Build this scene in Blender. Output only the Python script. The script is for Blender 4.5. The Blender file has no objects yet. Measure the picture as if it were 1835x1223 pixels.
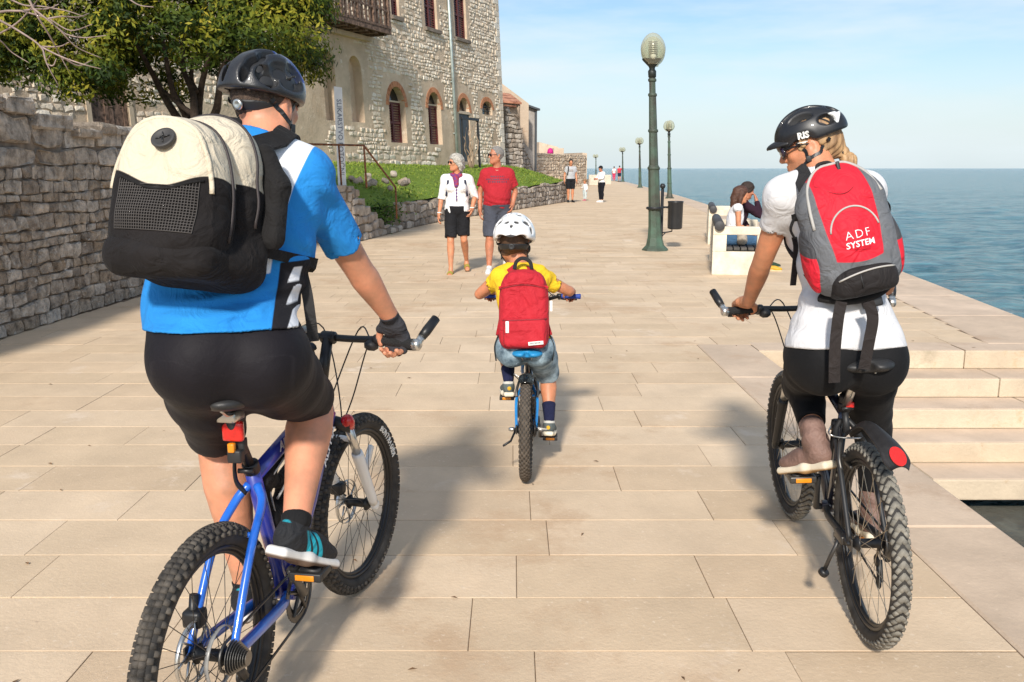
import bpy, bmesh, math, random
import numpy as np
from mathutils import Matrix, Vector, Euler
from mathutils.bvhtree import BVHTree
rad = math.radians
# ------------------------------------------------------------------ camera, sky, sun, exposure
scene = bpy.context.scene
C = scene.collection
PITCH = rad(10.948)
cam_d = bpy.data.cameras.new('camera'); cam = bpy.data.objects.new('camera', cam_d); C.objects.link(cam)
cam.location = (0, 0, 1.5); cam.rotation_euler = (rad(90) - PITCH, 0, 0)
cam_d.sensor_width = 36; cam_d.lens = 1600 / 1835 * 36; cam_d.clip_start = .05; cam_d.clip_end = 60000
scene.camera = cam
SUN_EL, SUN_AZ = rad(33), rad(189.6)          # the sun stands behind the photographer, a little to the left
W = bpy.data.worlds.new('World'); scene.world = W; W.use_nodes = True
def world_nodes():
    nt = W.node_tree; nt.nodes.clear(); N = nt.nodes.new; L = nt.links.new
    out = N('ShaderNodeOutputWorld'); bg = N('ShaderNodeBackground'); sky = N('ShaderNodeTexSky')
    sky.sky_type = 'NISHITA'; sky.sun_disc = False; sky.sun_elevation = SUN_EL; sky.sun_rotation = SUN_AZ
    sky.air_density = 1.0; sky.dust_density = 1.2; sky.ozone_density = 3.5
    tc = N('ShaderNodeTexCoord'); mp = N('ShaderNodeMapping'); mp.inputs['Scale'].default_value = (1.3, 1.3, 7.0)
    mp.inputs['Rotation'].default_value = (rad(6), rad(-9), 0)
    n1 = N('ShaderNodeTexNoise'); n1.inputs['Scale'].default_value = 1.7; n1.inputs['Detail'].default_value = 7; n1.inputs['Roughness'].default_value = .55
    r1 = N('ShaderNodeValToRGB'); r1.color_ramp.elements[0].position = .44; r1.color_ramp.elements[1].position = .64
    mx = N('ShaderNodeMix'); mx.data_type = 'RGBA'; mx.inputs['B'].default_value = (5.6, 6.2, 6.4, 1)
    mu = N('ShaderNodeMath'); mu.operation = 'MULTIPLY'; mu.inputs[1].default_value = .80
    L(tc.outputs['Generated'], mp.inputs['Vector']); L(mp.outputs['Vector'], n1.inputs['Vector'])
    L(n1.outputs['Fac'], r1.inputs['Fac']); L(r1.outputs['Color'], mu.inputs[0]); L(mu.outputs[0], mx.inputs['Factor'])
    L(sky.outputs['Color'], mx.inputs['A']); L(mx.outputs['Result'], bg.inputs['Color'])
    # pale sea haze thickening evenly towards the horizon all the way round
    sx = N('ShaderNodeSeparateXYZ'); L(tc.outputs['Generated'], sx.inputs[0]); hz = N('ShaderNodeMapRange'); hz.interpolation_type = 'SMOOTHSTEP'; hz.inputs['From Min'].default_value = -.01; hz.inputs['From Max'].default_value = .15; hz.inputs['To Min'].default_value = .80; hz.inputs['To Max'].default_value = 0.
    L(sx.outputs['Z'], hz.inputs['Value']); mh = N('ShaderNodeMix'); mh.data_type = 'RGBA'; mh.inputs['B'].default_value = (5.3, 6.0, 6.25, 1); L(hz.outputs['Result'], mh.inputs['Factor']); L(mx.outputs['Result'], mh.inputs['A']); L(mh.outputs['Result'], bg.inputs['Color'])
    bg.inputs['Strength'].default_value = .083
    L(bg.outputs['Background'], out.inputs['Surface'])
world_nodes()
sun_d = bpy.data.lights.new('sun', 'SUN'); sun = bpy.data.objects.new('sun', sun_d); C.objects.link(sun)
sun_d.energy = 2.5; sun_d.angle = rad(4.5); sun_d.color = (1, .935, .84)
_sd = Vector((math.sin(SUN_AZ) * math.cos(SUN_EL), math.cos(SUN_AZ) * math.cos(SUN_EL), math.sin(SUN_EL)))
sun.rotation_euler = (-_sd).to_track_quat('-Z', 'Y').to_euler(); sun.location = (-5, -20, 20)
scene.view_settings.view_transform = 'Standard'; scene.view_settings.look = 'None'
scene.view_settings.exposure = .88; scene.view_settings.gamma = 1
scene.render.engine = 'CYCLES'
scene.cycles.use_denoising = True; scene.cycles.max_bounces = 6; scene.cycles.transparent_max_bounces = 12
random.seed(7)
# ------------------------------------------------------------------ placing helpers: a photograph pixel plus a distance gives a point
def px(x, y, Y):
    u, v = (x - 917.5) / 1600, (y - 611.5) / 1600; c, s = math.cos(PITCH), math.sin(PITCH)
    t = Y / (c - v * s); return np.array((u * t, Y, 1.5 + t * (-s - v * c)))
def pz(x, y, Z=0.):
    u, v = (x - 917.5) / 1600, (y - 611.5) / 1600; c, s = math.cos(PITCH), math.sin(PITCH)
    t = (Z - 1.5) / (-s - v * c); return np.array((u * t, (c - v * s) * t, Z))
A = lambda *a: np.array(a, float)
nrm = lambda v: np.asarray(v, float) / (np.linalg.norm(v) + 1e-12)
lerp = lambda a, b, t: np.asarray(a, float) * (1 - t) + np.asarray(b, float) * t
# ------------------------------------------------------------------ materials
MATS = {}
def M(name, col, rough=.6, metal=0., var=.12, scale=6., bump=0., bscale=80., coat=0., spec=.5, tint=None, rnd=0., coords='Object', detail=4, stretch=None, trans=0., sss=0., bdist=.02):
    """plain procedural material: base colour broken up by noise, optional second tint, fine bump"""
    if name in MATS: return MATS[name]
    m = bpy.data.materials.new(name); MATS[name] = m; m.use_nodes = True
    nt = m.node_tree; N = nt.nodes.new; L = nt.links.new; b = nt.nodes['Principled BSDF']
    b.inputs['Roughness'].default_value = rough; b.inputs['Metallic'].default_value = metal
    b.inputs['Coat Weight'].default_value = coat; b.inputs['Specular IOR Level'].default_value = spec
    b.inputs['Transmission Weight'].default_value = trans
    if sss: b.inputs['Subsurface Weight'].default_value = sss; b.inputs['Subsurface Radius'].default_value = (.012, .004, .002)
    if coords == 'World': vec = N('ShaderNodeNewGeometry').outputs['Position']
    else: vec = N('ShaderNodeTexCoord').outputs['Object']
    if stretch:
        mp = N('ShaderNodeMapping'); mp.inputs['Scale'].default_value = stretch; L(vec, mp.inputs['Vector']); vec = mp.outputs['Vector']
    no = N('ShaderNodeTexNoise'); no.inputs['Scale'].default_value = scale; no.inputs['Detail'].default_value = detail; no.inputs['Roughness'].default_value = .6
    L(vec, no.inputs['Vector'])
    c1 = [max(0, k * (1 - var)) for k in col[:3]] + [1]; c2 = [min(1, k * (1 + var)) for k in (tint or col)[:3]] + [1]
    rp = N('ShaderNodeValToRGB'); rp.color_ramp.elements[0].position = .33; rp.color_ramp.elements[1].position = .67
    rp.color_ramp.elements[0].color = c1; rp.color_ramp.elements[1].color = c2; L(no.outputs['Fac'], rp.inputs['Fac'])
    last = rp.outputs['Color']
    if rnd:
        oi = N('ShaderNodeObjectInfo'); hs = N('ShaderNodeHueSaturation'); mr = N('ShaderNodeMapRange')
        mr.inputs['To Min'].default_value = 1 - rnd; mr.inputs['To Max'].default_value = 1 + rnd
        L(oi.outputs['Random'], mr.inputs['Value']); L(mr.outputs['Result'], hs.inputs['Value']); L(last, hs.inputs['Color']); last = hs.outputs['Color']
    L(last, b.inputs['Base Color'])
    m['out'] = 0
    if bump:
        nb = N('ShaderNodeTexNoise'); nb.inputs['Scale'].default_value = bscale; nb.inputs['Detail'].default_value = 5; L(vec, nb.inputs['Vector'])
        bu = N('ShaderNodeBump'); bu.inputs['Strength'].default_value = bump; bu.inputs['Distance'].default_value = bdist
        L(nb.outputs['Fac'], bu.inputs['Height']); L(bu.outputs['Normal'], b.inputs['Normal'])
    return m
def col_socket(m):
    b = m.node_tree.nodes['Principled BSDF']; return b.inputs['Base Color']
def paint(m, attr, col, soft=.0015, rough=None, inv=False):
    """where the mesh attribute is negative the cloth or shell has this other colour (a sewn or moulded panel)"""
    nt = m.node_tree; N = nt.nodes.new; L = nt.links.new; s = col_socket(m); old = s.links[0].from_socket
    at = N('ShaderNodeAttribute'); at.attribute_name = attr
    mr = N('ShaderNodeMapRange'); mr.inputs['From Min'].default_value = -soft; mr.inputs['From Max'].default_value = soft
    mr.inputs['To Min'].default_value = 0 if inv else 1; mr.inputs['To Max'].default_value = 1 if inv else 0
    mx = N('ShaderNodeMix'); mx.data_type = 'RGBA'; mx.inputs['B'].default_value = list(col[:3]) + [1]
    L(at.outputs['Fac'], mr.inputs['Value']); L(mr.outputs['Result'], mx.inputs['Factor']); L(old, mx.inputs['A']); L(mx.outputs['Result'], s)
    if rough is not None:
        b = nt.nodes['Principled BSDF']; m2 = N('ShaderNodeMix'); m2.data_type = 'FLOAT'; r = b.inputs['Roughness']
        m2.inputs['A'].default_value = r.default_value; m2.inputs['B'].default_value = rough
        if r.links: L(r.links[0].from_socket, m2.inputs['A'])
        L(mr.outputs['Result'], m2.inputs['Factor']); L(m2.outputs['Result'], r)
    return m
# ------------------------------------------------------------------ objects
def tag(o, label=None, cat=None, group=None, kind=None):
    if label: o['label'] = label
    if cat: o['category'] = cat
    if group: o['group'] = group
    if kind: o['kind'] = kind
    return o
def empty(name, loc=(0, 0, 0), rot=(0, 0, 0), label=None, cat=None, group=None):
    o = bpy.data.objects.new(name, None); C.objects.link(o); o.location = loc; o.rotation_euler = rot
    o.empty_display_size = .05
    return tag(o, label, cat, group)
def wm(o):
    m = Matrix.LocRotScale(o.location, o.rotation_euler, o.scale)
    return (wm(o.parent) @ o.matrix_parent_inverse @ m) if o.parent else m
def mesh(name, v, f, mats, smooth=True, fm=None, attrs=None):
    me = bpy.data.meshes.new(name)
    v = np.asarray(v, float).reshape(-1, 3)
    me.from_pydata(v.tolist(), [], f.tolist() if isinstance(f, np.ndarray) else f)
    for m in (mats if isinstance(mats, (list, tuple)) else [mats]): me.materials.append(m)
    if fm is not None: me.polygons.foreach_set('material_index', np.asarray(fm, np.int32))
    if smooth: me.polygons.foreach_set('use_smooth', np.ones(len(me.polygons), bool))
    for k, a in (attrs or {}).items():
        me.attributes.new(k, 'FLOAT', 'POINT').data.foreach_set('value', np.asarray(a, np.float32))
    me.update(); return me
def link(name, me, parent=None, local=False, label=None, cat=None, group=None, kind=None):
    o = bpy.data.objects.new(name, me); C.objects.link(o)
    if parent is not None:
        o.parent = parent
        if not local: o.matrix_parent_inverse = wm(parent).inverted()
    return tag(o, label, cat, group, kind)
def add(name, vf, mat, parent=None, local=False, smooth=True, **k):
    return link(name, mesh(name, vf[0], vf[1], mat, smooth), parent, local, **k)
# ------------------------------------------------------------------ mesh makers (vertices, faces)
def join(*gs):
    V, F, n = [], [], 0
    for v, f in gs:
        v = np.asarray(v, float).reshape(-1, 3); V.append(v); F += [[i + n for i in q] for q in (f.tolist() if isinstance(f, np.ndarray) else f)]; n += len(v)
    return (np.concatenate(V) if V else np.zeros((0, 3))), F
def box(lo, hi):
    x0, y0, z0 = lo; x1, y1, z1 = hi
    return A(x0, y0, z0, x1, y0, z0, x1, y1, z0, x0, y1, z0, x0, y0, z1, x1, y0, z1, x1, y1, z1, x0, y1, z1).reshape(-1, 3), [[0, 3, 2, 1], [4, 5, 6, 7], [0, 1, 5, 4], [1, 2, 6, 5], [2, 3, 7, 6], [3, 0, 4, 7]]
def bbox(lo, hi, b=.01):
    """box with chamfered edges"""
    bm = bmesh.new(); v, f = box(lo, hi); vs = [bm.verts.new(p) for p in v]
    for q in f: bm.faces.new([vs[i] for i in q])
    bmesh.ops.bevel(bm, geom=bm.edges[:], offset=b, segments=2, affect='EDGES', profile=.6)
    bm.verts.index_update(); r = (np.array([x.co[:] for x in bm.verts]), [[x.index for x in q.verts] for q in bm.faces]); bm.free(); return r
def xf(vf, R=None, o=(0, 0, 0), s=1.):
    v = np.asarray(vf[0], float) * s
    if R is not None: v = v @ np.asarray(R, float).T
    return v + np.asarray(o, float), vf[1]
def frames(P, closed=False):
    P = np.asarray(P, float); n = len(P); T = np.zeros_like(P)
    for i in range(n):
        a = P[(i - 1) % n] if closed or i else P[i]; b = P[(i + 1) % n] if closed or i < n - 1 else P[i]; T[i] = nrm(b - a)
    u = nrm(np.cross(T[0], (0, 0, 1) if abs(T[0][2]) < .9 else (1, 0, 0))); U = []
    for i in range(n):
        u = nrm(u - T[i] * (u @ T[i])); U.append(u)
    U = np.array(U); return T, U, np.cross(T, U)
def tube(P, r, n=8, closed=False, flat=1., caps=True):
    P = np.asarray(P, float); m = len(P); r = np.broadcast_to(np.asarray(r, float), (m,)); T, U, Wv = frames(P, closed)
    a = np.linspace(0, 2 * np.pi, n, endpoint=False)
    v = (P[:, None] + r[:, None, None] * (np.cos(a)[None, :, None] * U[:, None] + flat * np.sin(a)[None, :, None] * Wv[:, None])).reshape(-1, 3)
    f = []
    for i in range(m if closed else m - 1):
        j = (i + 1) % m
        for k in range(n):
            l = (k + 1) % n; f.append([i * n + k, i * n + l, j * n + l, j * n + k])
    if caps and not closed: f.append(list(range(n))[::-1]); f.append([(m - 1) * n + k for k in range(n)])
    return v, f
def ribbon(P, Nn, w, t=.002):
    """flat strap along P, wide across N x tangent"""
    P = np.asarray(P, float); m = len(P); Nn = np.broadcast_to(np.asarray(Nn, float), (m, 3)); v, f = [], []
    w = np.broadcast_to(np.asarray(w, float), (m,))
    for i in range(m):
        T = nrm(P[min(i + 1, m - 1)] - P[max(i - 1, 0)]); n = nrm(Nn[i] - T * (T @ Nn[i])); s = np.cross(T, n) * w[i] / 2
        v += [P[i] - s - n * t, P[i] + s - n * t, P[i] + s + n * t, P[i] - s + n * t]
    for i in range(m - 1):
        for k in range(4): l = (k + 1) % 4; f.append([i * 4 + k, i * 4 + l, i * 4 + 4 + l, i * 4 + 4 + k])
    f += [[3, 2, 1, 0], [m * 4 - 4, m * 4 - 3, m * 4 - 2, m * 4 - 1]]; return np.array(v), f
def spline(P, n=8):
    P = np.asarray(P, float); Q = np.concatenate([2 * P[:1] - P[1:2], P, 2 * P[-1:] - P[-2:-1]]); out = []
    for i in range(1, len(Q) - 2):
        a, b, c, d = Q[i - 1:i + 3]
        for t in np.linspace(0, 1, n, endpoint=False):
            out.append(.5 * (2 * b + (c - a) * t + (2 * a - 5 * b + 4 * c - d) * t * t + (3 * b - a - 3 * c + d) * t ** 3))
    out.append(P[-1]); return np.array(out)
def lathe(prof, n=16, axis=(0, 0, 1), o=(0, 0, 0)):
    ax = nrm(axis); u = nrm(np.cross(ax, (1, 0, 0) if abs(ax[0]) < .9 else (0, 1, 0))); w = np.cross(ax, u); v, f = [], []
    for r, h in prof:
        for a in np.linspace(0, 2 * np.pi, n, endpoint=False): v.append(np.asarray(o) + ax * h + r * (math.cos(a) * u + math.sin(a) * w))
    for i in range(len(prof) - 1):
        for k in range(n): l = (k + 1) % n; f.append([i * n + k, i * n + l, i * n + n + l, i * n + n + k])
    f += [list(range(n))[::-1], [(len(prof) - 1) * n + k for k in range(n)]]; return np.array(v), f
def extrude(poly, d, R=None, o=(0, 0, 0)):
    """2-D outline in the local xy plane extruded by d along local z"""
    n = len(poly); v = [(x, y, 0) for x, y in poly] + [(x, y, d) for x, y in poly]
    f = [list(range(n))[::-1], [n + i for i in range(n)]] + [[i, (i + 1) % n, n + (i + 1) % n, n + i] for i in range(n)]
    return xf((np.array(v), f), R, o)
def basis(x, y, z): return np.array([x, y, z], float).T
def fr(fwd, up):
    x = nrm(fwd); y = nrm(np.cross(up, x)); return basis(x, y, np.cross(x, y))
_fonts = {}
def text_mesh(body, size=1., bold=0., extr=.001, spacing=1.):
    cu = bpy.data.curves.new('t', 'FONT'); cu.body = body; cu.size = size; cu.align_x = 'CENTER'; cu.align_y = 'CENTER'; cu.extrude = extr; cu.offset = bold; cu.resolution_u = 2; cu.space_character = spacing
    o = bpy.data.objects.new('t', cu); C.objects.link(o); dg = bpy.context.evaluated_depsgraph_get(); me = bpy.data.meshes.new_from_object(o.evaluated_get(dg))
    v = np.array([p.co[:] for p in me.vertices]).reshape(-1, 3); f = [list(p.vertices) for p in me.polygons]
    bpy.data.objects.remove(o); bpy.data.curves.remove(cu); bpy.data.meshes.remove(me); return v, f
def wrap(vf, R, o, target, lift=.0015, dist=.15):
    """lay lettering made in the local xy plane on the surface of a mesh object's vertices (world space), local z outwards"""
    bvh = BVHTree.FromPolygons([tuple(p) for p in target[0]], [list(q) for q in target[1]]); R = np.asarray(R, float); out = []
    for x, y, z in np.asarray(vf[0]):
        p = np.asarray(o) + R @ A(x, y, 0); n = R[:, 2]
        h = bvh.ray_cast(Vector(p + n * dist), Vector(-n), dist * 2)
        q = np.array(h[0]) if h[0] is not None else p
        out.append(q + n * (lift + z))
    return np.array(out), vf[1]
# ------------------------------------------------------------------ signed distance modelling (bodies, clothes, bags, helmets, shoes)
CULL = [None]
class S:
    def __init__(s, f, lo, hi): s.f = f; s.lo = np.asarray(lo, float); s.hi = np.asarray(hi, float)
def _len(p): return np.sqrt(np.einsum('ij,ij->i', p, p))
f4 = np.float32
def cap(a, b, ra, rb=None):
    a = np.asarray(a, f4); b = np.asarray(b, f4); rb = ra if rb is None else rb; ba = b - a; q = f4(max(float(ba @ ba), 1e-12)); ra, rb = f4(ra), f4(rb)
    def f(P):
        pa = P - a; h = np.clip(pa @ ba / q, 0, 1); return _len(pa - h[:, None] * ba) - (ra + (rb - ra) * h)
    r = max(ra, rb); return S(f, np.minimum(a, b) - r, np.maximum(a, b) + r)
def sph(c, r): return cap(c, c, r)
def _bb(c, h, R):
    e = np.abs(R) @ np.asarray(h); return c - e, c + e
def ell(c, r, R=None):
    c = np.asarray(c, f4); r = np.asarray(r, f4); R = np.asarray(np.eye(3) if R is None else R, f4)
    def f(P):
        q = (P - c) @ R; k0 = _len(q / r); k1 = _len(q / (r * r)) + 1e-9; return np.where(k0 < 1e-3, -r.min(), k0 * (k0 - 1) / k1)
    return S(f, *_bb(c.astype(float), r, R))
def rbox(c, h, r, R=None):
    c = np.asarray(c, f4); h = np.asarray(h, f4); R = np.asarray(np.eye(3) if R is None else R, f4); hh = h - f4(r)
    r = f4(r)
    def f(P):
        q = np.abs((P - c) @ R) - hh; return _len(np.maximum(q, 0)) + np.minimum(q.max(1), 0) - r
    return S(f, *_bb(c.astype(float), h, R))
def _smin(a, b, k):
    h = np.maximum(k - np.abs(a - b), 0) / k; return np.minimum(a, b) - h * h * k * .25
def U(*ss, k=.02):
    ss = [s for s in ss if s is not None]
    def f(P):
        d = None; tt = ss
        if CULL[0] is not None:      # only the pieces that can touch this small batch of points
            a, b = P.min(0) - CULL[0], P.max(0) + CULL[0]; tt = [s for s in ss if (s.lo < b).all() and (s.hi > a).all()]
            if not tt: return np.full(len(P), CULL[0], f4)
        for s in tt: d = s.f(P) if d is None else _smin(d, s.f(P), k)
        return d
    return S(f, np.min([s.lo for s in ss], 0) - k * .3, np.max([s.hi for s in ss], 0) + k * .3)
def sub(a, *bs, k=.006):
    def f(P):
        d = a.f(P)
        for b in bs: d = -_smin(-d, b.f(P), k)
        return d
    return S(f, a.lo, a.hi)
def inter(a, *bs, k=.006):
    def f(P):
        d = a.f(P)
        for b in bs: d = -_smin(-d, -b.f(P), k)
        return d
    lo, hi = a.lo.copy(), a.hi.copy()
    for b in bs: lo = np.maximum(lo, b.lo); hi = np.minimum(hi, b.hi)
    return S(f, lo, hi)
BIG = 1e6
def half(p, n):
    """the half space behind the plane through p with outward normal n"""
    p = np.asarray(p, f4); n = nrm(n).astype(f4); return S(lambda P: (P - p) @ n, [-BIG] * 3, [BIG] * 3)
def off(a, d): return S(lambda P: a.f(P) - d, a.lo - d, a.hi + d)
def disp(a, g, amp): return S(lambda P: a.f(P) + g(P), a.lo - amp, a.hi + amp)
def chain(P, R, k=.0):
    cs = [cap(P[i], P[i + 1], R[i], R[i + 1]) for i in range(len(P) - 1)]
    return U(*cs, k=max(k, 1e-4))
def taper_limb(P, R, n=3):
    """tapering limb through the points with smoothly changing radius"""
    Q = spline(np.column_stack([np.asarray(P, float), R]), n); cs = [cap(Q[i, :3], Q[i + 1, :3], Q[i, 3], Q[i + 1, 3]) for i in range(len(Q) - 1)]
    def f(P_):
        d = None; tt = cs
        if CULL[0] is not None:
            a, b = P_.min(0) - CULL[0], P_.max(0) + CULL[0]; tt = [c for c in cs if (c.lo < b).all() and (c.hi > a).all()]
            if not tt: return np.full(len(P_), CULL[0], f4)
        for c in tt: d = c.f(P_) if d is None else np.minimum(d, c.f(P_))
        return d
    return S(f, np.min([c.lo for c in cs], 0), np.max([c.hi for c in cs], 0))
def wob(seed, freq, amp, n=5, an=(1, 1, 1)):
    r = np.random.default_rng(seed); D = r.normal(size=(n, 3)) * np.asarray(an); D /= np.linalg.norm(D, axis=1)[:, None]; D = D * freq * r.uniform(.6, 1.5, (n, 1)) * np.asarray(an); ph = r.uniform(0, 6.28, n).astype(f4); D = D.astype(f4); D2 = (D[::-1].T * f4(.6)); Dt = D.T.copy(); amp = f4(amp * 1.6 / n)
    return lambda P: amp * np.sin(P @ Dt + ph + f4(.7) * np.sin(P @ D2)).sum(1)
def folds(p, d, fr_, amp, r, seed=0):
    """soft cloth folds across direction d, fading with distance from p"""
    p = np.asarray(p, f4); d = nrm(d).astype(f4); w = wob(seed, 14, 1.3)
    return lambda P: f4(amp * 1.5) * np.exp(-(_len(P - p) / f4(r)) ** 2) * np.sin(((P - p) @ d) * f4(fr_) + w(P) * f4(2.2))
def snap(P, s, lift=.0):
    """move points on to the surface of a distance field; -> points, outward normals"""
    P = np.array(P, float); h = .002
    for _ in range(4):
        d = s.f(P); g = np.stack([s.f(P + np.eye(3)[i] * h) - s.f(P - np.eye(3)[i] * h) for i in range(3)], 1); g /= np.linalg.norm(g, axis=1)[:, None] + 1e-9; P = P - (d - lift)[:, None] * g
    return P, g
def rescale(t, O, s, skip=()):
    for o in t.children:
        if o.name.split('.')[0] in skip: continue
        for q in [o] + list(o.children):
            v = np.empty(len(q.data.vertices) * 3); q.data.vertices.foreach_get('co', v); v = O + (v.reshape(-1, 3) - O) * s; q.data.vertices.foreach_set('co', v.ravel()); q.data.update()
def nets(s, cell, proj=1):
    """surface nets over the distance field, evaluated only near the surface"""
    lo = s.lo - 3 * cell; n = np.maximum(1, np.ceil((s.hi + 3 * cell - lo) / cell / 8).astype(int))
    Cb = np.stack(np.meshgrid(*[lo[i] + (np.arange(n[i]) * 8 + 3.5) * cell for i in range(3)], indexing='ij'), -1).reshape(-1, 3).astype(f4)
    d = s.f(Cb); act = np.nonzero(np.abs(d) < 8 * cell * 1.15)[0]
    V6 = np.empty((n[0], 8, n[1], 8, n[2], 8), np.float32); V6[:] = d.reshape(n[0], 1, n[1], 1, n[2], 1)
    o8 = np.stack(np.meshgrid(*[np.arange(8)] * 3, indexing='ij'), -1).reshape(-1, 3).astype(f4) * f4(cell)
    I3 = np.stack(np.unravel_index(act, n), 1) // 3; act = act[np.lexsort(I3.T)]; CULL[0] = f4(8 * cell * 1.2 + .07)
    for i in range(0, len(act), 27):
        ch = act[i:i + 27]; P = (Cb[ch][:, None] - f4(3.5 * cell) + o8).reshape(-1, 3); I = np.unravel_index(ch, n)
        V6[I[0], :, I[1], :, I[2], :] = s.f(P).reshape(-1, 8, 8, 8)
    CULL[0] = None; V = V6.reshape(n * 8); neg = V < 0
    cnt = sum(neg[i:neg.shape[0] - 1 + i, j:neg.shape[1] - 1 + j, k:neg.shape[2] - 1 + k].astype(np.int8) for i in (0, 1) for j in (0, 1) for k in (0, 1))
    ci = np.stack(np.nonzero((cnt > 0) & (cnt < 8)), -1)
    if len(ci) == 0: return np.zeros((0, 3)), np.zeros((0, 4), int)
    co = np.array([(i, j, k) for i in (0, 1) for j in (0, 1) for k in (0, 1)])
    val = np.stack([V[tuple((ci + c).T)] for c in co], 1); acc = np.zeros((len(ci), 3)); num = np.zeros(len(ci))
    for a in range(8):
        for b in range(a + 1, 8):
            if np.abs(co[a] - co[b]).sum() != 1: continue
            m = (val[:, a] < 0) != (val[:, b] < 0); t = val[m, a] / (val[m, a] - val[m, b])
            acc[m] += co[a] + (co[b] - co[a]) * t[:, None]; num[m] += 1
    vs = lo + (ci + acc / num[:, None]) * cell
    vid = np.full(cnt.shape, -1, np.int64); vid[tuple(ci.T)] = np.arange(len(ci)); F = []
    for ax in range(3):
        u, w = (ax + 1) % 3, (ax + 2) % 3; sl0 = [slice(1, -1)] * 3; sl1 = [slice(1, -1)] * 3; sl0[ax] = slice(0, -1); sl1[ax] = slice(1, None)
        a, b = neg[tuple(sl0)], neg[tuple(sl1)]; e = np.stack(np.nonzero(a != b), -1); fl = a[tuple(e.T)]
        e[:, u] += 1; e[:, w] += 1; du = np.zeros(3, int); du[u] = 1; dw = np.zeros(3, int); dw[w] = 1
        q = np.stack([vid[tuple((e - du - dw).T)], vid[tuple((e - dw).T)], vid[tuple(e.T)], vid[tuple((e - du).T)]], 1)
        q[~fl] = q[~fl][:, ::-1]; F.append(q)
    F = np.concatenate(F); F = F[(F >= 0).all(1)]
    if proj:
        od = np.lexsort((ci // 24).T); vs = vs.astype(f4); CULL[0] = f4(.09); h = f4(cell * .25)
        for i in range(0, len(od), 3000):
            w = od[i:i + 3000]; p = vs[w]; d0 = s.f(p); g = np.stack([s.f(p + (np.eye(3, dtype=f4)[j] * h)) - d0 for j in range(3)], 1) / h; g /= np.maximum(np.einsum('ij,ij->i', g, g), .3)[:, None]; vs[w] = p - np.clip(d0, -cell * .6, cell * .6)[:, None] * g
        CULL[0] = None
    return vs, F
def sd(name, s, cell, mat, parent=None, attrs=None, proj=1, **k):
    v, f = nets(s, cell, proj); a = {n: (g.f(v) if isinstance(g, S) else g(v)) for n, g in (attrs or {}).items()}
    o = link(name, mesh(name, v, f, mat, True, None, a), parent, **k); return o, (v, f)
# ================================================================== THE SETTING
def stone_mat(name, cols, rough=.9, lichen=None, scale=3., bump=.6, bscale=18., grime=.5, bdist=.03):
    """masonry: tone per stone from the mesh attribute rnd, mottled by noise in world space, optional lichen"""
    m = bpy.data.materials.new(name); m.use_nodes = True; nt = m.node_tree; N = nt.nodes.new; L = nt.links.new; b = nt.nodes['Principled BSDF']
    b.inputs['Roughness'].default_value = rough; b.inputs['Specular IOR Level'].default_value = .25
    at = N('ShaderNodeAttribute'); at.attribute_name = 'rnd'; rp = N('ShaderNodeValToRGB'); rp.color_ramp.interpolation = 'LINEAR'
    for i, c in enumerate(cols):
        e = rp.color_ramp.elements[i] if i < 2 else rp.color_ramp.elements.new(1); e.position = i / (len(cols) - 1); e.color = (*c, 1)
    L(at.outputs['Fac'], rp.inputs['Fac'])
    pos = N('ShaderNodeNewGeometry').outputs['Position']
    n1 = N('ShaderNodeTexNoise'); n1.inputs['Scale'].default_value = scale; n1.inputs['Detail'].default_value = 9; n1.inputs['Roughness'].default_value = .68; L(pos, n1.inputs['Vector'])
    mr = N('ShaderNodeMapRange'); mr.inputs['From Min'].default_value = .3; mr.inputs['From Max'].default_value = .7; mr.inputs['To Min'].default_value = 1 - grime; mr.inputs['To Max'].default_value = 1 + grime * .6
    L(n1.outputs['Fac'], mr.inputs['Value']); hs = N('ShaderNodeHueSaturation'); L(mr.outputs['Result'], hs.inputs['Value']); L(rp.outputs['Color'], hs.inputs['Color']); last = hs.outputs['Color']
    if lichen:
        for i, (c, sc, th) in enumerate(lichen):
            n2 = N('ShaderNodeTexNoise'); n2.inputs['Scale'].default_value = sc; n2.inputs['Detail'].default_value = 8; n2.inputs['Roughness'].default_value = .7
            mp = N('ShaderNodeMapping'); mp.inputs['Location'].default_value = (i * 7.3, 3.1 * i, 1.7); L(pos, mp.inputs['Vector']); L(mp.outputs['Vector'], n2.inputs['Vector'])
            r2 = N('ShaderNodeMapRange'); r2.inputs['From Min'].default_value = th; r2.inputs['From Max'].default_value = th + .09; r2.inputs['To Max'].default_value = .8; L(n2.outputs['Fac'], r2.inputs['Value'])
            mx = N('ShaderNodeMix'); mx.data_type = 'RGBA'; mx.inputs['B'].default_value = (*c, 1); L(r2.outputs['Result'], mx.inputs['Factor']); L(last, mx.inputs['A']); last = mx.outputs['Result']
    L(last, b.inputs['Base Color'])
    nb = N('ShaderNodeTexNoise'); nb.inputs['Scale'].default_value = bscale; nb.inputs['Detail'].default_value = 8; nb.inputs['Roughness'].default_value = .65; L(pos, nb.inputs['Vector'])
    bu = N('ShaderNodeBump'); bu.inputs['Strength'].default_value = bump; bu.inputs['Distance'].default_value = bdist; L(nb.outputs['Fac'], bu.inputs['Height']); L(bu.outputs['Normal'], b.inputs['Normal'])
    return m
m_paver = stone_mat('promenade_limestone', [(.60, .45, .30), (.655, .495, .335), (.70, .54, .375), (.615, .465, .31), (.675, .515, .35)], .85, [((.53, .37, .235), .9, .56), ((.74, .60, .46), 1.7, .60), ((.76, .62, .47), 42., .60), ((.36, .25, .17), 60., .65), ((.45, .33, .23), 9., .68)], 2.2, .35, 55., .14, .008)
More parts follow.
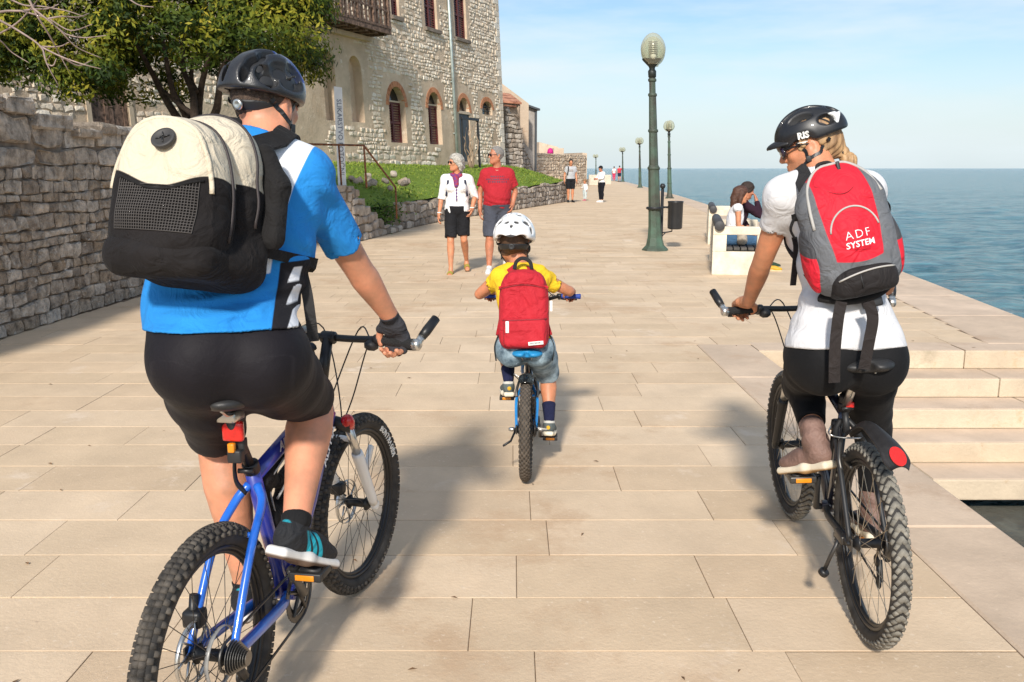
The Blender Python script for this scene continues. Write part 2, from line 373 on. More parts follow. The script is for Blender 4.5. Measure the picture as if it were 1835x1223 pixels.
m_edge = stone_mat('quay_edge_limestone', [(.60, .46, .335), (.65, .50, .37)], .8, [((.50, .36, .25), 1.6, .57), ((.70, .56, .42), 30., .62)], 2., .3, 40., .2, .01)
m_step = stone_mat('pale_step_limestone', [(.55, .445, .32), (.61, .505, .375)], .8, [((.50, .35, .20), 2.2, .58), ((.44, .31, .19), 7., .64), ((.36, .30, .21), .9, .62)], 2.6, .5, 35., .18, .012)
m_bed = M('joint_sand', (.19, .125, .075), .95, var=.3, scale=9, coords='World')
m_wall = stone_mat('weathered_grey_stone', [(.34, .275, .215), (.47, .40, .33), (.62, .55, .47), (.40, .31, .225), (.54, .46, .375)], .95, [((.76, .72, .66), 11., .60), ((.55, .37, .20), 2.6, .66), ((.19, .15, .12), 7., .58)], 9., 1., 30., .7, .05)
m_mort = M('dark_wall_core', (.20, .155, .115), .95, var=.4, scale=6, bump=.6, bscale=25, coords='World')
m_fac = stone_mat('pale_facade_stone', [(.58, .475, .36), (.68, .59, .47), (.78, .71, .60), (.62, .51, .385), (.72, .64, .52)], .9, [((.24, .18, .12), 1.1, .63), ((.30, .23, .16), 6., .66)], 3., .8, 16., .28, .03)
m_plast = stone_mat('facade_mortar', [(.58, .45, .32), (.60, .465, .335)], .95, [((.45, .33, .22), .55, .55), ((.70, .59, .46), 2.3, .58), ((.36, .27, .19), 3.2, .64)], 1.1, .8, 12., .25, .03)
m_low = stone_mat('low_wall_stone', [(.22, .18, .145), (.34, .29, .24), (.46, .40, .34), (.29, .23, .18), (.55, .49, .42)], .95, [((.12, .095, .075), 3., .60), ((.60, .56, .50), 6., .64)], 4., .9, 18., .4, .03)
m_brick = stone_mat('orange_brick', [(.42, .17, .08), (.55, .25, .13), (.48, .21, .11)], .9, None, 6., .5, 30., .25)
m_warm = stone_mat('warm_distant_stone', [(.50, .38, .27), (.60, .48, .36), (.68, .57, .44)], .9, [((.33, .25, .18), 1.2, .6)], 1.2, .6, 8., .25)
def stone(c, bulge, rs, depth=.05):
    """one rubble stone from its outline (n x 2, along the wall and up): chamfered edge, uneven swollen face"""
    c = np.asarray(c, float); n = len(c); m = c.mean(0); r = np.random.default_rng(rs)
    q = m + (c - m) * .80; tl = r.normal(size=2) * .12
    d1 = bulge * (.75 + .3 * r.random(n)) + (q - m) @ tl; v = [(x, y, -depth) for x, y in c] + [(x, y, bulge * .25) for x, y in (m + (c - m) * .985)] + [(x, y, d) for (x, y), d in zip(q, d1)] + [(*m, bulge * (1 + .35 * r.random()))]
    f = [[i, (i + 1) % n, n + (i + 1) % n, n + i] for i in range(n)] + [[n + i, n + (i + 1) % n, 2 * n + (i + 1) % n, 2 * n + i] for i in range(n)] + [[2 * n + i, 2 * n + (i + 1) % n, 3 * n] for i in range(n)]
    return np.array(v), f
def rubble(L, top, ch, sl, seed, gap=.008, jit=.3, zmin=0., skip=None):
    """outlines of coursed rubble on a strip 0..L under the height top(s); ch / sl: course height and stone length ranges"""
    r = np.random.default_rng(seed); z = [zmin]; zt = max(top(s) for s in np.linspace(0, L, 60))
    while z[-1] < zt: z.append(z[-1] + r.uniform(*(ch(z[-1]) if callable(ch) else ch)))
    ph = r.uniform(0, 6.28, (len(z), 3)); out = []
    def hb(k, s):
        a = .0 if k == 0 else jit * .5 * (z[k] - z[k - 1]); return z[k] + a * (math.sin(s * 2.3 + ph[k][0]) * .6 + math.sin(s * 6.1 + ph[k][1]) * .5)
    for k in range(len(z) - 1):
        s = -r.uniform(0, .2); cuts = [s]
        while s < L:
            s += r.uniform(*(sl(z[k]) if callable(sl) else sl)); cuts.append(s)
        sk = r.normal(size=len(cuts)) * .12
        for i in range(len(cuts) - 1):
            s0, s1 = max(cuts[i], 0), min(cuts[i + 1], L)
            if s1 - s0 < .05: continue
            h = z[k + 1] - z[k]; a0, a1 = sk[i] * h, sk[i + 1] * h; sm = (s0 + s1) / 2
            t = top(sm)
            def T(p): return (p[0], min(p[1], t))
            c = [T((s0 - a0 * .5, hb(k, s0))), T((sm, hb(k, sm))), T((s1 - a1 * .5, hb(k, s1))), T((s1 + a1 * .1, hb(k, s1) * .5 + hb(k + 1, s1) * .5)), T((s1 + a1 * .5, hb(k + 1, s1))), T((sm, hb(k + 1, sm))), T((s0 + a0 * .5, hb(k + 1, s0))), T((s0 + a0 * .1, hb(k, s0) * .5 + hb(k + 1, s0) * .5))]
            c = np.array(c); c[:, 0] = np.clip(c[:, 0], 0, L)
            if c[:, 1].max() - c[:, 1].min() < .045 or hb(k, sm) > t - .035: continue
            m = c.mean(0); rr = np.random.default_rng(seed * 7919 + len(out) * 31 + k); ext = c.max(0) - c.min(0)
            c = c + rr.normal(size=c.shape) * min(ext) * .05
            corner = [0, 2, 4, 6]
            for j in corner: c[j] = c[j] + (m - c[j]) * rr.uniform(.04, .16)
            dd = c - m; ln = np.linalg.norm(dd, axis=1)[:, None]; c = m + dd * np.maximum(.3, 1 - gap / ln)
            c[:, 1] = np.maximum(c[:, 1], zmin)
            if skip and skip(m[0], m[1], ext): continue
            out.append(c)
    return out
def lay(outlines, o, d, n, mat, parent, seed, bulge=(.02, .045), nsep=300, score=None, name='stone', shear=0., depth=.05, restname='stone_rest'):
    """turn outlines into stones on a wall face (origin o, along d, outward n): the largest in view as parts, the rest joined"""
    d, n, o = nrm(d), nrm(n), np.asarray(o, float); R = basis(d, A(0, 0, 1), n); r = np.random.default_rng(seed); items = []
    for i, c in enumerate(outlines):
        v, f = stone(c, r.uniform(*bulge), seed * 1000 + i, depth); w = v @ R.T + o; w[:, 0] -= shear * w[:, 2]; m = w.mean(0)
        a = np.prod(c.max(0) - c.min(0)) / max(m[1], 1) ** 2; u = m[0] / max(m[1], .1); vis = -.62 < u < .62 and m[2] < 1.5 + m[1] * .2
        if score: vis = vis and score(m)
        items.append((a if vis else 0, w, f, r.random()))
    items.sort(key=lambda t: -t[0]); rest = []
    for k, (a, w, f, q) in enumerate(items):
        if k < nsep and a > 0:
            link(name, mesh(name, w, f, mat, False, None, {'rnd': np.full(len(w), q)}), parent)
        else: rest.append((w, f, q))
    if rest:
        v, f = join(*[(w, f) for w, f, q in rest])
        link(restname, mesh(restname, v, f, mat, False, None, {'rnd': np.concatenate([np.full(len(w), q) for w, f, q in rest])}), parent, kind='stuff')
# ---------------------------------------------------------------- sea
def sea_mat():
    m = bpy.data.materials.new('sea_water'); m.use_nodes = True; nt = m.node_tree; N = nt.nodes.new; L = nt.links.new; b = nt.nodes['Principled BSDF']
    b.inputs['Base Color'].default_value = (.022, .11, .16, 1); b.inputs['Roughness'].default_value = .12; b.inputs['IOR'].default_value = 1.33
    pos = N('ShaderNodeNewGeometry').outputs['Position']; hs = []
    for sc, st, w in (((.9, 2.4, 1), 1.0, .8), ((3.2, 8.0, 1), 1., .30), ((.07, .2, 1), 1., 2.2)):
        mp = N('ShaderNodeMapping'); mp.inputs['Scale'].default_value = sc; mp.inputs['Rotation'].default_value = (0, 0, rad(14)); L(pos, mp.inputs['Vector'])
        n = N('ShaderNodeTexNoise'); n.inputs['Scale'].default_value = st; n.inputs['Detail'].default_value = 6; n.inputs['Roughness'].default_value = .6; L(mp.outputs['Vector'], n.inputs['Vector'])
        mu = N('ShaderNodeMath'); mu.operation = 'MULTIPLY'; mu.inputs[1].default_value = w; L(n.outputs['Fac'], mu.inputs[0]); hs.append(mu)
    a = N('ShaderNodeMath'); L(hs[0].outputs[0], a.inputs[0]); L(hs[1].outputs[0], a.inputs[1]); a2 = N('ShaderNodeMath'); L(a.outputs[0], a2.inputs[0]); L(hs[2].outputs[0], a2.inputs[1])
    bu = N('ShaderNodeBump'); bu.inputs['Strength'].default_value = 1.; bu.inputs['Distance'].default_value = .75; L(a2.outputs[0], bu.inputs['Height']); L(bu.outputs['Normal'], b.inputs['Normal'])
    rp = N('ShaderNodeValToRGB'); rp.color_ramp.elements[0].position = .36; rp.color_ramp.elements[1].position = .66
    rp.color_ramp.elements[0].color = (.010, .085, .13, 1); rp.color_ramp.elements[1].color = (.10, .27, .32, 1)
    L(hs[0].inputs[0].links[0].from_socket, rp.inputs['Fac']); L(rp.outputs['Color'], b.inputs['Base Color'])
    return m
def sea():
    # real low waves near the quay, flat far out
    xs = np.concatenate([-np.geomspace(20000, 1, 30), np.linspace(1.2, 75, 260), np.geomspace(78, 20000, 40)]); ys = np.concatenate([[-40], np.linspace(0, 60, 260), np.linspace(60.4, 150, 180), np.geomspace(153, 30000, 60)])
    X, Y = np.meshgrid(xs, ys, indexing='ij'); D = np.hypot(X, Y); fade = np.clip(1.15 - D / 150, 0, 1); r = np.random.default_rng(12); Z = np.full(X.shape, -.86)
    for i in range(22):
        wl = .55 * 1.12 ** i; a = rad(90 + 38) + r.normal() * .55; k = 6.283 / wl; ph = r.uniform(0, 6.28); w = np.sin(k * (X * math.cos(a) + Y * math.sin(a)) + ph + .8 * np.sin(X * .31 * r.uniform(.5, 1.5) + Y * .23)); Z += fade * np.clip(1.4 - D / (wl * 60), 0, 1) * .0052 * wl ** .75 * (w + .35 * (w * w - .5)) * (1 + .5 * np.sin(X * .11 + Y * .07 + i))
    n, m = X.shape; v = np.stack([X, Y, Z], -1).reshape(-1, 3); i = np.arange(n * m).reshape(n, m)
    f = np.stack([i[:-1, :-1], i[1:, :-1], i[1:, 1:], i[:-1, 1:]], -1).reshape(-1, 4)
    link('sea', mesh('sea', v, f, sea_mat()), kind='structure')
sea()
# ---------------------------------------------------------------- promenade: bedding, pavers, edge slabs, stairs to the water
EDGE = np.array([(4.99, 7.62), (5.17, 8.9), (5.79, 13.54), (6.75, 23), (8.31, 39.2), (9.12, 48.5), (9.85, 59), (11.5, 82.7), (13.0, 105), (12.9, 112), (11.0, 119), (4, 124)])
LEFT = np.array([(-4.62, -6), (-4.52, 7.74), (-4.32, 10.4), (-4.36, 18.3), (-3.2, 18.4), (-2.70, 21.9), (-3.0, 23.9), (-1.93, 26.5), (2.5, 41.2), (2.6, 80), (2.6, 124)])
def edge_x(y): return float(np.interp(y, EDGE[:9, 1], EDGE[:9, 0]))
def left_x(y): return float(np.interp(y, LEFT[:, 1], LEFT[:, 0]))
STAIR_Y, NEAR_X, ROW = 7.33, 2.05, .3575
prom = empty('promenade'); tag(prom, kind='structure')
def bed():
    pts = [(-12, -6), (NEAR_X, -6), (NEAR_X, 5.9), (NEAR_X, STAIR_Y + .02), (4.94, STAIR_Y + .02)] + [tuple(p) for p in EDGE] + [(-12, 124)]
    v, f = extrude([(x - (.03 if x > 0 else 0), y) for x, y in pts], 1.6, None, (0, 0, -1.603)); return v, f
add('bedding', bed(), m_bed, prom, smooth=False)
def paver(x0, x1, y0, y1, h, sk0=0., sk1=0., ch=.002, t=.03):
    o = [(x0, y0), (x1, y0), (x1 + sk1, y1), (x0 + sk0, y1)]; m = np.mean(o, 0); i = [(x + (ch if x < m[0] else -ch), y + (ch if y < m[1] else -ch)) for x, y in o]
    v = [(x, y, h - t) for x, y in o] + [(x, y, h - ch * .5) for x, y in o] + [(x, y, h) for x, y in i]
    f = [[8, 9, 10, 11]] + [[k, (k + 1) % 4, 4 + (k + 1) % 4, 4 + k] for k in range(4)] + [[4 + k, 4 + (k + 1) % 4, 8 + (k + 1) % 4, 8 + k] for k in range(4)]
    return np.array(v), f
def lay_pavers():
    r = np.random.default_rng(11); items = []
    for k in range(-12, 325):
        y0 = 2.588 + ROW * k; y1 = y0 + ROW; ym = (y0 + y1) / 2
        xl = min(left_x(y0), left_x(y1)) - .1; xr = 1.60 if y0 < STAIR_Y - .02 else edge_x(max(ym, 7.6)) - .86
        big = ym > 30; x = xl - r.uniform(0, .5)
        while x < xr:
            w = r.choice([.52, .7, .82, .95, 1.1]) * r.uniform(.92, 1.08) * (1.5 if big else 1); x1 = x + w
            if xr - x1 < .3: x1 = xr
            x1 = min(x1, xr); a = max(x, xl)
            if x1 - a > .08:
                g = .0024 if ym < 14 else .005; gx = .0016
                items.append((ym, paver(a + gx, x1 - gx, y0 + g, y1 - g, r.normal() * .0008, 0, 0), r.random(), (a + x1) / 2))
            x = x1
    vis = sorted([i for i, t in enumerate(items) if t[0] > 2.05 and abs(t[3]) < .6 * t[0] + .5], key=lambda i: items[i][0])[:300]; vs = set(vis)
    for i in vis:
        ym, (v, f), q, _ = items[i]; link('paver', mesh('paver', v, f, m_paver, False, None, {'rnd': np.full(len(v), q)}), prom)
    rest = [t for i, t in enumerate(items) if i not in vs]; v, f = join(*[t[1] for t in rest])
    link('far_pavers', mesh('far_pavers', v, f, m_paver, False, None, {'rnd': np.concatenate([np.full(len(t[1][0]), t[2]) for t in rest])}), prom, kind='stuff')
lay_pavers()
def slabs():
    r = np.random.default_rng(5); y = -5.
    cuts = [-5, -3.2, -1.4, .4, 2.08, 3.58, 5.0, 6.35, 7.592]
    for a, b in zip(cuts[:-1], cuts[1:]):
        v, f = paver(1.604, NEAR_X + .015, a + .003, b - .003, .004, 0, 0, .012, .16); link('edge_slab', mesh('edge_slab', v, f, m_edge, False, None, {'rnd': np.full(len(v), r.random())}), prom)
    y = 7.62
    while y < 100:      # the outer kerb slabs follow the curve of the quay
        y1 = y + (1.5 if y < 40 else 3.2); e0, e1 = edge_x(y), edge_x(min(y1, 105)); v, f = paver(e0 - .85, e0 + .03, y + .004, y1 - .004, .006, e1 - e0, e1 - e0, .012, .2)
        link('edge_slab', mesh('edge_slab', v, f, m_edge, False, None, {'rnd': np.full(len(v), r.random())}), prom); y = y1
slabs()
def litter():
    r = np.random.default_rng(8); V, F = [], []
    for i in range(90):
        y = 2.2 + 16 * r.random() ** 1.6; x = r.uniform(-.52 * y - .3, min(1.5 if y < 7.3 else 4., .55 * y)); a = r.uniform(0, 6.28); l = r.uniform(.006, .02); w = l * r.uniform(.2, .45); d = A(math.cos(a), math.sin(a), 0); s = A(-d[1], d[0], 0); n = len(V); p = A(x, y, .004); up = A(0, 0, 1)
        V += [p - d * l, p + s * w + up * .004, p + d * l + up * .002, p - s * w + up * .005, p + up * .001]; F += [[n, n + 4, n + 1], [n + 4, n + 2, n + 1], [n, n + 3, n + 4], [n + 4, n + 3, n + 2]]
    link('leaf_litter', mesh('leaf_litter', V, F, M('dry_brown_leaf', (.17, .09, .04), .9, var=.5, scale=3, coords='World'), False), label='scattered dry leaf scraps on the pavement', cat='leaves', kind='stuff')
litter()
st = empty('quay_stairs', (3.5, 6, 0), label='pale limestone stairs leading down to the water beside the quay edge', cat='stairs')
def stairs():
    r = np.random.default_rng(3); tr, ri = .352, .157
    joints = [[2.9, 4.1], [2.55, 3.55], [2.62, 3.9], [2.78, 4.2], [3.02, 4.3]]
    for k in range(5):
        y0 = STAIR_Y - tr * k; z1 = -ri * k; xs = [NEAR_X - .02] + joints[4 - k if k < 5 else 0] + [5.05]
        xs = [NEAR_X + .012] + [j + .12 * k - .3 for j in (2.75, 4.1)] + [5.05]
        for a, b in zip(xs[:-1], xs[1:]):
            v, f = bbox((a + .003, y0 - (0. if k else 0.), z1 - ri + .004 * (k > 3)), (b - .003, y0 + tr + .03, z1 - .002), .012)
            # the tread is worn a little darker than the dressed riser
            o = link('step_block', mesh('step_block', v, f, m_step if True else m_edge, False, None, {'rnd': np.full(len(v), r.random())}), st)
            tv, tf = paver(a + .01, b - .01, y0 + .012, y0 + tr - .001, z1 + .0015, 0, 0, .003, .003)
            link('tread', mesh('tread', tv, tf, m_edge, False, None, {'rnd': np.full(len(tv), r.random())}), st)
stairs()
m_wet = stone_mat('wet_algae_stone', [(.035, .042, .036), (.06, .066, .055)], .22, [((.11, .115, .09), 1.6, .56), ((.018, .026, .024), 3., .55)], 2.5, .8, 7., .4)
def ledge():
    v, f = bbox((NEAR_X + .02, -5, -1.4), (5.6, STAIR_Y - .352 * 4 - .01, -.80), .05)
    link('landing_ledge', mesh('landing_ledge', v, f, m_wet, False, None, {'rnd': np.full(len(v), .5)}), kind='structure')
ledge()
# ---------------------------------------------------------------- tall rubble wall on the left
def tall_wall():
    w = empty('stone_wall', (-4.6, 9, 0), label='tall weathered grey rubble wall at the left edge of the promenade', cat='wall')
    a, b = A(-4.66, 4.2, 0), A(-4.33, 16.6, 0); d = nrm(b - a); n = A(d[1], -d[0], 0); L = np.linalg.norm(b - a)
    top = lambda s: 2.04 - .015 * s + .035 * math.sin(s * 2.1) + .02 * math.sin(s * 5.3 + 1) + (.12 if s < 4.4 else 0.)
    P = [(0, -.1)] + [(L, -.1)] + [(s, top(s) - .05) for s in np.linspace(L, 0, 50)]
    core = extrude([(x, y) for x, y in P], .75, basis(d, A(0, 0, 1), n), a - n * .775)
    add('core', core, m_mort, w, smooth=False)
    ch = lambda z: (.15, .30) if z > 1.45 else ((.075, .14) if z > .45 else (.085, .15))
    sl = lambda z: (.22, .70) if z > 1.45 else (.10, .30)
    o = rubble(L, top, ch, sl, 21, .005, .32)
    lay(o, a, d, n, m_wall, w, 5, (.004, .026), 290, lambda m: m[1] < 12)
    r = np.random.default_rng(2); s = 0.; caps = []
    while s < L:
        l = r.uniform(.3, .75); h = r.uniform(.07, .15); c0 = a + d * s - n * r.uniform(.5, .6) + A(0, 0, top(s + l / 2) - .09)
        v, f = bbox((0, 0, 0), (l - .02, .60, h), .03); v = v + r.normal(size=v.shape) * .008; vv = v @ basis(d, n, A(0, 0, 1)).T + c0
        link('coping_stone', mesh('coping_stone', vv, f, m_wall, False, None, {'rnd': np.full(len(vv), r.random())}), w); s += l
tall_wall()
# ---------------------------------------------------------------- low walls with the lawn, the stair flank with its railing
def wall_run(name, label, pts, topf, ch, sl, seed, mat, thick=.4, nsep=120, cat='wall'):
    w = empty(name, (*pts[0][:2], 0), label=label, cat=cat); acc = 0.
    for i in range(len(pts) - 1):
        a, b = A(*pts[i], 0), A(*pts[i + 1], 0); d = nrm(b - a); n = A(d[1], -d[0], 0); L = np.linalg.norm(b - a); t = (lambda q: (lambda s: topf(q + s)))(acc)
        P = [(0, -.1), (L, -.1)] + [(s, t(s) - .03) for s in np.linspace(L, 0, 40)]
        add('core', extrude(P, thick, basis(d, A(0, 0, 1), n), a - n * (thick + .02)), M('pale_wall_core', (.30, .24, .175), .95, var=.35, scale=7, bump=.6, bscale=25, coords='World'), w, smooth=False)
        lay(rubble(L, t, ch, sl, seed + i, .008, .45), a, d, n, mat, w, seed + i, (.02, .05), nsep // (len(pts) - 1)); acc += L
    return w
wall_run('low_stone_wall', 'low pale rubble wall holding up the grass bank', [(-2.74, 22.2), (-1.93, 26.5), (.2, 33.4), (2.5, 41.2)], lambda s: .62 + .014 * s + .05 * math.sin(s * 1.7) + .03 * math.sin(s * 4.1), (.12, .22), (.16, .45), 40, m_low, .45, 285)
def flank_top(s):
    if s < 1.15: return 1.16
    k = int((s - 1.15) / .42); return max(.16, 1.16 - .17 * (k + .5) + .02 * math.sin(k * 5))
fl = wall_run('stair_flank_wall', 'stepped rubble wall flanking the garden stairs below the rusty railing', [(-4.40, 18.25), (-3.25, 18.38), (-2.68, 21.9)], flank_top, (.12, .22), (.15, .42), 60, m_low, 1.0, 200)
def ground_fill():
    v, f = bbox((-7.5, 18.6, -.1), (-5.21, 20.2, 1.08), .02); add('earth_fill', (v, f), M('dry_earth', (.30, .24, .17), .95, var=.3, coords='World'), None, smooth=False, kind='structure')
ground_fill()
def garden_stairs():
    t = empty('garden_stairs', (-3.8, 20, 0), label='pale garden steps rising behind the stepped flank wall', cat='stairs')
    for k in range(8):
        y0 = 18.72 + .42 * k; z = max(.14, flank_top(1.15 + max(0., y0 - 18.6)) - .10); add('step', bbox((-5.2, y0, -.1), (-3.38 + .16 * (y0 - 18.4), y0 + .418, z), .015), M('worn_step_stone', (.42, .36, .28), .9, var=.25, scale=5, bump=.4, bscale=30, coords='World'), t, smooth=False)
garden_stairs()
# ---------------------------------------------------------------- big stone building
SH = .045     # its walls lean slightly
FC, FD = A(-.35, 46., 0), A(-.376, -.9266, 0); FN = A(.9266, -.376, 0); BASE = 1.45
def fs(x, y, out=0.):
    """photograph pixel -> (distance along the facade from its corner, height)"""
    x = x + SH * (300 - y); u, v = (x - 917.5) / 1600, (y - 611.5) / 1600; c, s = math.cos(PITCH), math.sin(PITCH); r = A(u, c - v * s, -s - v * c)
    o = FC + FN * out; t = (o @ FN) / (r @ FN); p = r * t; return float((p - o) @ FD), float(1.5 + p[2])
def fw(s, z, out=0.):
    p = FC + FD * s + FN * out; return A(p[0] - SH * (z - 1.5), p[1], z)
def fbox(s0, s1, z0, z1, o0, o1, b=.0):
    v, f = bbox((0, 0, 0), (1, 1, 1), .02) if b else box((0, 0, 0), (1, 1, 1)); v = np.asarray(v)
    return np.array([fw(s0 + (s1 - s0) * p[0], z0 + (z1 - z0) * p[2], o0 + (o1 - o0) * p[1]) for p in v]), [q[::-1] for q in f]
m_shut = M('dark_red_shutter_paint', (.105, .022, .020), .55, var=.3, scale=12, coords='World')
m_glass = M('dark_window_glass', (.012, .014, .016), .08, spec=.8, var=.1)
m_wood = M('aged_dark_wood', (.075, .043, .028), .85, var=.5, scale=10, bump=.5, bscale=40, coords='World', tint=(.16, .10, .07))
m_zinc = M('zinc_pipe', (.40, .46, .44), .45, metal=.4, var=.2, coords='World')
m_rust = M('rusty_iron', (.11, .040, .018), .8, var=.5, scale=20, coords='World', tint=(.22, .085, .035))
m_black = M('black_iron', (.015, .016, .018), .5, var=.2)
m_slate = M('grey_door_paint', (.035, .042, .052), .5, var=.2, coords='World')
def building():
    B = empty('stone_building', tuple(fw(9, BASE)), label='large pale stone building with red shutters and a wooden balcony', cat='building')
    op = []   # s0, s1, z0, z1, arch, depth, kind
    def opening(xl, xr, yt, yb, arch, depth, kind):
        xm = (xl + xr) / 2; ym = (yt + yb) / 2; s1 = fs(xl, ym)[0]; s0 = fs(xr, ym)[0]; z1 = fs(xm, yt)[1]; z0 = fs(xm, yb)[1]; op.append((s0, s1, z0, z1, arch, depth, kind))
    opening(698, 727, 156, 256, 1, .30, 'shutter'); opening(768, 791, 166, 259, 1, .28, 'shutter')
    opening(824, 843, 176, 290, 1, .30, 'door'); opening(864, 882, 182, 206, 1, .25, 'dark')
    opening(580, 602, 91, 216, 1, .35, 'niche'); opening(627, 650, 101, 219, 1, .35, 'niche')
    opening(700, 714, -30, 29, 0, .18, 'shutter'); opening(760, 782, -28, 51, 0, .18, 'shutter'); opening(814, 835, -14, 69, 0, .18, 'shutter')
    opening(160, 228, 95, 262, 0, .16, 'olddoor')
    L, H0, H1 = 33., .6, 13.
    v, f = fbox(0, L, H0, H1, -6., 0.); wall = link('w', mesh('w', v, f, m_plast, False)); gs = []
    def outline(s0, s1, z0, z1, arch, n=10):
        w = s1 - s0
        if not arch: return [(s0, z0), (s1, z0), (s1, z1), (s0, z1)]
        r = w / 2; rz = min(r * 1.15, (z1 - z0) * .6); return [(s0, z0), (s1, z0)] + [((s0 + s1) / 2 + r * math.cos(a), z1 - rz + rz * math.sin(a)) for a in np.linspace(0, math.pi, n)]
    for q in op:
        P = outline(*q[:5]); n = len(P); vv = [fw(s, z, -q[5]) for s, z in P] + [fw(s, z, .2) for s, z in P]
        gs.append((np.array(vv), [list(range(n)), [2 * n - 1 - i for i in range(n)]] + [[(i + 1) % n, i, n + i, n + (i + 1) % n] for i in range(n)]))
    cut = link('c', mesh('c', *join(*gs), m_plast, False)); 
    for o in (wall, cut):
        bm = bmesh.new(); bm.from_mesh(o.data); bmesh.ops.recalc_face_normals(bm, faces=bm.faces); bm.to_mesh(o.data); bm.free()
    md = wall.modifiers.new('b', 'BOOLEAN'); md.operation = 'DIFFERENCE'; md.object = cut; md.solver = 'EXACT'
    me = bpy.data.meshes.new_from_object(wall.evaluated_get(bpy.context.evaluated_depsgraph_get())); me.name = 'wall'
    bpy.data.objects.remove(wall); bpy.data.objects.remove(cut)
    me.attributes.new('rnd', 'FLOAT', 'POINT').data.foreach_set('value', np.full(len(me.vertices), .4, np.float32)); link('wall', me, B)
    # stones showing through the mortar
    pn = wob(4, 1.6, 1., 7); pn2 = wob(8, 4.5, 1., 7)
    def skip(s, z, e):
        for q in op:
            m = .16 + (.14 if q[4] else 0.)
            if q[0] - m - e[0] / 2 < s < q[1] + m + e[0] / 2 and q[2] - .05 - e[1] / 2 < z < q[3] + (.36 if q[4] else .12) + e[1] / 2: return True
        a = pn(np.array([[s, z, 0.]]))[0] + .5 * pn2(np.array([[s, z, 2.]]))[0]; up = .25 if z > 5.2 else 0.
        lim = .52 + up if s < 13.2 else .34
        if s < .9 or abs(s - 13.3) < .45: return False            # dressed quoins stay
        return a > lim or random.random() < (.10 if s < 13.2 else .25)
    random.seed(3)
    o = rubble(L - 3, lambda s: 11., lambda z: (.22, .26) if z < 1.9 else (.11, .20), lambda z: (.38, .5) if z < 1.9 else (.14, .40), 77, .020, .35, BASE - .6, skip)
    R = basis(FD, A(0, 0, 1), FN); rr = np.random.default_rng(9); items = []
    for i, c in enumerate(o):
        v, f = stone(c, rr.uniform(.012, .04), 9000 + i, .03); w = v @ R.T + FC; w[:, 0] -= SH * (w[:, 2] - 1.5); m = w.mean(0)
        a = np.prod(c.max(0) - c.min(0)) / m[1] ** 2; vis = m[2] < 1.5 + m[1] * .19 and m[0] / m[1] > -.3; items.append((a if vis else 0, w, [q[::-1] for q in f], rr.random()))
    items.sort(key=lambda t: -t[0]); 
    for a, w, f, q in items[:290]: link('stone', mesh('stone', w, f, m_fac, False, None, {'rnd': np.full(len(w), q)}), B)
    v, f = join(*[(w, f) for _, w, f, _ in items[290:]]); link('stone_rest', mesh('stone_rest', v, f, m_fac, False, None, {'rnd': np.concatenate([np.full(len(w), q) for _, w, _, q in items[290:]])}), B, kind='stuff')
    # quoins at the near corner
    z = BASE - .6; k = 0
    while z < 11.5:
        h = rr.uniform(.26, .36); l = .62 if k % 2 else .38; v, f = fbox(-.02, l, z + .01, z + h - .01, -.3, .045, 1)
        link('quoin', mesh('quoin', v, f, m_fac, False, None, {'rnd': np.full(len(v), rr.random() * .5 + .3)}), B); z += h; k += 1
    # brick arches, shutters, doors
    for s0, s1, z0, z1, arch, dep, kind in op:
        sm = (s0 + s1) / 2
        if arch and kind != 'niche' or kind == 'niche':
            r = (s1 - s0) / 2; rz = min(r * 1.15, (z1 - z0) * .6); zc = z1 - rz; g = []; n = 13
            for i in range(n):
                a0, a1 = math.pi * (i + .06) / n, math.pi * (i + .94) / n; P = []
                for o_ in (-.12, .022):
                    for (a, k) in ((a0, 0), (a1, 0), (a1, 1), (a0, 1)):
                        e = .20 * k; P.append(fw(sm + (r + e) * math.cos(a), zc + (rz + e) * math.sin(a), o_))
                g.append((np.array(P), [[0, 1, 2, 3], [7, 6, 5, 4], [0, 4, 5, 1], [1, 5, 6, 2], [2, 6, 7, 3], [3, 7, 4, 0]]))
            if kind == 'niche': continue
            v, f = join(*g); link('brick_arch', mesh('brick_arch', v, f, m_brick, False, None, {'rnd': np.repeat(rr.random(n), 8)}), B)
        w = s1 - s0
        if kind == 'shutter':
            zt = z1 - (w * .45 if arch else 0.); zs = z0
            if arch: add('lintel', fbox(s0 + .005, s1 - .005, zt, zt + .06, -dep + .02, -dep + .12), m_step, B, smooth=False)
            add('window_pane', fbox(s0 + .01, s1 - .01, zt + .06 if arch else zs, z1 + .05, -dep + .012, -dep + .02), m_glass, B, smooth=False)
            if not arch: add('sill', fbox(s0 - .12, s1 + .12, z0 - .15, z0 - .005, -.1, .14, 1), m_low, B, smooth=False)
            for h in (0, 1):
                a, b = (s0 + .012, sm - .006) if h == 0 else (sm + .006, s1 - .012); g = [fbox(a, a + .055, zs, zt, -dep + .03, -dep + .075), fbox(b - .055, b, zs, zt, -dep + .03, -dep + .075)]
                for zz in (zs, (zs + zt) / 2 - .04, zt - .08): g.append(fbox(a + .055, b - .055, zz, zz + .08, -dep + .032, -dep + .073))
                sh = add('shutter', join(*g), m_shut, B, smooth=False); n = int((zt - zs) / .095); gg = []
                for i in range(n):
                    zz = zs + (i + .5) * (zt - zs) / n; v, f = fbox(a + .05, b - .05, zz - .035, zz + .035, -dep + .04, -dep + .05); v = v.copy()
                    up = v[:, 2] > zz; v[up] -= FN * .0 ; v[up] += -FN * .035; gg.append((v, f))
                add('louvres', join(*gg), m_shut, sh, smooth=False)
        elif kind == 'door':
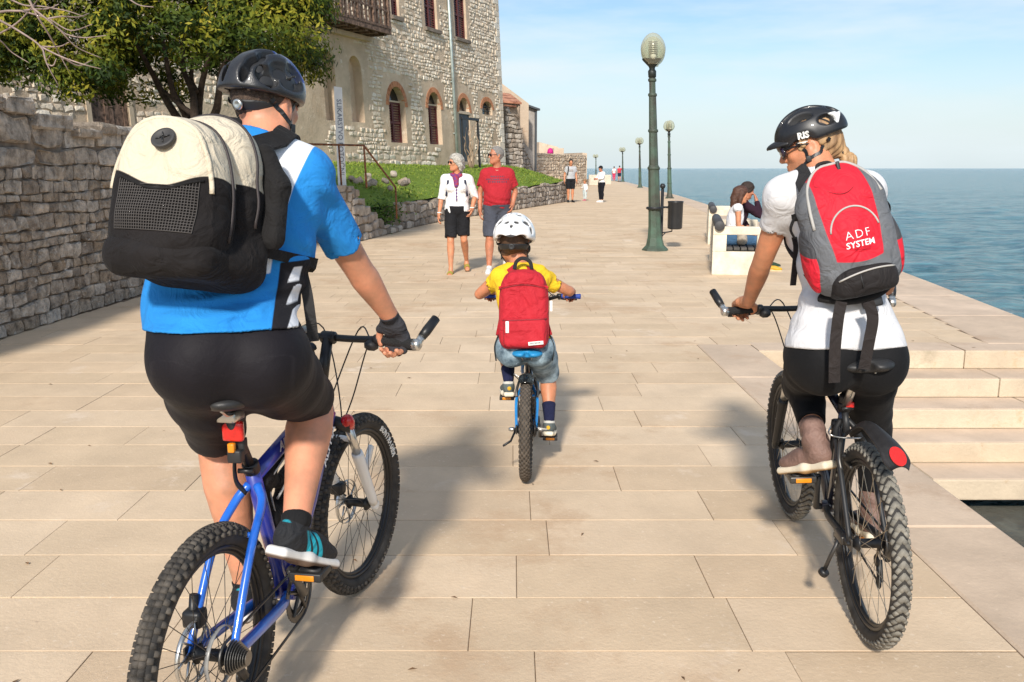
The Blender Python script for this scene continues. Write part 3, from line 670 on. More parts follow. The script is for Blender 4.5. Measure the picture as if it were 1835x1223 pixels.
            zt = z1 - .72; add('door', fbox(s0 + .01, s1 - .01, z0 - .5, zt, -.12, -.06), m_slate, B, smooth=False); add('fanlight', fbox(s0 + .01, s1 - .01, zt + .12, z1, -dep + .01, -dep + .03), m_glass, B, smooth=False)
            add('lintel', fbox(s0 - .06, s1 + .06, zt, zt + .12, -.2, .02), m_fac, B, smooth=False)
        elif kind == 'dark':
            add('window_pane', fbox(s0, s1, z0, z1, -dep + .01, -dep + .03), m_glass, B, smooth=False)
            g = [fbox(s0 + w * t - .012, s0 + w * t + .012, z0, z1 - .1, -.12, -.10) for t in (.2, .4, .6, .8)] + [fbox(s0, s1, z0 + (z1 - z0) * t - .012, z0 + (z1 - z0) * t + .012, -.10, -.085) for t in (.3, .6)]
            add('window_bars', join(*g), m_black, B, smooth=False)
        elif kind == 'niche':
            add('slit_window', fbox(s1 - .22, s1 - .10, z0 + .05, z0 + (z1 - z0) * .55, -dep + .01, -dep + .02), m_glass, B, smooth=False)
        elif kind == 'olddoor':
            for h in (0, 1):
                a, b = (s0 + .02, sm - .01) if h == 0 else (sm + .01, s1 - .02); fr_ = [fbox(a, a + .12, z0, z1, -.12, -.04), fbox(b - .12, b, z0, z1, -.12, -.04), fbox(a + .12, b - .12, z0, z0 + 1.15, -.11, -.06), fbox(a + .12, b - .12, z1 - .15, z1, -.115, -.045), fbox((a + b) / 2 - .03, (a + b) / 2 + .03, z0 + 1.15, z1, -.115, -.055), fbox(a + .12, b - .12, z0 + 1.9, z0 + 1.96, -.115, -.06)]
                dd = add('door_leaf', join(*fr_), m_wood, B, smooth=False); add('pane', fbox(a + .1, b - .1, z0 + 1.1, z1 - .1, -.10, -.09), M('amber_dusty_glass', (.26, .13, .05), .4, var=.3, coords='World'), dd, smooth=False)
            add('door_frame', join(fbox(s1, s1 + .14, z0, z1 + .14, -.1, .03), fbox(s0 - .14, s0, z0, z1 + .14, -.1, .03), fbox(s0, s1, z1, z1 + .14, -.1, .03)), m_step, B, smooth=False)
    # balcony of old timber
    s0, s1 = fs(701, 50, 1.)[0], fs(540, 20, 1.)[0]; zf = fs(700, 52, 1.)[1]
    bal = add('balcony', join(fbox(s0, s1, zf - .02, zf + .06, .0, 1.02), fbox(s0, s1, zf - .20, zf - .02, .90, 1.0), fbox(s0, s0 + .1, zf - .2, zf - .02, 0, .9)), m_wood, B, smooth=False)
    for i in range(9):
        s = s0 + .25 + i * (s1 - s0 - .4) / 8; add('beam', fbox(s - .09, s + .09, zf - .26, zf - .02, .0, .88), m_wood, bal, smooth=False)
    n = int((s1 - s0) / .26)
    for i in range(n):
        s = s0 + .02 + i * .26; add('board', fbox(s, s + (.10 if i % 4 else .13), zf + .06, zf + 1.15, .93 if i % 4 else .90, .97 if i % 4 else 1.01), m_wood, bal, smooth=False)
    for i in range(4): add('board', fbox(s0 - .01, s0 + .04, zf + .06, zf + 1.15, .12 + i * .22, .20 + i * .22), m_wood, bal, smooth=False)
    add('handrail', join(fbox(s0 - .02, s1, zf + 1.15, zf + 1.25, .88, 1.04), fbox(s0 - .02, s1, zf + .55, zf + .62, .975, .995), fbox(s0 - .03, s0 + .07, zf + 1.15, zf + 1.25, 0, .88)), m_wood, bal, smooth=False)
    add('brackets_band', fbox(s0 + .1, s1, zf - .42, zf - .26, 0, .22), m_plast, bal, smooth=False)
    # downpipe
    sa, za = fs(812, 150, .1)[0], 0.; P = [fw(sa, 12, .10), fw(sa, BASE - .2, .10)]
    add('downpipe', tube(P, .065, 10), m_zinc, B)
    g = [tube([fw(sa, z, .02), fw(sa, z + .04, .02)], .09, 8) for z in (3, 5.2, 7.4)]; add('pipe_clamp', join(*g), m_zinc, B)
    return B
bld = building()
def door_frame_stand():
    """black iron portal with a dry creeper standing in front of the grey door"""
    t = empty('iron_portal', tuple(fw(3.6, 1.5, 1.5)), label='thin black iron portal frame in front of the grey door', cat='portal')
    s0, s1 = fs(858, 250, 1.6)[0], fs(829, 250, 1.6)[0]; zt = fs(845, 216, 1.6)[1]
    add('frame', join(fbox(s0, s0 + .08, 1.3, zt, 1.56, 1.64), fbox(s1 - .06, s1, 1.3, zt, 1.57, 1.63), fbox(s0 - .05, s1 + .05, zt, zt + .1, 1.55, 1.65)), m_black, t, smooth=False)
    g = []; r = np.random.default_rng(4)
    for i in range(7):
        p = fw((s0 + s1) / 2 + .1, 1.4, 1.6); P = [p]
        for j in range(6): p = p + A(r.normal() * .12, r.normal() * .12, .25 + .1 * r.random()); P.append(p)
        g.append(tube(P, np.linspace(.04, .008, 7), 5))
    add('dry_creeper', join(*g), M('dry_creeper_bark', (.35, .25, .17), .9, coords='World'), t)
door_frame_stand()
# ---------------------------------------------------------------- lawn bank between the low wall and the building
def lawn():
    m = stone_mat('lawn_turf', [(.12, .19, .022), (.16, .235, .03)], .95, [((.17, .24, .03), 1.5, .52), ((.26, .22, .08), 2.2, .62), ((.09, .155, .018), 4., .58)], 3., .6, 40., .3, .04)
    wl = np.array([(-4.6, 20.0), (-2.9, 22.2), (-2.05, 26.5), (.1, 33.4), (2.38, 41.2), (2.4, 44)]); n, k = 90, 46; V = np.zeros((n, k, 3)); rr = np.random.default_rng(6); w = wob(14, 1.3, 1.); w2 = wob(15, 6, 1.)
    seg = np.concatenate([[0], np.cumsum(np.linalg.norm(np.diff(wl, axis=0), axis=1))]); 
    for i in range(n):
        t = i / (n - 1); q = t * seg[-1]; a = A(np.interp(q, seg, wl[:, 0]), np.interp(q, seg, wl[:, 1]), .58 + .014 * q)
        sb = 23 - t * 23.2; b = FC + FD * sb; b = A(b[0], b[1], 1.70 - .10 * t) if t < .93 else A(b[0] + (t - .93) * 16, b[1], 1.6 - (t - .93) * 11)
        for j in range(k):
            u = j / (k - 1); p = lerp(a, b, u); p[2] = a[2] + (b[2] - a[2]) * (1 - (1 - u) ** 1.9) ; V[i, j] = p
    P = V.reshape(-1, 3); P[:, 2] += .035 * w(P) + .012 * w2(P); I = np.arange(n * k).reshape(n, k); f = np.stack([I[:-1, :-1], I[1:, :-1], I[1:, 1:], I[:-1, 1:]], -1).reshape(-1, 4)
    link('lawn', mesh('lawn', P, f, m, True, None, {'rnd': rr.random(len(P))}), kind='structure')
    # blades
    N = 10000; fi = rr.integers(0, len(f), N); uv = rr.random((N, 2)); q = P[f[fi]]; base = (q[:, 0] * (1 - uv[:, :1]) + q[:, 1] * uv[:, :1]) * (1 - uv[:, 1:]) + (q[:, 3] * (1 - uv[:, :1]) + q[:, 2] * uv[:, :1]) * uv[:, 1:]
    keep = rr.random(N) < .55 + .45 * np.clip(w(base) * 1.2 + .3, 0, 1); base = base[keep]; N = len(base)
    a = rr.uniform(0, 6.28, N); d = np.stack([np.cos(a), np.sin(a), np.zeros(N)], 1) * rr.uniform(.012, .03, (N, 1)); h = rr.uniform(.02, .075, N) * (1 + .5 * (w(base) > .4)); tip = base + np.stack([rr.normal(size=N) * .04, rr.normal(size=N) * .04, h], 1)
    v = np.stack([base - d, base + d, tip], 1).reshape(-1, 3); ff = np.arange(3 * N).reshape(N, 3)
    mb = stone_mat('grass_blades', [(.13, .20, .022), (.19, .27, .032), (.28, .30, .07)], .8, None, 2., 0., 10., .3)
    link('grass', mesh('grass', v, ff, mb, False, None, {'rnd': np.repeat(rr.random(N), 3)}), label='short green grass on the bank below the stone building', cat='grass', kind='stuff')
    # loose pale stones on the bank
    for i, (x, y, Y, sz) in enumerate([(668, 329, 23.5, .28), (690, 326, 24.5, .24), (706, 312, 26, .26), (716, 326, 25.2, .34), (724, 333, 24.2, .22), (636, 322, 24, .34), (655, 318, 25, .28), (700, 338, 23.4, .2)]):
        p = px(x, y, Y); r = np.random.default_rng(i); s = U(*[rbox(p + r.normal(size=3) * sz * .15, A(sz * .5, sz * .35, sz * .25) * r.uniform(.6, 1, 3), .03, fr(r.normal(size=3), (0, 0, 1))) for _ in range(2)], k=.05)
        o, g = sd('boulder', disp(s, wob(i, 22, .012), .02), .03, m_low, None, {'rnd': lambda P, r=r: np.full(len(P), r.random())}, label=['pale rock in the grass just right of the first rail post', 'pale rock left of the sloping handrail on the bank', 'small upright pale rock highest on the bank', 'long pale slab lying under the sloping handrail on the bank', 'small pale rock below the long slab on the bank', 'pale rock in the grass right of the white sign', 'pale rock behind the rail post on the bank', 'lowest small rock of the bank near the wall top'][i], cat='rock', group='loose rocks on the grass bank')
lawn()
# ---------------------------------------------------------------- rusty railing and the tall sign
def railing():
    t = empty('railing', (-3.6, 18.6, 1.16), label='thin rusty handrail with posts above the stepped stone wall', cat='railing'); r_ = .022
    P = [px(440, 255, 18.5), px(540, 258.5, 18.5), px(652, 261, 18.5), px(709, 336, 20.6)]
    add('handrail', tube(P, r_, 8), m_rust, t)
    for a, b in ((P[2], px(657, 337, 18.5)), (px(607, 260, 18.5), px(612, 335, 18.5)), (P[3], px(711, 392, 20.6))): add('post', tube([a, b], r_ * .9, 8), m_rust, t)
railing()
def sign():
    t = empty('sign_pylon', tuple(px(610, 334, 19.2)), label='tall narrow white sign with vertical lettering behind the railing', cat='sign')
    tl, tr_, bl, br = px(598, 155, 19.2), px(612, 157, 19.3), px(606, 335, 19.2), px(620, 335, 19.3); d = A(0, .05, 0)
    m = M('white_sign_board', (.78, .78, .76), .5, var=.05, coords='World')
    v = np.array([bl, br, tr_, tl, bl + d, br + d, tr_ + d, tl + d]); add('board', (v, [[0, 1, 2, 3], [7, 6, 5, 4], [0, 4, 5, 1], [1, 5, 6, 2], [2, 6, 7, 3], [3, 7, 4, 0]]), m, t, smooth=False)
    x = nrm(bl - tl); z = nrm(np.cross(tr_ - tl, x)) ; z = z if z[1] < 0 else -z; y = np.cross(z, x); c = (tl + tr_ + bl + br) / 4
    add('lettering', xf(text_mesh('SLIKARSTVO POTOČNI', .150, .0, .001), basis(x, y, z), c + z * .004 + y * .01), M('dark_sign_ink', (.13, .15, .20), .6), t, smooth=False)
    add('small_lettering', xf(text_mesh('galerija', .12, .0, .001), basis(x, y, z), c + z * .004 + x * .78 - y * .055), M('red_sign_ink', (.5, .10, .06), .6), t, smooth=False) if False else None
sign()
# ---------------------------------------------------------------- church and walls beyond the corner
def far_buildings():
    m_oc = stone_mat('ochre_render', [(.48, .37, .27), (.55, .44, .33)], .95, [((.36, .25, .17), .5, .56)], .8, .4, 6., .2)
    m_gr = stone_mat('grey_render', [(.34, .31, .28), (.42, .39, .36)], .95, [((.25, .22, .19), .8, .56)], 1., .4, 6., .25)
    m_tile = M('red_roof_tiles', (.34, .12, .065), .9, var=.4, scale=2, coords='World', tint=(.42, .2, .12))
    def prism(name, x0, x1, Y0, dY, ytl, ytr, yb, mat, parent, slx=0.):
        """upright block whose front corners are placed by eye, running dY metres back"""
        a, b = px(x0, yb, Y0), px(x1, yb, Y0); za, zb = px(x0, ytl, Y0)[2], px(x1, ytr, Y0)[2]; q = A(-.35 * dY, dY, 0)
        P = [A(a[0], Y0, -.3), A(b[0], Y0, -.3), A(b[0] - slx, Y0, zb), A(a[0] - slx, Y0, za)]; v = np.array(P + [p + q for p in P])
        return link(name, mesh(name, v, [[0, 1, 2, 3], [7, 6, 5, 4], [0, 4, 5, 1], [1, 5, 6, 2], [2, 6, 7, 3], [3, 7, 4, 0]], mat, False, None, {'rnd': np.full(8, .5)}), parent)
    # rubble buttress wall right behind the corner, its top sloping down
    t = empty('buttress_wall', (0, 50, 0), label='rough sloping rubble buttress behind the building corner', cat='wall')
    a, b = A(-.25, 48.5, 0), A(1.25, 56.5, 0); d = nrm(b - a); n = A(d[1], -d[0], 0); L = np.linalg.norm(b - a); tp = lambda s: 4.75 - 3.15 * s / L * (1.0 if s > 1 else 1.)
    add('core', extrude([(0, -.1), (L, -.1)] + [(s, tp(s) - .04) for s in np.linspace(L, 0, 20)], .9, basis(d, A(0, 0, 1), n), a - n * .92), m_mort, t, smooth=False)
    lay(rubble(L, tp, (.16, .3), (.2, .6), 91, .012, .5), a, d, n, m_low, t, 33, (.02, .08), 60)
    t = empty('buttress_pier', (.2, 47.6, 0), label='rubble end pier of the buttress seen against the corner', cat='wall')
    a2 = A(-.36, 47.4, 0); b2 = A(.55, 48.1, 0); d2 = nrm(b2 - a2); n2 = A(d2[1], -d2[0], 0); L2 = np.linalg.norm(b2 - a2); tp2 = lambda s: 4.6 - 1.1 * s / L2
    add('core', extrude([(0, -.1), (L2, -.1), (L2, tp2(L2) - .04), (0, tp2(0) - .04)], .7, basis(d2, A(0, 0, 1), n2), a2 - n2 * .72), m_mort, t, smooth=False)
    lay(rubble(L2, tp2, (.18, .3), (.2, .5), 92, .012, .5), a2, d2, n2, m_low, t, 34, (.03, .10), 40)
    # tall ochre church nave with a sloping gable line and a low tiled apse, slender block with an eave
    t = empty('church', (1, 62, 0), label='tall ochre church wall with a sloping gable beyond the building corner', cat='church')
    prism('nave_wall', 884, 947, 63, 9, 138, 186, 300, m_oc, t)
    ap = prism('apse', 893, 932, 58.5, 3, 181, 184, 300, m_oc, t)
    a, b, c0, c1 = px(895, 180, 58.2), px(935, 184, 58.2), px(899, 166, 61), px(914, 168, 61); add('apse_roof', (np.array([a, b, c1, c0, a - A(0, 0, .12), b - A(0, 0, .12), c1 - A(0, 0, .12), c0 - A(0, 0, .12)]), [[0, 1, 2, 3], [7, 6, 5, 4], [0, 4, 5, 1], [1, 5, 6, 2], [2, 6, 7, 3], [3, 7, 4, 0]]), m_tile, t, smooth=False)
    g = []
    for i in range(9):
        p = px(904 + i * 2.5, 190 + i * .25, 58.2); g.append(tube([p - A(0, .3, 0), p + A(0, .3, .05)], .06, 6))
    add('eave_tiles', join(*g), m_tile, t)
    g = [tube([px(930 + i * .6, 187, 58.4)] + [px(919 + 9 * math.cos(q), 214 - 9 * math.sin(q), 58.4) for q in np.linspace(0, math.pi, 8)], .05, 5) for i in range(1)]
    add('blind_arch', join(*g), m_oc, t)
    t = empty('church_annex', (2, 65, 0), label='slender grey church annex with a dark projecting eave', cat='building')
    prism('annex_wall', 945, 962, 65, 5, 192, 198, 300, m_gr, t); prism('corner_shaft', 958.5, 961.5, 64.9, .3, 199, 200, 300, m_slate, t)
    a, b = px(944, 190, 64.6), px(968, 198.5, 64.6); q = A(-1.5, 5, .1); v = np.array([a, b, b + q, a + q]); v = np.concatenate([v, v + A(0, 0, .13)]); add('eave', (v, [[3, 2, 1, 0], [4, 5, 6, 7], [0, 1, 5, 4], [1, 2, 6, 5], [2, 3, 7, 6], [3, 0, 4, 7]]), m_slate, t, smooth=False)
    t = empty('sloping_rampart', (2, 60, 0), label='smooth grey rampart wall descending towards the terrace', cat='wall')
    prism('rampart_wall', 930, 955, 60, 4, 246, 274, 330, m_gr, t)
    # terrace wall
    t = wall_run('terrace_wall', 'pale coursed terrace wall at the far end of the bank', [tuple(px(948, 320, 66)[:2]), tuple(px(1049, 331, 79)[:2])], lambda s: 2.62 + .0 * s, (.17, .28), (.3, .8), 120, m_warm, .8, 200)
    e = px(1049, 331, 79); prism('terrace_end', 1043, 1051, 79.3, 5, 274, 275, 334, m_warm, t)
    t = empty('terrace_hut', (4, 80, 2.6), label='low stone parapet hut on top of the terrace wall', cat='hut')
    prism('hut_wall', 966, 1000, 82, 4, 255, 264, 300, m_warm, t); prism('hut_roof', 964, 1001, 81.8, 4.4, 254, 263, 257.5, m_low, t) if False else None
    prism('parapet', 992, 1010, 81, 3, 266, 266, 300, m_warm, t)
    p = px(986, 276, 80); mg = M('magenta_canvas', (.55, .01, .20), .7, var=.15)
    v, f = lathe([(.27, 0), (.27, .22), (.23, .40), (.12, .52), (.01, .56)], 14, (0, 0, 1), p - A(0, 0, .05)); add('parasol', (v, f), mg, None, label='folded magenta canvas parasol on the terrace wall', cat='parasol')
    # low seats and rim at the head of the promenade
    t = add('low_kerb', join(bbox((5.6, 82, 0), (8.4, 82.6, .55), .03), bbox((5.4, 78, 0), (5.9, 82, .7), .03), bbox((7.3, 86, 0), (9.4, 86.5, .9), .03)), M('pale_kerb_stone', (.6, .52, .42), .9, var=.15, coords='World'), None, smooth=False, label='low pale stone kerb at the end of the terrace wall', cat='kerb')
far_buildings()
def hinterland():
    v = A(-60, 16.7, -.06, -4.35, 16.7, -.06, -4.35, 19, -.06, -3.2, 22, -.06, 2.4, 41.2, -.06, 2.4, 130, -.06, -60, 130, -.06).reshape(-1, 3)
    link('ground', mesh('ground', v, [[0, 1, 2, 3, 4, 5, 6]], M('packed_earth', (.20, .15, .09), .95, var=.3, coords='World'), False), kind='structure')
    v = A(-60, -6, 1.3, -5.3, -6, 1.3, -5.3, 18.6, 1.3, -7.4, 18.6, 1.3, -8, 24, 1.5, -60, 24, 1.5).reshape(-1, 3)
    link('garden_ground', mesh('garden_ground', v, [[0, 1, 2, 3, 4, 5]], M('garden_soil', (.10, .09, .04), .95, var=.4, coords='World'), False), kind='structure')
hinterland()
# ================================================================== TREES, LAMPS, BENCHES
def leaf_mat(name, cols):
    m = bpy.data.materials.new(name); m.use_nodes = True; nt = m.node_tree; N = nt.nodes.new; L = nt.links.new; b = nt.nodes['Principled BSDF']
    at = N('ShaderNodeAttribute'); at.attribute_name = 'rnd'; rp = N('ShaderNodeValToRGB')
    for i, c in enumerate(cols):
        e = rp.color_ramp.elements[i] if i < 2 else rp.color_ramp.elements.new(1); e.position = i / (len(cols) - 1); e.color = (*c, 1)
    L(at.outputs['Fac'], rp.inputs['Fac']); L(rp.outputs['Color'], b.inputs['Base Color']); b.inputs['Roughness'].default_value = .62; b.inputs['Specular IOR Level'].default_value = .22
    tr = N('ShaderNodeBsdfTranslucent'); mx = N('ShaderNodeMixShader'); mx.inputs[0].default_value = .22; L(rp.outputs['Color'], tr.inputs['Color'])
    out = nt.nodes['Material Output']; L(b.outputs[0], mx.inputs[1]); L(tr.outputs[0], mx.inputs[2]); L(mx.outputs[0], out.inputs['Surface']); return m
def leafy_tree():
    Y = 16.; base = px(352, 300, Y); t = empty('evergreen_tree', (base[0], Y, 1.3), label='dense dark green evergreen tree with fanning stems behind the rubble wall', cat='tree')
    bark = M('dark_bark', (.055, .036, .024), .9, var=.4, scale=14, bump=.6, bscale=50, coords='World')
    g = []; foot = px(350, 262, Y)
    stems = [[(350, 255), (318, 212), (290, 165), (272, 130), (240, 70)], [(350, 250), (330, 200), (312, 170), (302, 130), (290, 60)], [(352, 240), (348, 200), (345, 165), (328, 120), (330, 50)], [(354, 240), (356, 190), (362, 150), (372, 110), (390, 40)], [(356, 250), (385, 205), (392, 170), (400, 120), (450, 50)], [(345, 205), (318, 185), (296, 165)], [(352, 165), (343, 140), (348, 90)]]
    for i, s in enumerate(stems):
        P = spline([px(x, y, Y + .25 * math.sin(i * 2.1 + j)) for j, (x, y) in enumerate(s)], 5); g.append(tube(P, np.linspace(.085 if i < 5 else .05, .03, len(P)), 8))
    g.append(tube([A(base[0], Y, 1.25), foot + A(0, 0, -.2), foot + A(0, 0, .15)], [.22, .17, .14], 10))
    add('trunk', join(*g), bark, t)
    r = np.random.default_rng(31); n = 0; V = []; Q = []; R0 = []
    c = px(275, 20, Y); rx, ry, rz = 3.35, 2.2, 2.3
    cl = []
    while len(cl) < 680:
        d = nrm(r.normal(size=3)); q = r.uniform(.55, 1.0) ** .6; p = c + d * A(rx, ry, rz) * q
        u = (p[0] - c[0]) / rx; zb = float(np.interp(p[0], [-9.3, -8, -7, -6.05, -5.5, -4.6, -3.4], [3.35, 3.0, 2.80, 3.05, 3.30, 3.15, 3.0])) + .10 * r.normal()
        if p[2] < zb: continue
        if p[0] > -3.25 or p[2] > 6.6: continue
        cl.append((p, d))
    for p, d in cl:
        k = int(r.integers(130, 200)); rr = r.uniform(.22, .42); tone = r.uniform(.05, .75); o = r.normal(size=(k, 3)); o /= np.linalg.norm(o, axis=1)[:, None]; o *= (r.random((k, 1)) ** .4) * rr * A(1.15, 1.15, .8)
        ce = p + o; nn = nrm(d + A(0, -.3, .5)) * .8 + o / rr * .7 + r.normal(size=(k, 3)) * .45; nn /= np.linalg.norm(nn, axis=1)[:, None]
        ax = np.cross(nn, r.normal(size=(k, 3))); ax /= np.linalg.norm(ax, axis=1)[:, None]; sx = np.cross(nn, ax); l = r.uniform(.034, .066, (k, 1)); w = l * .36
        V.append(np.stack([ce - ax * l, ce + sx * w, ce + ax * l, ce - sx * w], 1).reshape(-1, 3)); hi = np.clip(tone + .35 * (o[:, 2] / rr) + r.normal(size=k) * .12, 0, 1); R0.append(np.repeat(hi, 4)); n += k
    V = np.concatenate(V); F = np.arange(4 * n).reshape(n, 4)
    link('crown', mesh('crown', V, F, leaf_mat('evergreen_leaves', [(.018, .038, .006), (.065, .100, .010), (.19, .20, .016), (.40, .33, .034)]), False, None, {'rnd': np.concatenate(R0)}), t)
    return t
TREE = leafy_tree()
def bare_tree():
    t = empty('bare_tree', (-5.6, 7.6, 1.3), label='leafless grey tree reaching thin twigs in from the upper left edge', cat='tree'); Y = 8.2
    B = [[(-60, 40), (0, 22), (39, 20), (60, 17), (86, 16), (105, 8)], [(39, 20), (86, 34), (126, 55), (165, 44)], [(-60, 5), (0, 37), (34, 56), (73, 84), (84, 115), (105, 154)], [(73, 84), (110, 102), (147, 115), (181, 124)], [(40, -20), (52, 0), (68, 31), (89, 65), (107, 99), (126, 133)], [(60, 16), (105, 52), (136, 84), (183, 105)], [(-40, 50), (0, 73), (21, 94), (52, 113)], [(205, -20), (233, 0), (251, 10), (275, 13)], [(105, 52), (120, 62), (150, 68), (190, 64)], [(76, 84), (82, 108), (90, 100)], [(84, 115), (95, 118), (101, 105)], [(86, 34), (110, 30), (140, 31), (160, 24)], [(110, 102), (140, 118), (165, 108)], [(70, 84), (105, 84), (124, 76)], [(-10, 66), (30, 42), (60, 10), (80, -20)], [(20, 0), (45, 10), (75, 12), (120, 20), (150, 30)]]
    g = []
    for i, b in enumerate(B):
        P = spline([px(x, y, Y + .2 * math.sin(i + j * .7)) for j, (x, y) in enumerate(b)], 5); g.append(tube(P, np.linspace(.014 if i in (0, 2, 4) else .009, .0035, len(P)), 5))
    add('twigs', join(*g), M('pale_twig_bark', (.30, .22, .19), .85, var=.3, coords='World'), t)
    P = spline([A(-5.7, 7.4, 1.2), A(-5.6, 7.5, 2.4), A(-5.3, 7.7, 3.4), px(-60, 22, Y)], 6); add('trunk', join(tube(P, np.linspace(.10, .016, len(P)), 8), tube(spline([A(-5.5, 7.6, 2.8), A(-5.2, 7.9, 3.6), A(-4.6, 8.2, 3.75), px(205, -20, Y)], 5), np.linspace(.05, .009, 16), 6), tube(spline([A(-5.3, 7.7, 3.4), px(20, -30, Y), px(40, -20, Y)], 5), np.linspace(.03, .01, 11), 6), tube(spline([A(-5.5, 7.6, 2.6), px(-80, 30, Y), px(-60, 5, Y)], 5), np.linspace(.04, .012, 11), 6), tube(spline([A(-5.5, 7.6, 2.3), px(-80, 70, Y), px(-40, 50, Y)], 5), np.linspace(.03, .01, 11), 6)), M('grey_bark', (.16, .12, .10), .9, var=.3, coords='World'), t)
bare_tree()
# ---------------------------------------------------------------- lamp posts
m_pat = M('green_patina_paint', (.070, .062, .046), .6, var=.30, scale=2.2, coords='World', tint=(.055, .105, .072), bump=.3, bscale=40)
m_lampblk = M('lamp_black_metal', (.02, .024, .022), .5, var=.2)
def globe_mat():
    m = bpy.data.materials.new('smoked_lamp_glass'); m.use_nodes = True; nt = m.node_tree; N = nt.nodes.new; L = nt.links.new; b = nt.nodes['Principled BSDF']
    b.inputs['Base Color'].default_value = (.62, .60, .48, 1); b.inputs['Roughness'].default_value = .12; tr = N('ShaderNodeBsdfTransparent'); tr.inputs['Color'].default_value = (.86, .86, .76, 1)
    mx = N('ShaderNodeMixShader'); lw = N('ShaderNodeLayerWeight'); lw.inputs['Blend'].default_value = .35; ra = N('ShaderNodeMapRange'); ra.inputs['To Min'].default_value = .15; ra.inputs['To Max'].default_value = .75
    L(lw.outputs['Facing'], ra.inputs['Value']); L(ra.outputs['Result'], mx.inputs[0]); L(tr.outputs[0], mx.inputs[1]); L(b.outputs[0], mx.inputs[2]); L(mx.outputs[0], nt.nodes['Material Output'].inputs['Surface']); return m
m_globe = globe_mat(); m_alu = M('ribbed_aluminium', (.62, .62, .58), .3, metal=.7, var=.05); m_white = M('white_enamel', (.8, .8, .76), .4, var=.03)
def lamp_proto():
    """one lamp post at the origin: flared foot, tapering post with collars, cup and two egg shaped globes"""
    t = empty('street_lamp'); lean = -.045
    def sh(vf): v = np.asarray(vf[0]).copy(); v[:, 0] += lean * v[:, 2] - 0.; return v, vf[1]
    post = lathe([(.25, 0), (.24, .03), (.17, .10), (.135, .25), (.118, .45), (.11, .8), (.10, 1.6), (.095, 1.62), (.085, 1.63), (.075, 2.3), (.065, 2.95), (.058, 2.97), (.055, 3.3)], 8)
    L = dict(local=True)
    add('post', sh(post), m_pat, t, smooth=False, **L)
    for z, r in ((.80, .125), (1.57, .115), (2.27, .092), (2.93, .08), (3.20, .075)): add('collar', sh(lathe([(r * .86, z - .03), (r, z - .02), (r, z + .02), (r * .86, z + .03)], 12)), m_pat, t, **L)
    add('cup', sh(lathe([(.07, 3.25), (.075, 3.36), (.05, 3.40), (.06, 3.44), (.17, 3.56), (.18, 3.585)], 16)), m_lampblk, t, **L)
    for i, (dx, dy) in enumerate(((0., -.16), (.07, .30))):
        prof = [(.09, 3.48)] + [(.222 * math.sin(a) * (1 - .12 * math.cos(a) * -1 if a > 1.57 else 1), 3.755 - .275 * math.cos(a)) for a in np.linspace(.45, 3.02, 16)]
        gl = add('globe', sh(lathe(prof, 24, (0, 0, 1), (dx, dy, 0))), m_globe, t, **L)
        add('louvre', sh(join(*[lathe([(.05, z), (.085, z + .004), (.085, z + .014), (.05, z + .018)], 14, (0, 0, 1), (dx, dy, 0)) for z in np.linspace(3.66, 3.86, 7)])), m_alu, gl, **L)
        add('bulb', sh(lathe([(.03, 3.56), (.055, 3.60), (.05, 3.66), (.03, 3.7)], 12, (0, 0, 1), (dx, dy, 0))), m_white, gl, **L)
        if i: add('arm', sh(tube([(0, 0, 3.42), (dx, dy, 3.52)], .035, 8)), m_lampblk, t, **L)
    return t
def copy_tree(o, parent=None):
    c = o.copy(); C.objects.link(c); c.parent = parent
    if parent is not None: c.matrix_parent_inverse = o.matrix_parent_inverse.copy()
    for ch in list(o.children): copy_tree(ch, c)
    return c
lp = lamp_proto()
for i, (x, y, lab) in enumerate([(1172, 449, 'tall green patinated lamp post with the black bin beside its foot'), (1200, 356, 'second lamp post along the quay edge, just right of the big one'), (1147, 337, 'third slim lamp post on the quay, left of the big one'), (1116, 326, 'far lamp post next to the distant walker in red shirt'), (1068, 324, 'small distant lamp post with round globe behind the woman in white')]):
    p = pz(x, y); o = lp if i == 0 else copy_tree(lp); o.location = (p[0] + (.02 if i == 0 else 0), p[1], 0); o.rotation_euler = (0, 0, i * .25 if i else 0); tag(o, lab, 'street lamp', 'lamp posts along the quay'); o.scale = (1, 1, .955)
    if i == 4: o.scale = (.85, .85, .80)
def bin_():
    p = pz(1184, 446); t = empty('litter_bin', (p[0], p[1], 0), label='black cylindrical litter bin on a thin post beside the big lamp', cat='litter bin')
    add('post', join(lathe([(.05, 0), (.05, .02), (.03, .03), (.03, 1.12)], 10, o=(p[0], p[1], 0)), lathe([(.02, 1.12), (.05, 1.15), (.052, 1.18), (.03, 1.22)], 10, o=(p[0], p[1], 0))), m_black, t)
    c = p + A(.25, -.02, 0); add('can', lathe([(.10, .37), (.135, .385), (.138, .40), (.142, .86), (.148, .87), (.148, .895), (.135, .895), (.13, .85)], 22, o=c), M('black_bin_plastic', (.022, .023, .025), .35, var=.2, scale=5), t)
    add('bracket', join(tube([p + A(0, 0, .30), p + A(.1, 0, .31), p + A(.2, 0, .33), p + A(.2, 0, .38)], .014, 6), tube([p + A(0, 0, .22), p + A(.09, 0, .31)], .01, 6)), m_black, t)
    add('bin_arm', tube([p + A(0, 0, .78), c + A(-.12, 0, .78)], .02, 8), m_black, t)
    add('lamp_strap', lathe([(.155, .76), (.16, .77), (.16, .79), (.155, .8)], 16, o=pz(1172, 449) + A(-.01, 0, 0)), m_black, t)
bin_()
m_conc = M('white_bench_stone', (.62, .56, .45), .85, var=.18, scale=5, detail=8, bump=.3, bscale=40, coords='World', tint=(.70, .62, .48)); m_slat = M('grey_brown_slats', (.075, .068, .062), .7, var=.25, scale=12, coords='World')
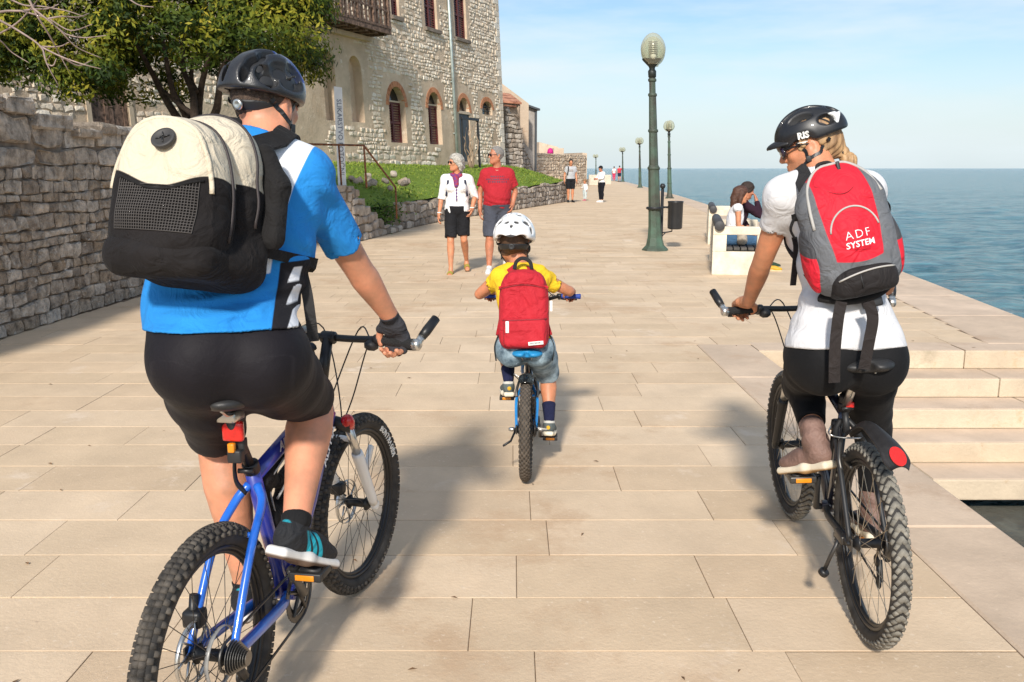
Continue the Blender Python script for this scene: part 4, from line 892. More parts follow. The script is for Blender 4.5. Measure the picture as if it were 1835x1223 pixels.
def bench(o, ang, length, label):
    t = empty('bench', (o[0], o[1], 0), (0, 0, -ang), label, 'bench', 'white stone benches facing the sea'); w, h, th = .73, .69, .13
    for y in (0, length - th):
        pts_o = [(0, 0), (w, 0), (w, h), (0, h)]; hx0, hx1, hz0, hz1 = .19, .61, .335, .575
        g = [bbox((0, y, 0), (w, y + th, hz0), .012), bbox((0, y + .001, hz0), (hx0, y + th - .001, hz1), .004), bbox((hx1, y + .001, hz0), (w, y + th - .001, hz1), .004), bbox((0, y, hz1), (w, y + th, h), .012)]
        add('end_panel', join(*g), m_conc, t, True, False)
    add('back_rail', lathe([(.066, -.05), (.072, -.045), (.072, length + .045), (.066, length + .05)], 20, (0, 1, 0), (.085, 0, .70)), M('dark_rail_wood', (.05, .048, .05), .6, var=.2), t, True)
    for i in range(5): add('slat', bbox((.20 + i * .10, th + .002, .345), (.285 + i * .10, length - th - .002, .385), .008), m_slat, t, True, False)
    for i in range(2): add('support', bbox((.18, .4 + i * (length - .95), .28), (.70, .48 + i * (length - .95), .343), .01), m_black, t, True, False)
    return t
bench((2.86, 12.75), math.atan(.2), 1.95, 'white stone bench with a couple sitting on it')
bench((3.91, 17.9), math.atan(.2), 2.1, 'empty white stone bench behind the sitting couple')
def weed():
    p = px(690, 392, 21.2); t = empty('wall_plant', tuple(p), label='small leafy green plant growing at the foot of the railing', cat='plant'); r = np.random.default_rng(3); n = 420
    o = r.normal(size=(n, 3)) * A(.22, .16, .15); ce = p + o + A(0, -.05, .16); nn = nrm(A(0, -.4, .8)) + r.normal(size=(n, 3)) * .6; nn /= np.linalg.norm(nn, axis=1)[:, None]; ax = np.cross(nn, r.normal(size=(n, 3))); ax /= np.linalg.norm(ax, axis=1)[:, None]; sx = np.cross(nn, ax); l = r.uniform(.03, .07, (n, 1)); w = l * .45
    V = np.stack([ce - ax * l, ce + sx * w, ce + ax * l, ce - sx * w], 1).reshape(-1, 3); link('foliage', mesh('foliage', V, np.arange(4 * n).reshape(n, 4), leaf_mat('weed_leaves', [(.03, .07, .012), (.07, .14, .02), (.14, .22, .035)]), False, None, {'rnd': np.repeat(r.random(n), 4)}), t)
    add('stem', join(*[tube([p + A(0, 0, -.1), p + o[i] * .5 + A(0, -.03, .12)], .006, 5) for i in range(8)]), M('green_stem', (.08, .11, .03), .8), t)
weed()
# ================================================================== PEOPLE (distance-field bodies and clothes)
def skin(name, col, red=1.12):
    return M(name, col, .50, var=.16, scale=14, tint=(min(1, col[0] * red), col[1] * .97, col[2] * .94), bump=.22, bscale=110, sss=.12, coords='Object', bdist=.004, detail=8)
m_skin_m = skin('tanned_skin_warm', (.56, .27, .16)); m_skin_w = skin('tanned_skin_golden', (.53, .245, .13)); m_skin_k = skin('child_skin', (.50, .22, .115)); m_skin_o = skin('older_tanned_skin', (.42, .18, .10))
def cloth(name, col, var=.07, rough=.85, bump=.25, bscale=260., scale=5., wr=.55):
    """woven cloth: fine weave and soft creases as relief"""
    if name in MATS: return MATS[name]
    m = M(name, col, rough, var=var, scale=scale, bump=bump, bscale=bscale, spec=.25, coords='Object', bdist=.002); nt = m.node_tree; N = nt.nodes.new; L = nt.links.new; b = nt.nodes['Principled BSDF']; b.inputs['Sheen Weight'].default_value = .02; b.inputs['Specular IOR Level'].default_value = .18
    tc = N('ShaderNodeTexCoord'); n1 = N('ShaderNodeTexNoise'); n1.inputs['Scale'].default_value = 13; n1.inputs['Detail'].default_value = 3; n1.inputs['Distortion'].default_value = 1.4; L(tc.outputs['Object'], n1.inputs['Vector'])
    rp = N('ShaderNodeValToRGB'); rp.color_ramp.elements[0].position = .35; rp.color_ramp.elements[1].position = .65; L(n1.outputs['Fac'], rp.inputs['Fac'])
    bu = N('ShaderNodeBump'); bu.inputs['Strength'].default_value = wr; bu.inputs['Distance'].default_value = .012; L(rp.outputs['Color'], bu.inputs['Height'])
    old = b.inputs['Normal'].links
    if old: L(old[0].from_socket, bu.inputs['Normal'])
    L(bu.outputs['Normal'], b.inputs['Normal']); return m
def head_sdf(c, F, k=1., ears=True, face=True):
    """head about its centre; F columns: forward, left, up"""
    T = lambda *p: np.asarray(c) + F @ (A(*p) * k); s = lambda v: v * k
    def E(p, r): return ell(T(*p), A(*r) * k, F)
    def Cc(p, q, ra, rb=None): return cap(T(*p), T(*q), s(ra), None if rb is None else s(rb))
    b = U(E((-.012, 0, .030), (.100, .076, .092)), E((.030, 0, -.040), (.064, .056, .082)), Cc((-.01, .045, -.055), (.062, .014, -.098), .022, .020), Cc((-.01, -.045, -.055), (.062, -.014, -.098), .022, .020), k=s(.035))
    if face:
        b = U(b, Cc((.082, -.032, .022), (.082, .032, .022), .011), E((.066, .036, -.022), (.020, .020, .018)), E((.066, -.036, -.022), (.020, .020, .018)), k=s(.016))
        b = U(b, Cc((.092, 0, .010), (.110, 0, -.028), .008, .012), E((.098, .011, -.032), (.010, .008, .008)), E((.098, -.011, -.032), (.010, .008, .008)), k=s(.010))
        b = sub(b, sph(T(.106, .031, .004), s(.014)), sph(T(.106, -.031, .004), s(.014)), k=s(.012))
        b = U(b, E((.088, .031, .002), (.010, .013, .009)), E((.088, -.031, .002), (.010, .013, .009)), E((.090, 0, -.058), (.011, .021, .006)), E((.089, 0, -.069), (.011, .018, .007)), k=s(.005))
        b = U(b, sph(T(.078, 0, -.100), s(.018)), k=s(.02))
    if ears:
        for y in (1, -1):
            e = sub(E((-.008, .078 * y, -.008), (.020, .010, .033)), E((-.004, .088 * y, -.006), (.011, .007, .020)), k=s(.004)); b = U(b, e, k=s(.006))
    return b
def hand_sdf(wr, d, pn, th, curl=(.45, .5, .35), k=1., spread=.06, thumb=(.8, .35)):
    """hand from the wrist: d towards the knuckles, pn the way the palm faces, th the side of the thumb; four jointed fingers and a thumb. -> whole hand, palm with finger roots"""
    d = nrm(d); pn = nrm(pn - d * (np.asarray(pn) @ d)); th = nrm(th - d * (th @ d) - pn * (th @ pn)); wr = np.asarray(wr, float); Rm = basis(d, th, pn)
    palm = U(rbox(wr + d * .052 * k, A(.046, .038, .015) * k, .0145 * k, Rm), cap(wr - d * .005 * k, wr + d * .03 * k, .024 * k, .026 * k), ell(wr + d * .035 * k + th * .022 * k + pn * .010 * k, A(.034, .018, .017) * k, Rm), k=.016 * k)
    fs_, roots = [], []
    for i, (o, l) in enumerate(((.029, .92), (.0095, 1.03), (-.0100, .97), (-.0285, .78))):
        p = wr + d * (.094 - .005 * abs(i - 1.2)) * k + th * o * k; a = 0.; P = [p - d * .018 * k]; P.append(p); dd = nrm(d + th * spread * (1.5 - i) * .6)
        for j, (ln, c) in enumerate(zip((.043, .027, .021), curl)):
            a += c; p = p + (dd * math.cos(a) + pn * math.sin(a)) * ln * l * k; P.append(p)
        fs_.append(chain(P, [q * k for q in (.0105, .0100, .0090, .0082, .0070)], .003 * k)); roots.append(cap(P[0], P[2], .0105 * k, .0098 * k))
    b = wr + d * .024 * k + th * .026 * k + pn * .006 * k; t1 = nrm(d * thumb[0] + th * .75 + pn * .25); t2 = nrm(d * .9 + th * (.25 - thumb[1]) + pn * .55); m1 = b + t1 * .036 * k; m2 = m1 + nrm(t1 + t2) * .028 * k; m3 = m2 + t2 * .024 * k
    tb = chain([b, m1, m2, m3], [q * k for q in (.0155, .0125, .0105, .0085)], .004 * k)
    return U(palm, *fs_, tb, k=.005 * k), U(palm, *roots, cap(b, m1, .0155 * k, .0125 * k), k=.008 * k)
def foot_dirs(ank, toe): return nrm(np.asarray(toe, float) - ank)
def shoe_sdf(heel, toe, up, k=1., high=0., w=1.):
    """shoe standing on the line heel -> toe (ground side), up its sole normal; returns upper, sole, and its axes"""
    x = nrm(toe - heel); up = nrm(up - x * (up @ x)); y = np.cross(up, x); L = np.linalg.norm(toe - heel); R = basis(x, y, up); T = lambda a, b, c: heel + R @ A(a * L, b * k, c * k)
    upper = U(ell(T(.20, 0, .048), A(.20 * L, .036 * k * w, .045 * k), R), ell(T(.50, 0, .040), A(.30 * L, .039 * k * w, .042 * k), R), ell(T(.75, .003, .030), A(.25 * L, .042 * k * w, .030 * k), R), cap(T(.20, 0, .05), T(.22, 0, .085 + high), .036 * k, .037 * k), k=.022 * k)
    sole = U(rbox(T(.24, 0, .006), A(.24 * L, .034 * k * w, .016 * k), .013 * k, R), rbox(T(.68, .003, .004), A(.30 * L, .042 * k * w, .014 * k), .013 * k, R), k=.03 * k)
    return upper, sole, R
class Fig:
    """joint positions of one figure and the distance fields of its limbs. J keys: pelvis waist chest neck head, shL/R elL/R wrL/R hpL/R knL/R anL/R"""
    def __init__(s, J, k=1., build=1., hipw=.155, chestw=.165, waistw=.145, belly=0., bust=0., butt=1., limb=1.):
        s.J = J; s.k = k; g = lambda n: np.asarray(J[n], float); b = build * k; lb = limb * k
        right = nrm((g('shR') - g('shL'))); up = nrm(g('neck') - g('chest')); s.fwd = nrm(np.cross(up, right)); s.right = nrm(np.cross(s.fwd, up)); s.up = up
        pr = nrm(g('hpR') - g('hpL')); pu = nrm(g('waist') - g('pelvis')); pf = nrm(np.cross(pu, pr)); s.pf, s.pr, s.pu = pf, pr, pu
        Rc = basis(s.right, s.fwd, up); Rp = basis(pr, pf, pu)
        parts = [ell(g('pelvis'), A(hipw, .115, .115) * b, Rp), ell(g('waist'), A(waistw, .105 + belly, .14) * b, Rp), ell(lerp(g('waist'), g('chest'), .55) , A((waistw + chestw) / 2, .112 + belly * .6, .14) * b, Rc), ell(g('chest'), A(chestw, .115, .155) * b, Rc), chain([g('shL'), lerp(g('chest'), g('neck'), .72), g('shR')], [.062 * b, .070 * b, .062 * b], .02)]
        if belly: parts.append(ell(g('waist') + pf * .055 * b, A(.12, .085 + belly, .12) * b, Rp))
        s.core = U(*parts, k=.07 * k)
        if bust: s.core = U(s.core, *[ell(g('chest') + s.fwd * .085 * b + s.right * q * .075 * b - up * .02 * b, A(.062, .055 + bust, .06) * b, Rc) for q in (1, -1)], k=.03 * k)
        if butt: s.butt = U(*[ell(g('hp' + q) - pf * .055 * b - pu * .015 * b, A(.092, .098, .105) * b * butt, Rp) for q in 'LR'], k=.035 * k)
        else: s.butt = None
        s.neck = chain([g('neck') - up * .02 * k, lerp(g('neck'), g('head'), .55)], [.066 * b, .053 * b])
        s.arm, s.leg, s.up_arm, s.thigh, s.shin = {}, {}, {}, {}, {}
        for q in 'LR':
            sh, el, wr = g('sh' + q), g('el' + q), g('wr' + q); s.up_arm[q] = chain([sh, lerp(sh, el, .4), el], [.056 * lb, .047 * lb, .038 * lb], .01); s.arm[q] = taper_limb([sh, lerp(sh, el, .45), el, lerp(el, wr, .28), lerp(el, wr, .72), wr], [.056 * lb, .047 * lb, .0385 * lb, .0400 * lb, .0315 * lb, .0265 * lb])
            hp, kn, an = g('hp' + q), g('kn' + q), g('an' + q); s.thigh[q] = chain([hp, lerp(hp, kn, .35), lerp(hp, kn, .8), kn], [.094 * lb, .088 * lb, .066 * lb, .058 * lb], .02)
            bd = nrm(an - kn); bk = -pf - bd * (-pf @ bd); bk = nrm(bk)
            s.shin[q] = taper_limb([kn, lerp(kn, an, .28) + bk * .014 * k, lerp(kn, an, .64) + bk * .006 * k, an], [.0565 * lb, .0625 * lb, .046 * lb, .0335 * lb], 2)
            s.leg[q] = U(taper_limb([hp, lerp(hp, kn, .4), lerp(hp, kn, .8), kn, lerp(kn, an, .28) + bk * .016 * k, lerp(kn, an, .64) + bk * .006 * k, an], [.094 * lb, .086 * lb, .066 * lb, .0565 * lb, .0625 * lb, .046 * lb, .0335 * lb], 2), ell(kn + (-bk) * .012 * k, A(.042, .042, .048) * lb, np.eye(3)), *[cap(lerp(kn, an, .14) + bk * .026 * k + np.cross(bd, bk) * q2 * .020 * k, lerp(kn, an, .36 + .05 * q2) + bk * .028 * k + np.cross(bd, bk) * q2 * .018 * k, .026 * lb, .030 * lb) for q2 in (1, -1)], k=.018 * k)
    def body(s, head, hands=(), extra=()):
        return U(U(s.core, s.butt, *s.leg.values(), k=.04 * s.k), U(s.neck, head, k=.03 * s.k), *s.arm.values(), *hands, *extra, k=.022 * s.k)
    def shirt(s, ease, hem, hem_n, sleeve, sl_ease=.016, neck_cut=.02, neck_r=.075):
        """shirt: torso grown by ease, cut at the hem plane, sleeves to the given fraction of the upper arm, neck opening"""
        g = lambda n: np.asarray(s.J[n], float); sl = []
        for q in 'LR':
            sh, el = g('sh' + q), g('el' + q); d = nrm(el - sh); t = sleeve if not isinstance(sleeve, dict) else sleeve[q]
            c = chain([sh, lerp(sh, el, min(t, 1.)), lerp(sh, el, t + .25)], [(.058 + sl_ease * .6) * s.k, (.046 + sl_ease) * s.k, (.044 + sl_ease * 1.15) * s.k]); cut = lerp(sh, el, t)
            c = inter(c, half(cut, d), k=.004); c = sub(c, cap(cut - d * .012, cut + d * .05, (.046 + sl_ease - .006) * s.k), k=.004); sl.append(c)
        b = U(off(U(s.core, s.butt, k=.05 * s.k), ease), *sl, k=.03 * s.k)
        n = g('neck'); b = sub(b, cap(n + s.up * neck_cut * s.k, n + s.up * .2, neck_r * s.k), k=.006)
        return inter(b, half(hem, hem_n), k=.004)
    def shorts(s, ease, length, top, top_n, flare=0., kk=.055):
        g = lambda n: np.asarray(s.J[n], float); L = []
        for q in 'LR':
            hp, kn = g('hp' + q), g('kn' + q); d = nrm(kn - hp); t = length if not isinstance(length, dict) else length[q]; c = inter(off(U(s.thigh[q], cap(kn, kn + d * .1, .06 * s.k), k=.01), ease), half(lerp(hp, kn, t), d), k=.004)
            if flare: c = U(c, inter(cap(lerp(hp, kn, .2), lerp(hp, kn, t + .3), .09 * s.k, (.075 + flare) * s.k), half(lerp(hp, kn, t), d), k=.004), k=.02)
            if flare or ease > .012: cut = lerp(hp, kn, t); c = sub(c, cap(cut - d * .012, cut + d * .06, (.066 + flare * .8) * s.k), k=.004)
            L.append(c)
        return inter(U(off(U(s.core, s.butt, k=.05 * s.k), ease), *L, k=kk * s.k), half(top, top_n), k=.004)
# ================================================================== BICYCLES (x forward, y left, z up from the rear contact point)
m_rub = M('tyre_rubber', (.018, .017, .016), .75, var=.3, scale=18, tint=(.035, .031, .027)); m_knob = M('dusty_tread_rubber', (.036, .032, .028), .85, var=.4, scale=30, tint=(.075, .064, .052)); m_knob_pale = M('pale_dusty_tread', (.20, .185, .155), .9, var=.35, scale=30)
m_rimb = M('black_rim', (.014, .014, .015), .35, var=.1, metal=.2); m_steel = M('bright_steel', (.62, .61, .58), .28, metal=.9, var=.1); m_dsteel = M('dark_steel', (.10, .095, .09), .4, metal=.8, var=.2); m_blk = M('black_component', (.012, .012, .013), .42, var=.15); m_plas = M('black_plastic', (.02, .02, .021), .5, var=.1)
m_grip = M('rubber_grip', (.016, .016, .017), .8, var=.2, bump=.6, bscale=300); m_red = M('red_reflector', (.62, .015, .012), .25, var=.2, scale=60, coat=.6); m_amber = M('amber_reflector', (.75, .26, .01), .3, var=.15, coat=.5); m_clear = M('clear_reflector', (.72, .72, .70), .25, var=.05, coat=.5)
m_mudbrass = M('dull_spoke_steel', (.50, .43, .33), .4, metal=.7, var=.1)
def circle(c, r, n=48, ax='y'):
    a = np.linspace(0, 2 * np.pi, n, endpoint=False); return np.stack([c[0] + r * np.cos(a), np.full(n, c[1]), c[2] + r * np.sin(a)], 1)
def tyre(R, tw, n=60, kn=64, rows=((0., .5, 1.), (.55, .5, .8), (1.0, .0, .7)), kh=.0045, kl=.5, chev=0.):
    """knobbly tyre about the origin: smooth casing plus tread blocks (material 1)"""
    r0 = tw; Rm = R - tw - kh; cas = []; v, f = tube(circle((0, 0, 0), Rm, n), r0, 14, True); V = [v]; F = [list(q) for q in f]; fm = [0] * len(F); nv = len(v); pitch = 2 * np.pi / kn
    for j in range(kn):
        for b, ph, sz in rows:
            for sg in ((1, -1) if b or chev else (1,)):
                a = (j + ph * (1 if sg > 0 or chev else 1)) * pitch; be = b * 1.05 * sg if b else (.16 * sg if chev else 0.); er = A(math.cos(a), 0, math.sin(a)); et = A(-math.sin(a), 0, math.cos(a)); ey = A(0, 1, 0)
                nn = er * math.cos(be) + ey * math.sin(be); la = -er * math.sin(be) + ey * math.cos(be); c = er * Rm + nn * r0; t2 = nrm(et + la * chev * sg) if chev else et; l2 = np.cross(t2, nn)
                ht = pitch * R * kl * .5 * sz; hl = r0 * (.30 if not chev else .26) * sz; P = []
                for h, q in ((-.002, 1.), (kh, .8)):
                    for x, y in ((-1, -1), (1, -1), (1, 1), (-1, 1)): P.append(c + nn * h + t2 * ht * x * q + l2 * hl * y * q)
                V.append(np.array(P)); F += [[nv + i for i in q] for q in ([4, 5, 6, 7], [0, 1, 5, 4], [1, 2, 6, 5], [2, 3, 7, 6], [3, 0, 4, 7])]; fm += [1] * 5; nv += 8
    return np.concatenate(V), F, fm
def wheel(bike, name, pos, steer, R, tw, mats, spokes=28, disc=0, knobs={}, spmat=None, rimmat=None, refl=None, rimw=.013):
    """wheel > tyre, hub, spokes ... ; steer turns it about the vertical through its hub"""
    cs, sn = math.cos(steer), math.sin(steer); Rz = np.array([[cs, sn, 0], [-sn, cs, 0], [0, 0, 1]]); P = lambda vf: xf(vf, Rz, pos); ri = R - 2 * tw - .006
    rim = add(name, P(join(tube(circle((0, rimw * .55, 0), ri, 56), .0085, 8, True), tube(circle((0, -rimw * .55, 0), ri, 56), .0085, 8, True), tube(circle((0, 0, 0), ri - .010, 56), .0085, 8, True))), rimmat or m_rimb, bike, True)
    v, f, fm = tyre(R, tw, **knobs); v = v @ Rz.T + pos; me = mesh('tyre', v, f, list(mats), True, fm); link('tyre', me, rim, True)
    add('hub', P(join(lathe([(.010, -.052), (.024, -.036), (.026, -.032), (.016, -.026), (.015, .026), (.026, .032), (.024, .036), (.010, .052)], 16, (0, 1, 0)), lathe([(.005, -.07), (.008, -.068), (.008, .068), (.005, .07)], 8, (0, 1, 0)))), m_blk, rim, True)
    for i in range(spokes):
        a = 2 * np.pi * i / spokes; sd_ = 1 if i % 2 else -1; b = a + (.55 if i % 4 < 2 else -.55); p = A(.024 * math.cos(b), .032 * sd_, .024 * math.sin(b)); q = A((ri - .012) * math.cos(a), .003 * sd_, (ri - .012) * math.sin(a))
        add('spoke', P(tube([p, q], .0011, 4, caps=False)), spmat or m_dsteel, rim, True)
    if disc:
        g = [tube(circle((0, disc * .046, 0), .078, 40), .0055, 6, True, .25)] + [tube([(.024 * math.cos(a), disc * .046, .024 * math.sin(a)), (.078 * math.cos(a + .5), disc * .046, .078 * math.sin(a + .5))], .0035, 5) for a in np.linspace(0, 6.28, 8)[:-1]] + [tube(circle((0, disc * .046, 0), .066, 40), .002, 5, True)]
        add('brake_disc', P(join(*g)), m_steel, rim, True)
    if refl is not None:
        a = refl; c = A(.17 * math.cos(a), 0, .17 * math.sin(a)); Rr = basis(A(math.cos(a), 0, math.sin(a)), A(0, 1, 0), A(-math.sin(a), 0, math.cos(a))); add('spoke_reflector', P(xf(bbox((-.045, -.008, -.012), (.045, .008, .012), .004), Rr, c)), m_clear, rim, True)
    return rim
def rotz(v, axis_p, axis_d, ang):
    d = nrm(axis_d); p = np.asarray(v, float) - axis_p; c, s = math.cos(ang), math.sin(ang); return p * c + np.cross(d, p) * s + np.outer(p @ d, d).reshape(p.shape) * (1 - c) + axis_p
def bicycle(sp):
    b = empty('bicycle', (sp['pos'][0], sp['pos'][1], 0), (sp['lean'], 0, rad(90) - sp['head']), sp['label'], 'bicycle')
    R, wb = sp['R'], sp['wb']; k = sp.get('k', 1.); X3 = lambda p: A(p[0], 0, p[1]); hub, fh = A(0, 0, R), A(wb, 0, R); bb, cl, ht, hb = X3(sp['bb']), X3(sp['clamp']), X3(sp['ht']), X3(sp['hb']); sad = X3(sp['saddle']); bar = X3(sp['bar']); hw = sp['hw']
    fm, blk = sp['frame_mat'], m_blk; kt = k * sp.get('fat', 1.); ta = ht - hb; st = lambda vf: (rotz(vf[0], hb, ta, -sp['steer']), vf[1])
    def P(name, vf, m, parent=None, smooth=True, steer=False): return add(name, st(vf) if steer else vf, m, b if parent is None else parent, True, smooth)
    tt0 = lerp(bb, cl, .93)
    P('frame', join(tube([bb, lerp(bb, cl, .5), cl], [.0175 * kt, .0175 * kt, .017 * kt], 14), tube([tt0, lerp(ht, hb, .22)], [.017 * kt, .020 * kt], 14), tube([bb, lerp(bb, hb, .5), lerp(ht, hb, .82)], [.022 * kt, .025 * kt, .023 * kt], 14), tube([ht, hb], .0235 * k, 14), tube([bb + A(0, .036, 0) * k, bb - A(0, .036, 0) * k], .023 * k, 14)), fm)
    for s in (1, -1):
        y = .058 * s * k; P('seat_stay', tube(spline([lerp(bb, cl, .88) + A(-.012, .012 * s, 0) * k, lerp(bb, cl, .86) + A(-.05, .038 * s, -.03) * k, lerp(hub, cl, .55) + A(-.01, .052 * s, 0), hub + A(0, y, 0)], 6), np.linspace(.0105, .0085, 19) * kt, 10), sp.get('stay_mat', fm))
        P('chain_stay', tube(spline([bb + A(-.02, .02 * s, 0) * k, lerp(bb, hub, .3) + A(0, .044 * s, 0) * k, hub + A(.01, y, 0)], 6), .0115 * kt, 10, flat=1.2), sp.get('stay_mat', fm)); P('dropout', bbox(tuple(hub + A(-.022, y - .003, -.02) * 1), tuple(hub + A(.022, y + .003, .022)), .003), m_dsteel, None, False)
    P('stay_bridge', tube([lerp(hub, cl, .62) + A(.004, .046, 0) * k, lerp(hub, cl, .62) + A(.004, -.046, 0) * k], .008 * k, 8), sp.get('stay_mat', fm))
    P('seat_clamp', join(lathe([(.021 * k, -.016), (.023 * k, -.012), (.023 * k, .012), (.021 * k, .016)], 14, cl - bb, cl), tube([cl + A(-.03, -.02, 0) * k, cl + A(-.034, .02, 0) * k], .007 * k, 8)), blk)
    P('seat_post', tube([lerp(bb, cl, .96), sad - A(.03 * k, 0, .055 * k)], .0145 * k, 14), sp.get('post_mat', blk))
    # saddle: wide cleft rear, slim nose, shell and rails
    s = U(ell(sad + A(-.075, .038, 0) * k, A(.085, .058, .026) * k), ell(sad + A(-.075, -.038, 0) * k, A(.085, .058, .026) * k), cap(sad + A(-.02, 0, .004) * k, sad + A(.135, 0, -.004) * k, .032 * k, .018 * k), k=.035 * k); s = sub(s, ell(sad + A(-.175, 0, -.01) * k, A(.05, .022, .04) * k), k=.01); s = inter(s, half(sad + A(0, 0, -.024) * k, (0, 0, -1)))
    so, _ = sd('saddle', s, .006 * k, sp.get('saddle_mat', m_plas), None); so.parent = b
    P('saddle_rails', join(*[tube(spline([sad + A(.11, .006 * q, -.02) * k, sad + A(.05, .02 * q, -.05) * k, sad + A(-.06, .022 * q, -.05) * k, sad + A(-.12, .03 * q, -.022) * k], 5), .0035 * k, 6) for q in (1, -1)]), m_steel); P('saddle_clamp', bbox(tuple(sad + A(-.05, -.026, -.075) * k), tuple(sad + A(.01, .026, -.045) * k), .008 * k), sp.get('clamp_mat', m_steel))
    # wheels
    wheel(b, 'rear_wheel', hub, 0., R, sp['tw'], sp['tyre'], sp.get('spokes', 28), sp.get('disc', 0), sp.get('knobs', {}), sp.get('spmat'), sp.get('rimmat'), sp.get('refl'))
    fh2 = rotz(fh, hb, ta, -sp['steer']); wheel(b, 'front_wheel', fh2, sp['steer'], R, sp['tw'], sp['tyre'], sp.get('spokes', 28), sp.get('disc', 0), sp.get('knobs', {}), sp.get('spmat'), sp.get('rimmat'), sp.get('refl2', sp.get('refl')))
    # fork
    fx = nrm(hb - ht); cr = hb + fx * .03 * k; w = (.065 if sp['fork'] != 'rigid' else .05) * k; leg0 = [cr + A(0, w * q, 0) for q in (1, -1)]; ax_ = [fh + A(0, w * q, 0) for q in (1, -1)]
    if sp['fork'] == 'rigid':
        for q in (0, 1): P('fork_leg', tube(spline([cr + A(0, .015 * (1 - 2 * q), -.002), leg0[q] + A(.004, 0, -.03), lerp(leg0[q], ax_[q], .6), ax_[q]], 5), np.linspace(.013, .009, 16) * k, 10), sp['fork_mat'], steer=True)
    else:
        P('fork_crown', join(tube([leg0[0] + A(0, .012, .0), cr + A(0, 0, .014), leg0[1] - A(0, .012, .0)], .021 * k, 12), tube([cr + A(0, 0, .02), hb], .022 * k, 12)), sp.get('crown_mat', blk), steer=True)
        for q in (0, 1):
            a, c = leg0[q], ax_[q] + A(-.012, 0, .012); P('fork_cap', lathe([(.018, -.02), (.022, .0), (.020, .022), (.012, .03)], 12, a - c, a + A(0, 0, .012)), m_red if sp.get('redcap') and q else blk, steer=True); P('stanchion', tube([a, lerp(a, c, .36)], .0145 * k, 12), m_steel, steer=True)
            P('fork_leg', tube([lerp(a, c, .32), lerp(a, c, .36), lerp(a, c, .6), lerp(a, c, .93), c], np.array([.019, .0205, .019, .017, .016]) * k, 12), sp['fork_mat'], steer=True); P('fork_dropout', lathe([(.012, -.012), (.017, -.008), (.017, .008), (.012, .012)], 12, (0, 1, 0), ax_[q]), sp['fork_mat'], steer=True)
        P('fork_brace', tube(spline([lerp(leg0[0], ax_[0], .33), lerp(leg0[0], ax_[0], .25) + A(.02, -.02, .015), lerp(leg0[1], ax_[1], .25) + A(.02, .02, .015), lerp(leg0[1], ax_[1], .33)], 5), .010 * k, 8), sp['fork_mat'], steer=True)
    # headset, stem, bar, grips, levers
    s0 = ht - fx * .035 * k; P('headset', tube([ht, s0], .019 * k, 12), blk, steer=True)
    P('stem', join(tube([s0 + fx * .012, bar + A(-.005, 0, 0)], [.019 * k, .017 * k], 12), lathe([(.018 * k, -.024 * k), (.021 * k, -.02 * k), (.021 * k, .02 * k), (.018 * k, .024 * k)], 12, (0, 1, 0), bar)), blk, steer=True)
    g1 = {}; BP = {}
    for q in (1, -1):
        e = bar + A(-sp['sweep'], hw * q, sp.get('rise', .012)); i = bar + A(-sp['sweep'] * .55, (hw - .12 * k) * q, sp.get('rise', .012)); BP[q] = (i, e)
    P('handlebar', tube(spline([BP[1][1], BP[1][0], bar + A(0, .07 * k, .001), bar + A(0, -.07 * k, .001), BP[-1][0], BP[-1][1]], 5), .0115 * k, 10), blk, steer=True)
    for q in (1, -1):
        i, e = BP[q]; d = nrm(e - i); P('grip', lathe([(.0155 * k, 0), (.017 * k, .004), (.0155 * k, .02), (.0165 * k, .06 * k), (.0155 * k, .10 * k), (.018 * k, .122 * k), (.016 * k, .126 * k)], 14, d, e - d * .122 * k), sp.get('grip_mat', m_grip), steer=True)
        c = i + d * -.012; P('brake_lever', join(lathe([(.015 * k, -.012), (.017 * k, 0), (.015 * k, .012)], 10, d, c), tube([c, c + A(.03, 0, -.02) * k], .012 * k, 8), tube(spline([c + A(.032, 0, -.02) * k, c + A(.045, .03 * q, -.028) * k, c + A(.04, .09 * q, -.03) * k, c + A(.047, .115 * q, -.03) * k], 4), .0055 * k, 7)), blk, steer=True)
        P('shifter', join(lathe([(.010 * k, -.03), (.022 * k, -.022), (.024 * k, -.008), (.012 * k, .004)], 12, (.25, 0, 1), c + A(.004, -.022 * q, -.008) * k)), m_plas, steer=True) if sp.get('shifter', True) else None
        if sp.get('barends'):
            P('bar_end_clamp', lathe([(.013, -.014), (.018, -.01), (.018, .01), (.013, .014)], 12, d, e + d * .008), m_steel, steer=True); t0 = e + d * .008
            u = nrm(A(.75, .28 * q, .62)); P('bar_end', join(tube([t0, t0 + u * .035], .012, 10)), m_steel, steer=True); P('bar_end_grip', tube([t0 + u * .033, t0 + u * .06, t0 + u * .115], [.0135, .016, .0145], 12), blk, steer=True)
        P('cable', tube(spline([c + A(.03, 0, -.015) * k, c + A(.09, -.07 * q, -.03) * k, lerp(ht, hb, .3) + A(.10, .05 * q, -.02) * k, hb + A(.03, .02 * q, -.06) * k], 7), .0026, 6), blk, steer=True)
        P('cable', tube(spline([c + A(.02, -.03 * q, -.01) * k, c + A(.11, -.12 * q, .0) * k, ht + A(.07, -.03 * q, -.10) * k, lerp(hb, bb, .12) + A(.0, -.028 * q, .0)], 7), .0026, 6), blk, steer=True)
    # drive train on the right
    cy = -.048 * k; CR = sp['crank']
    ring = []
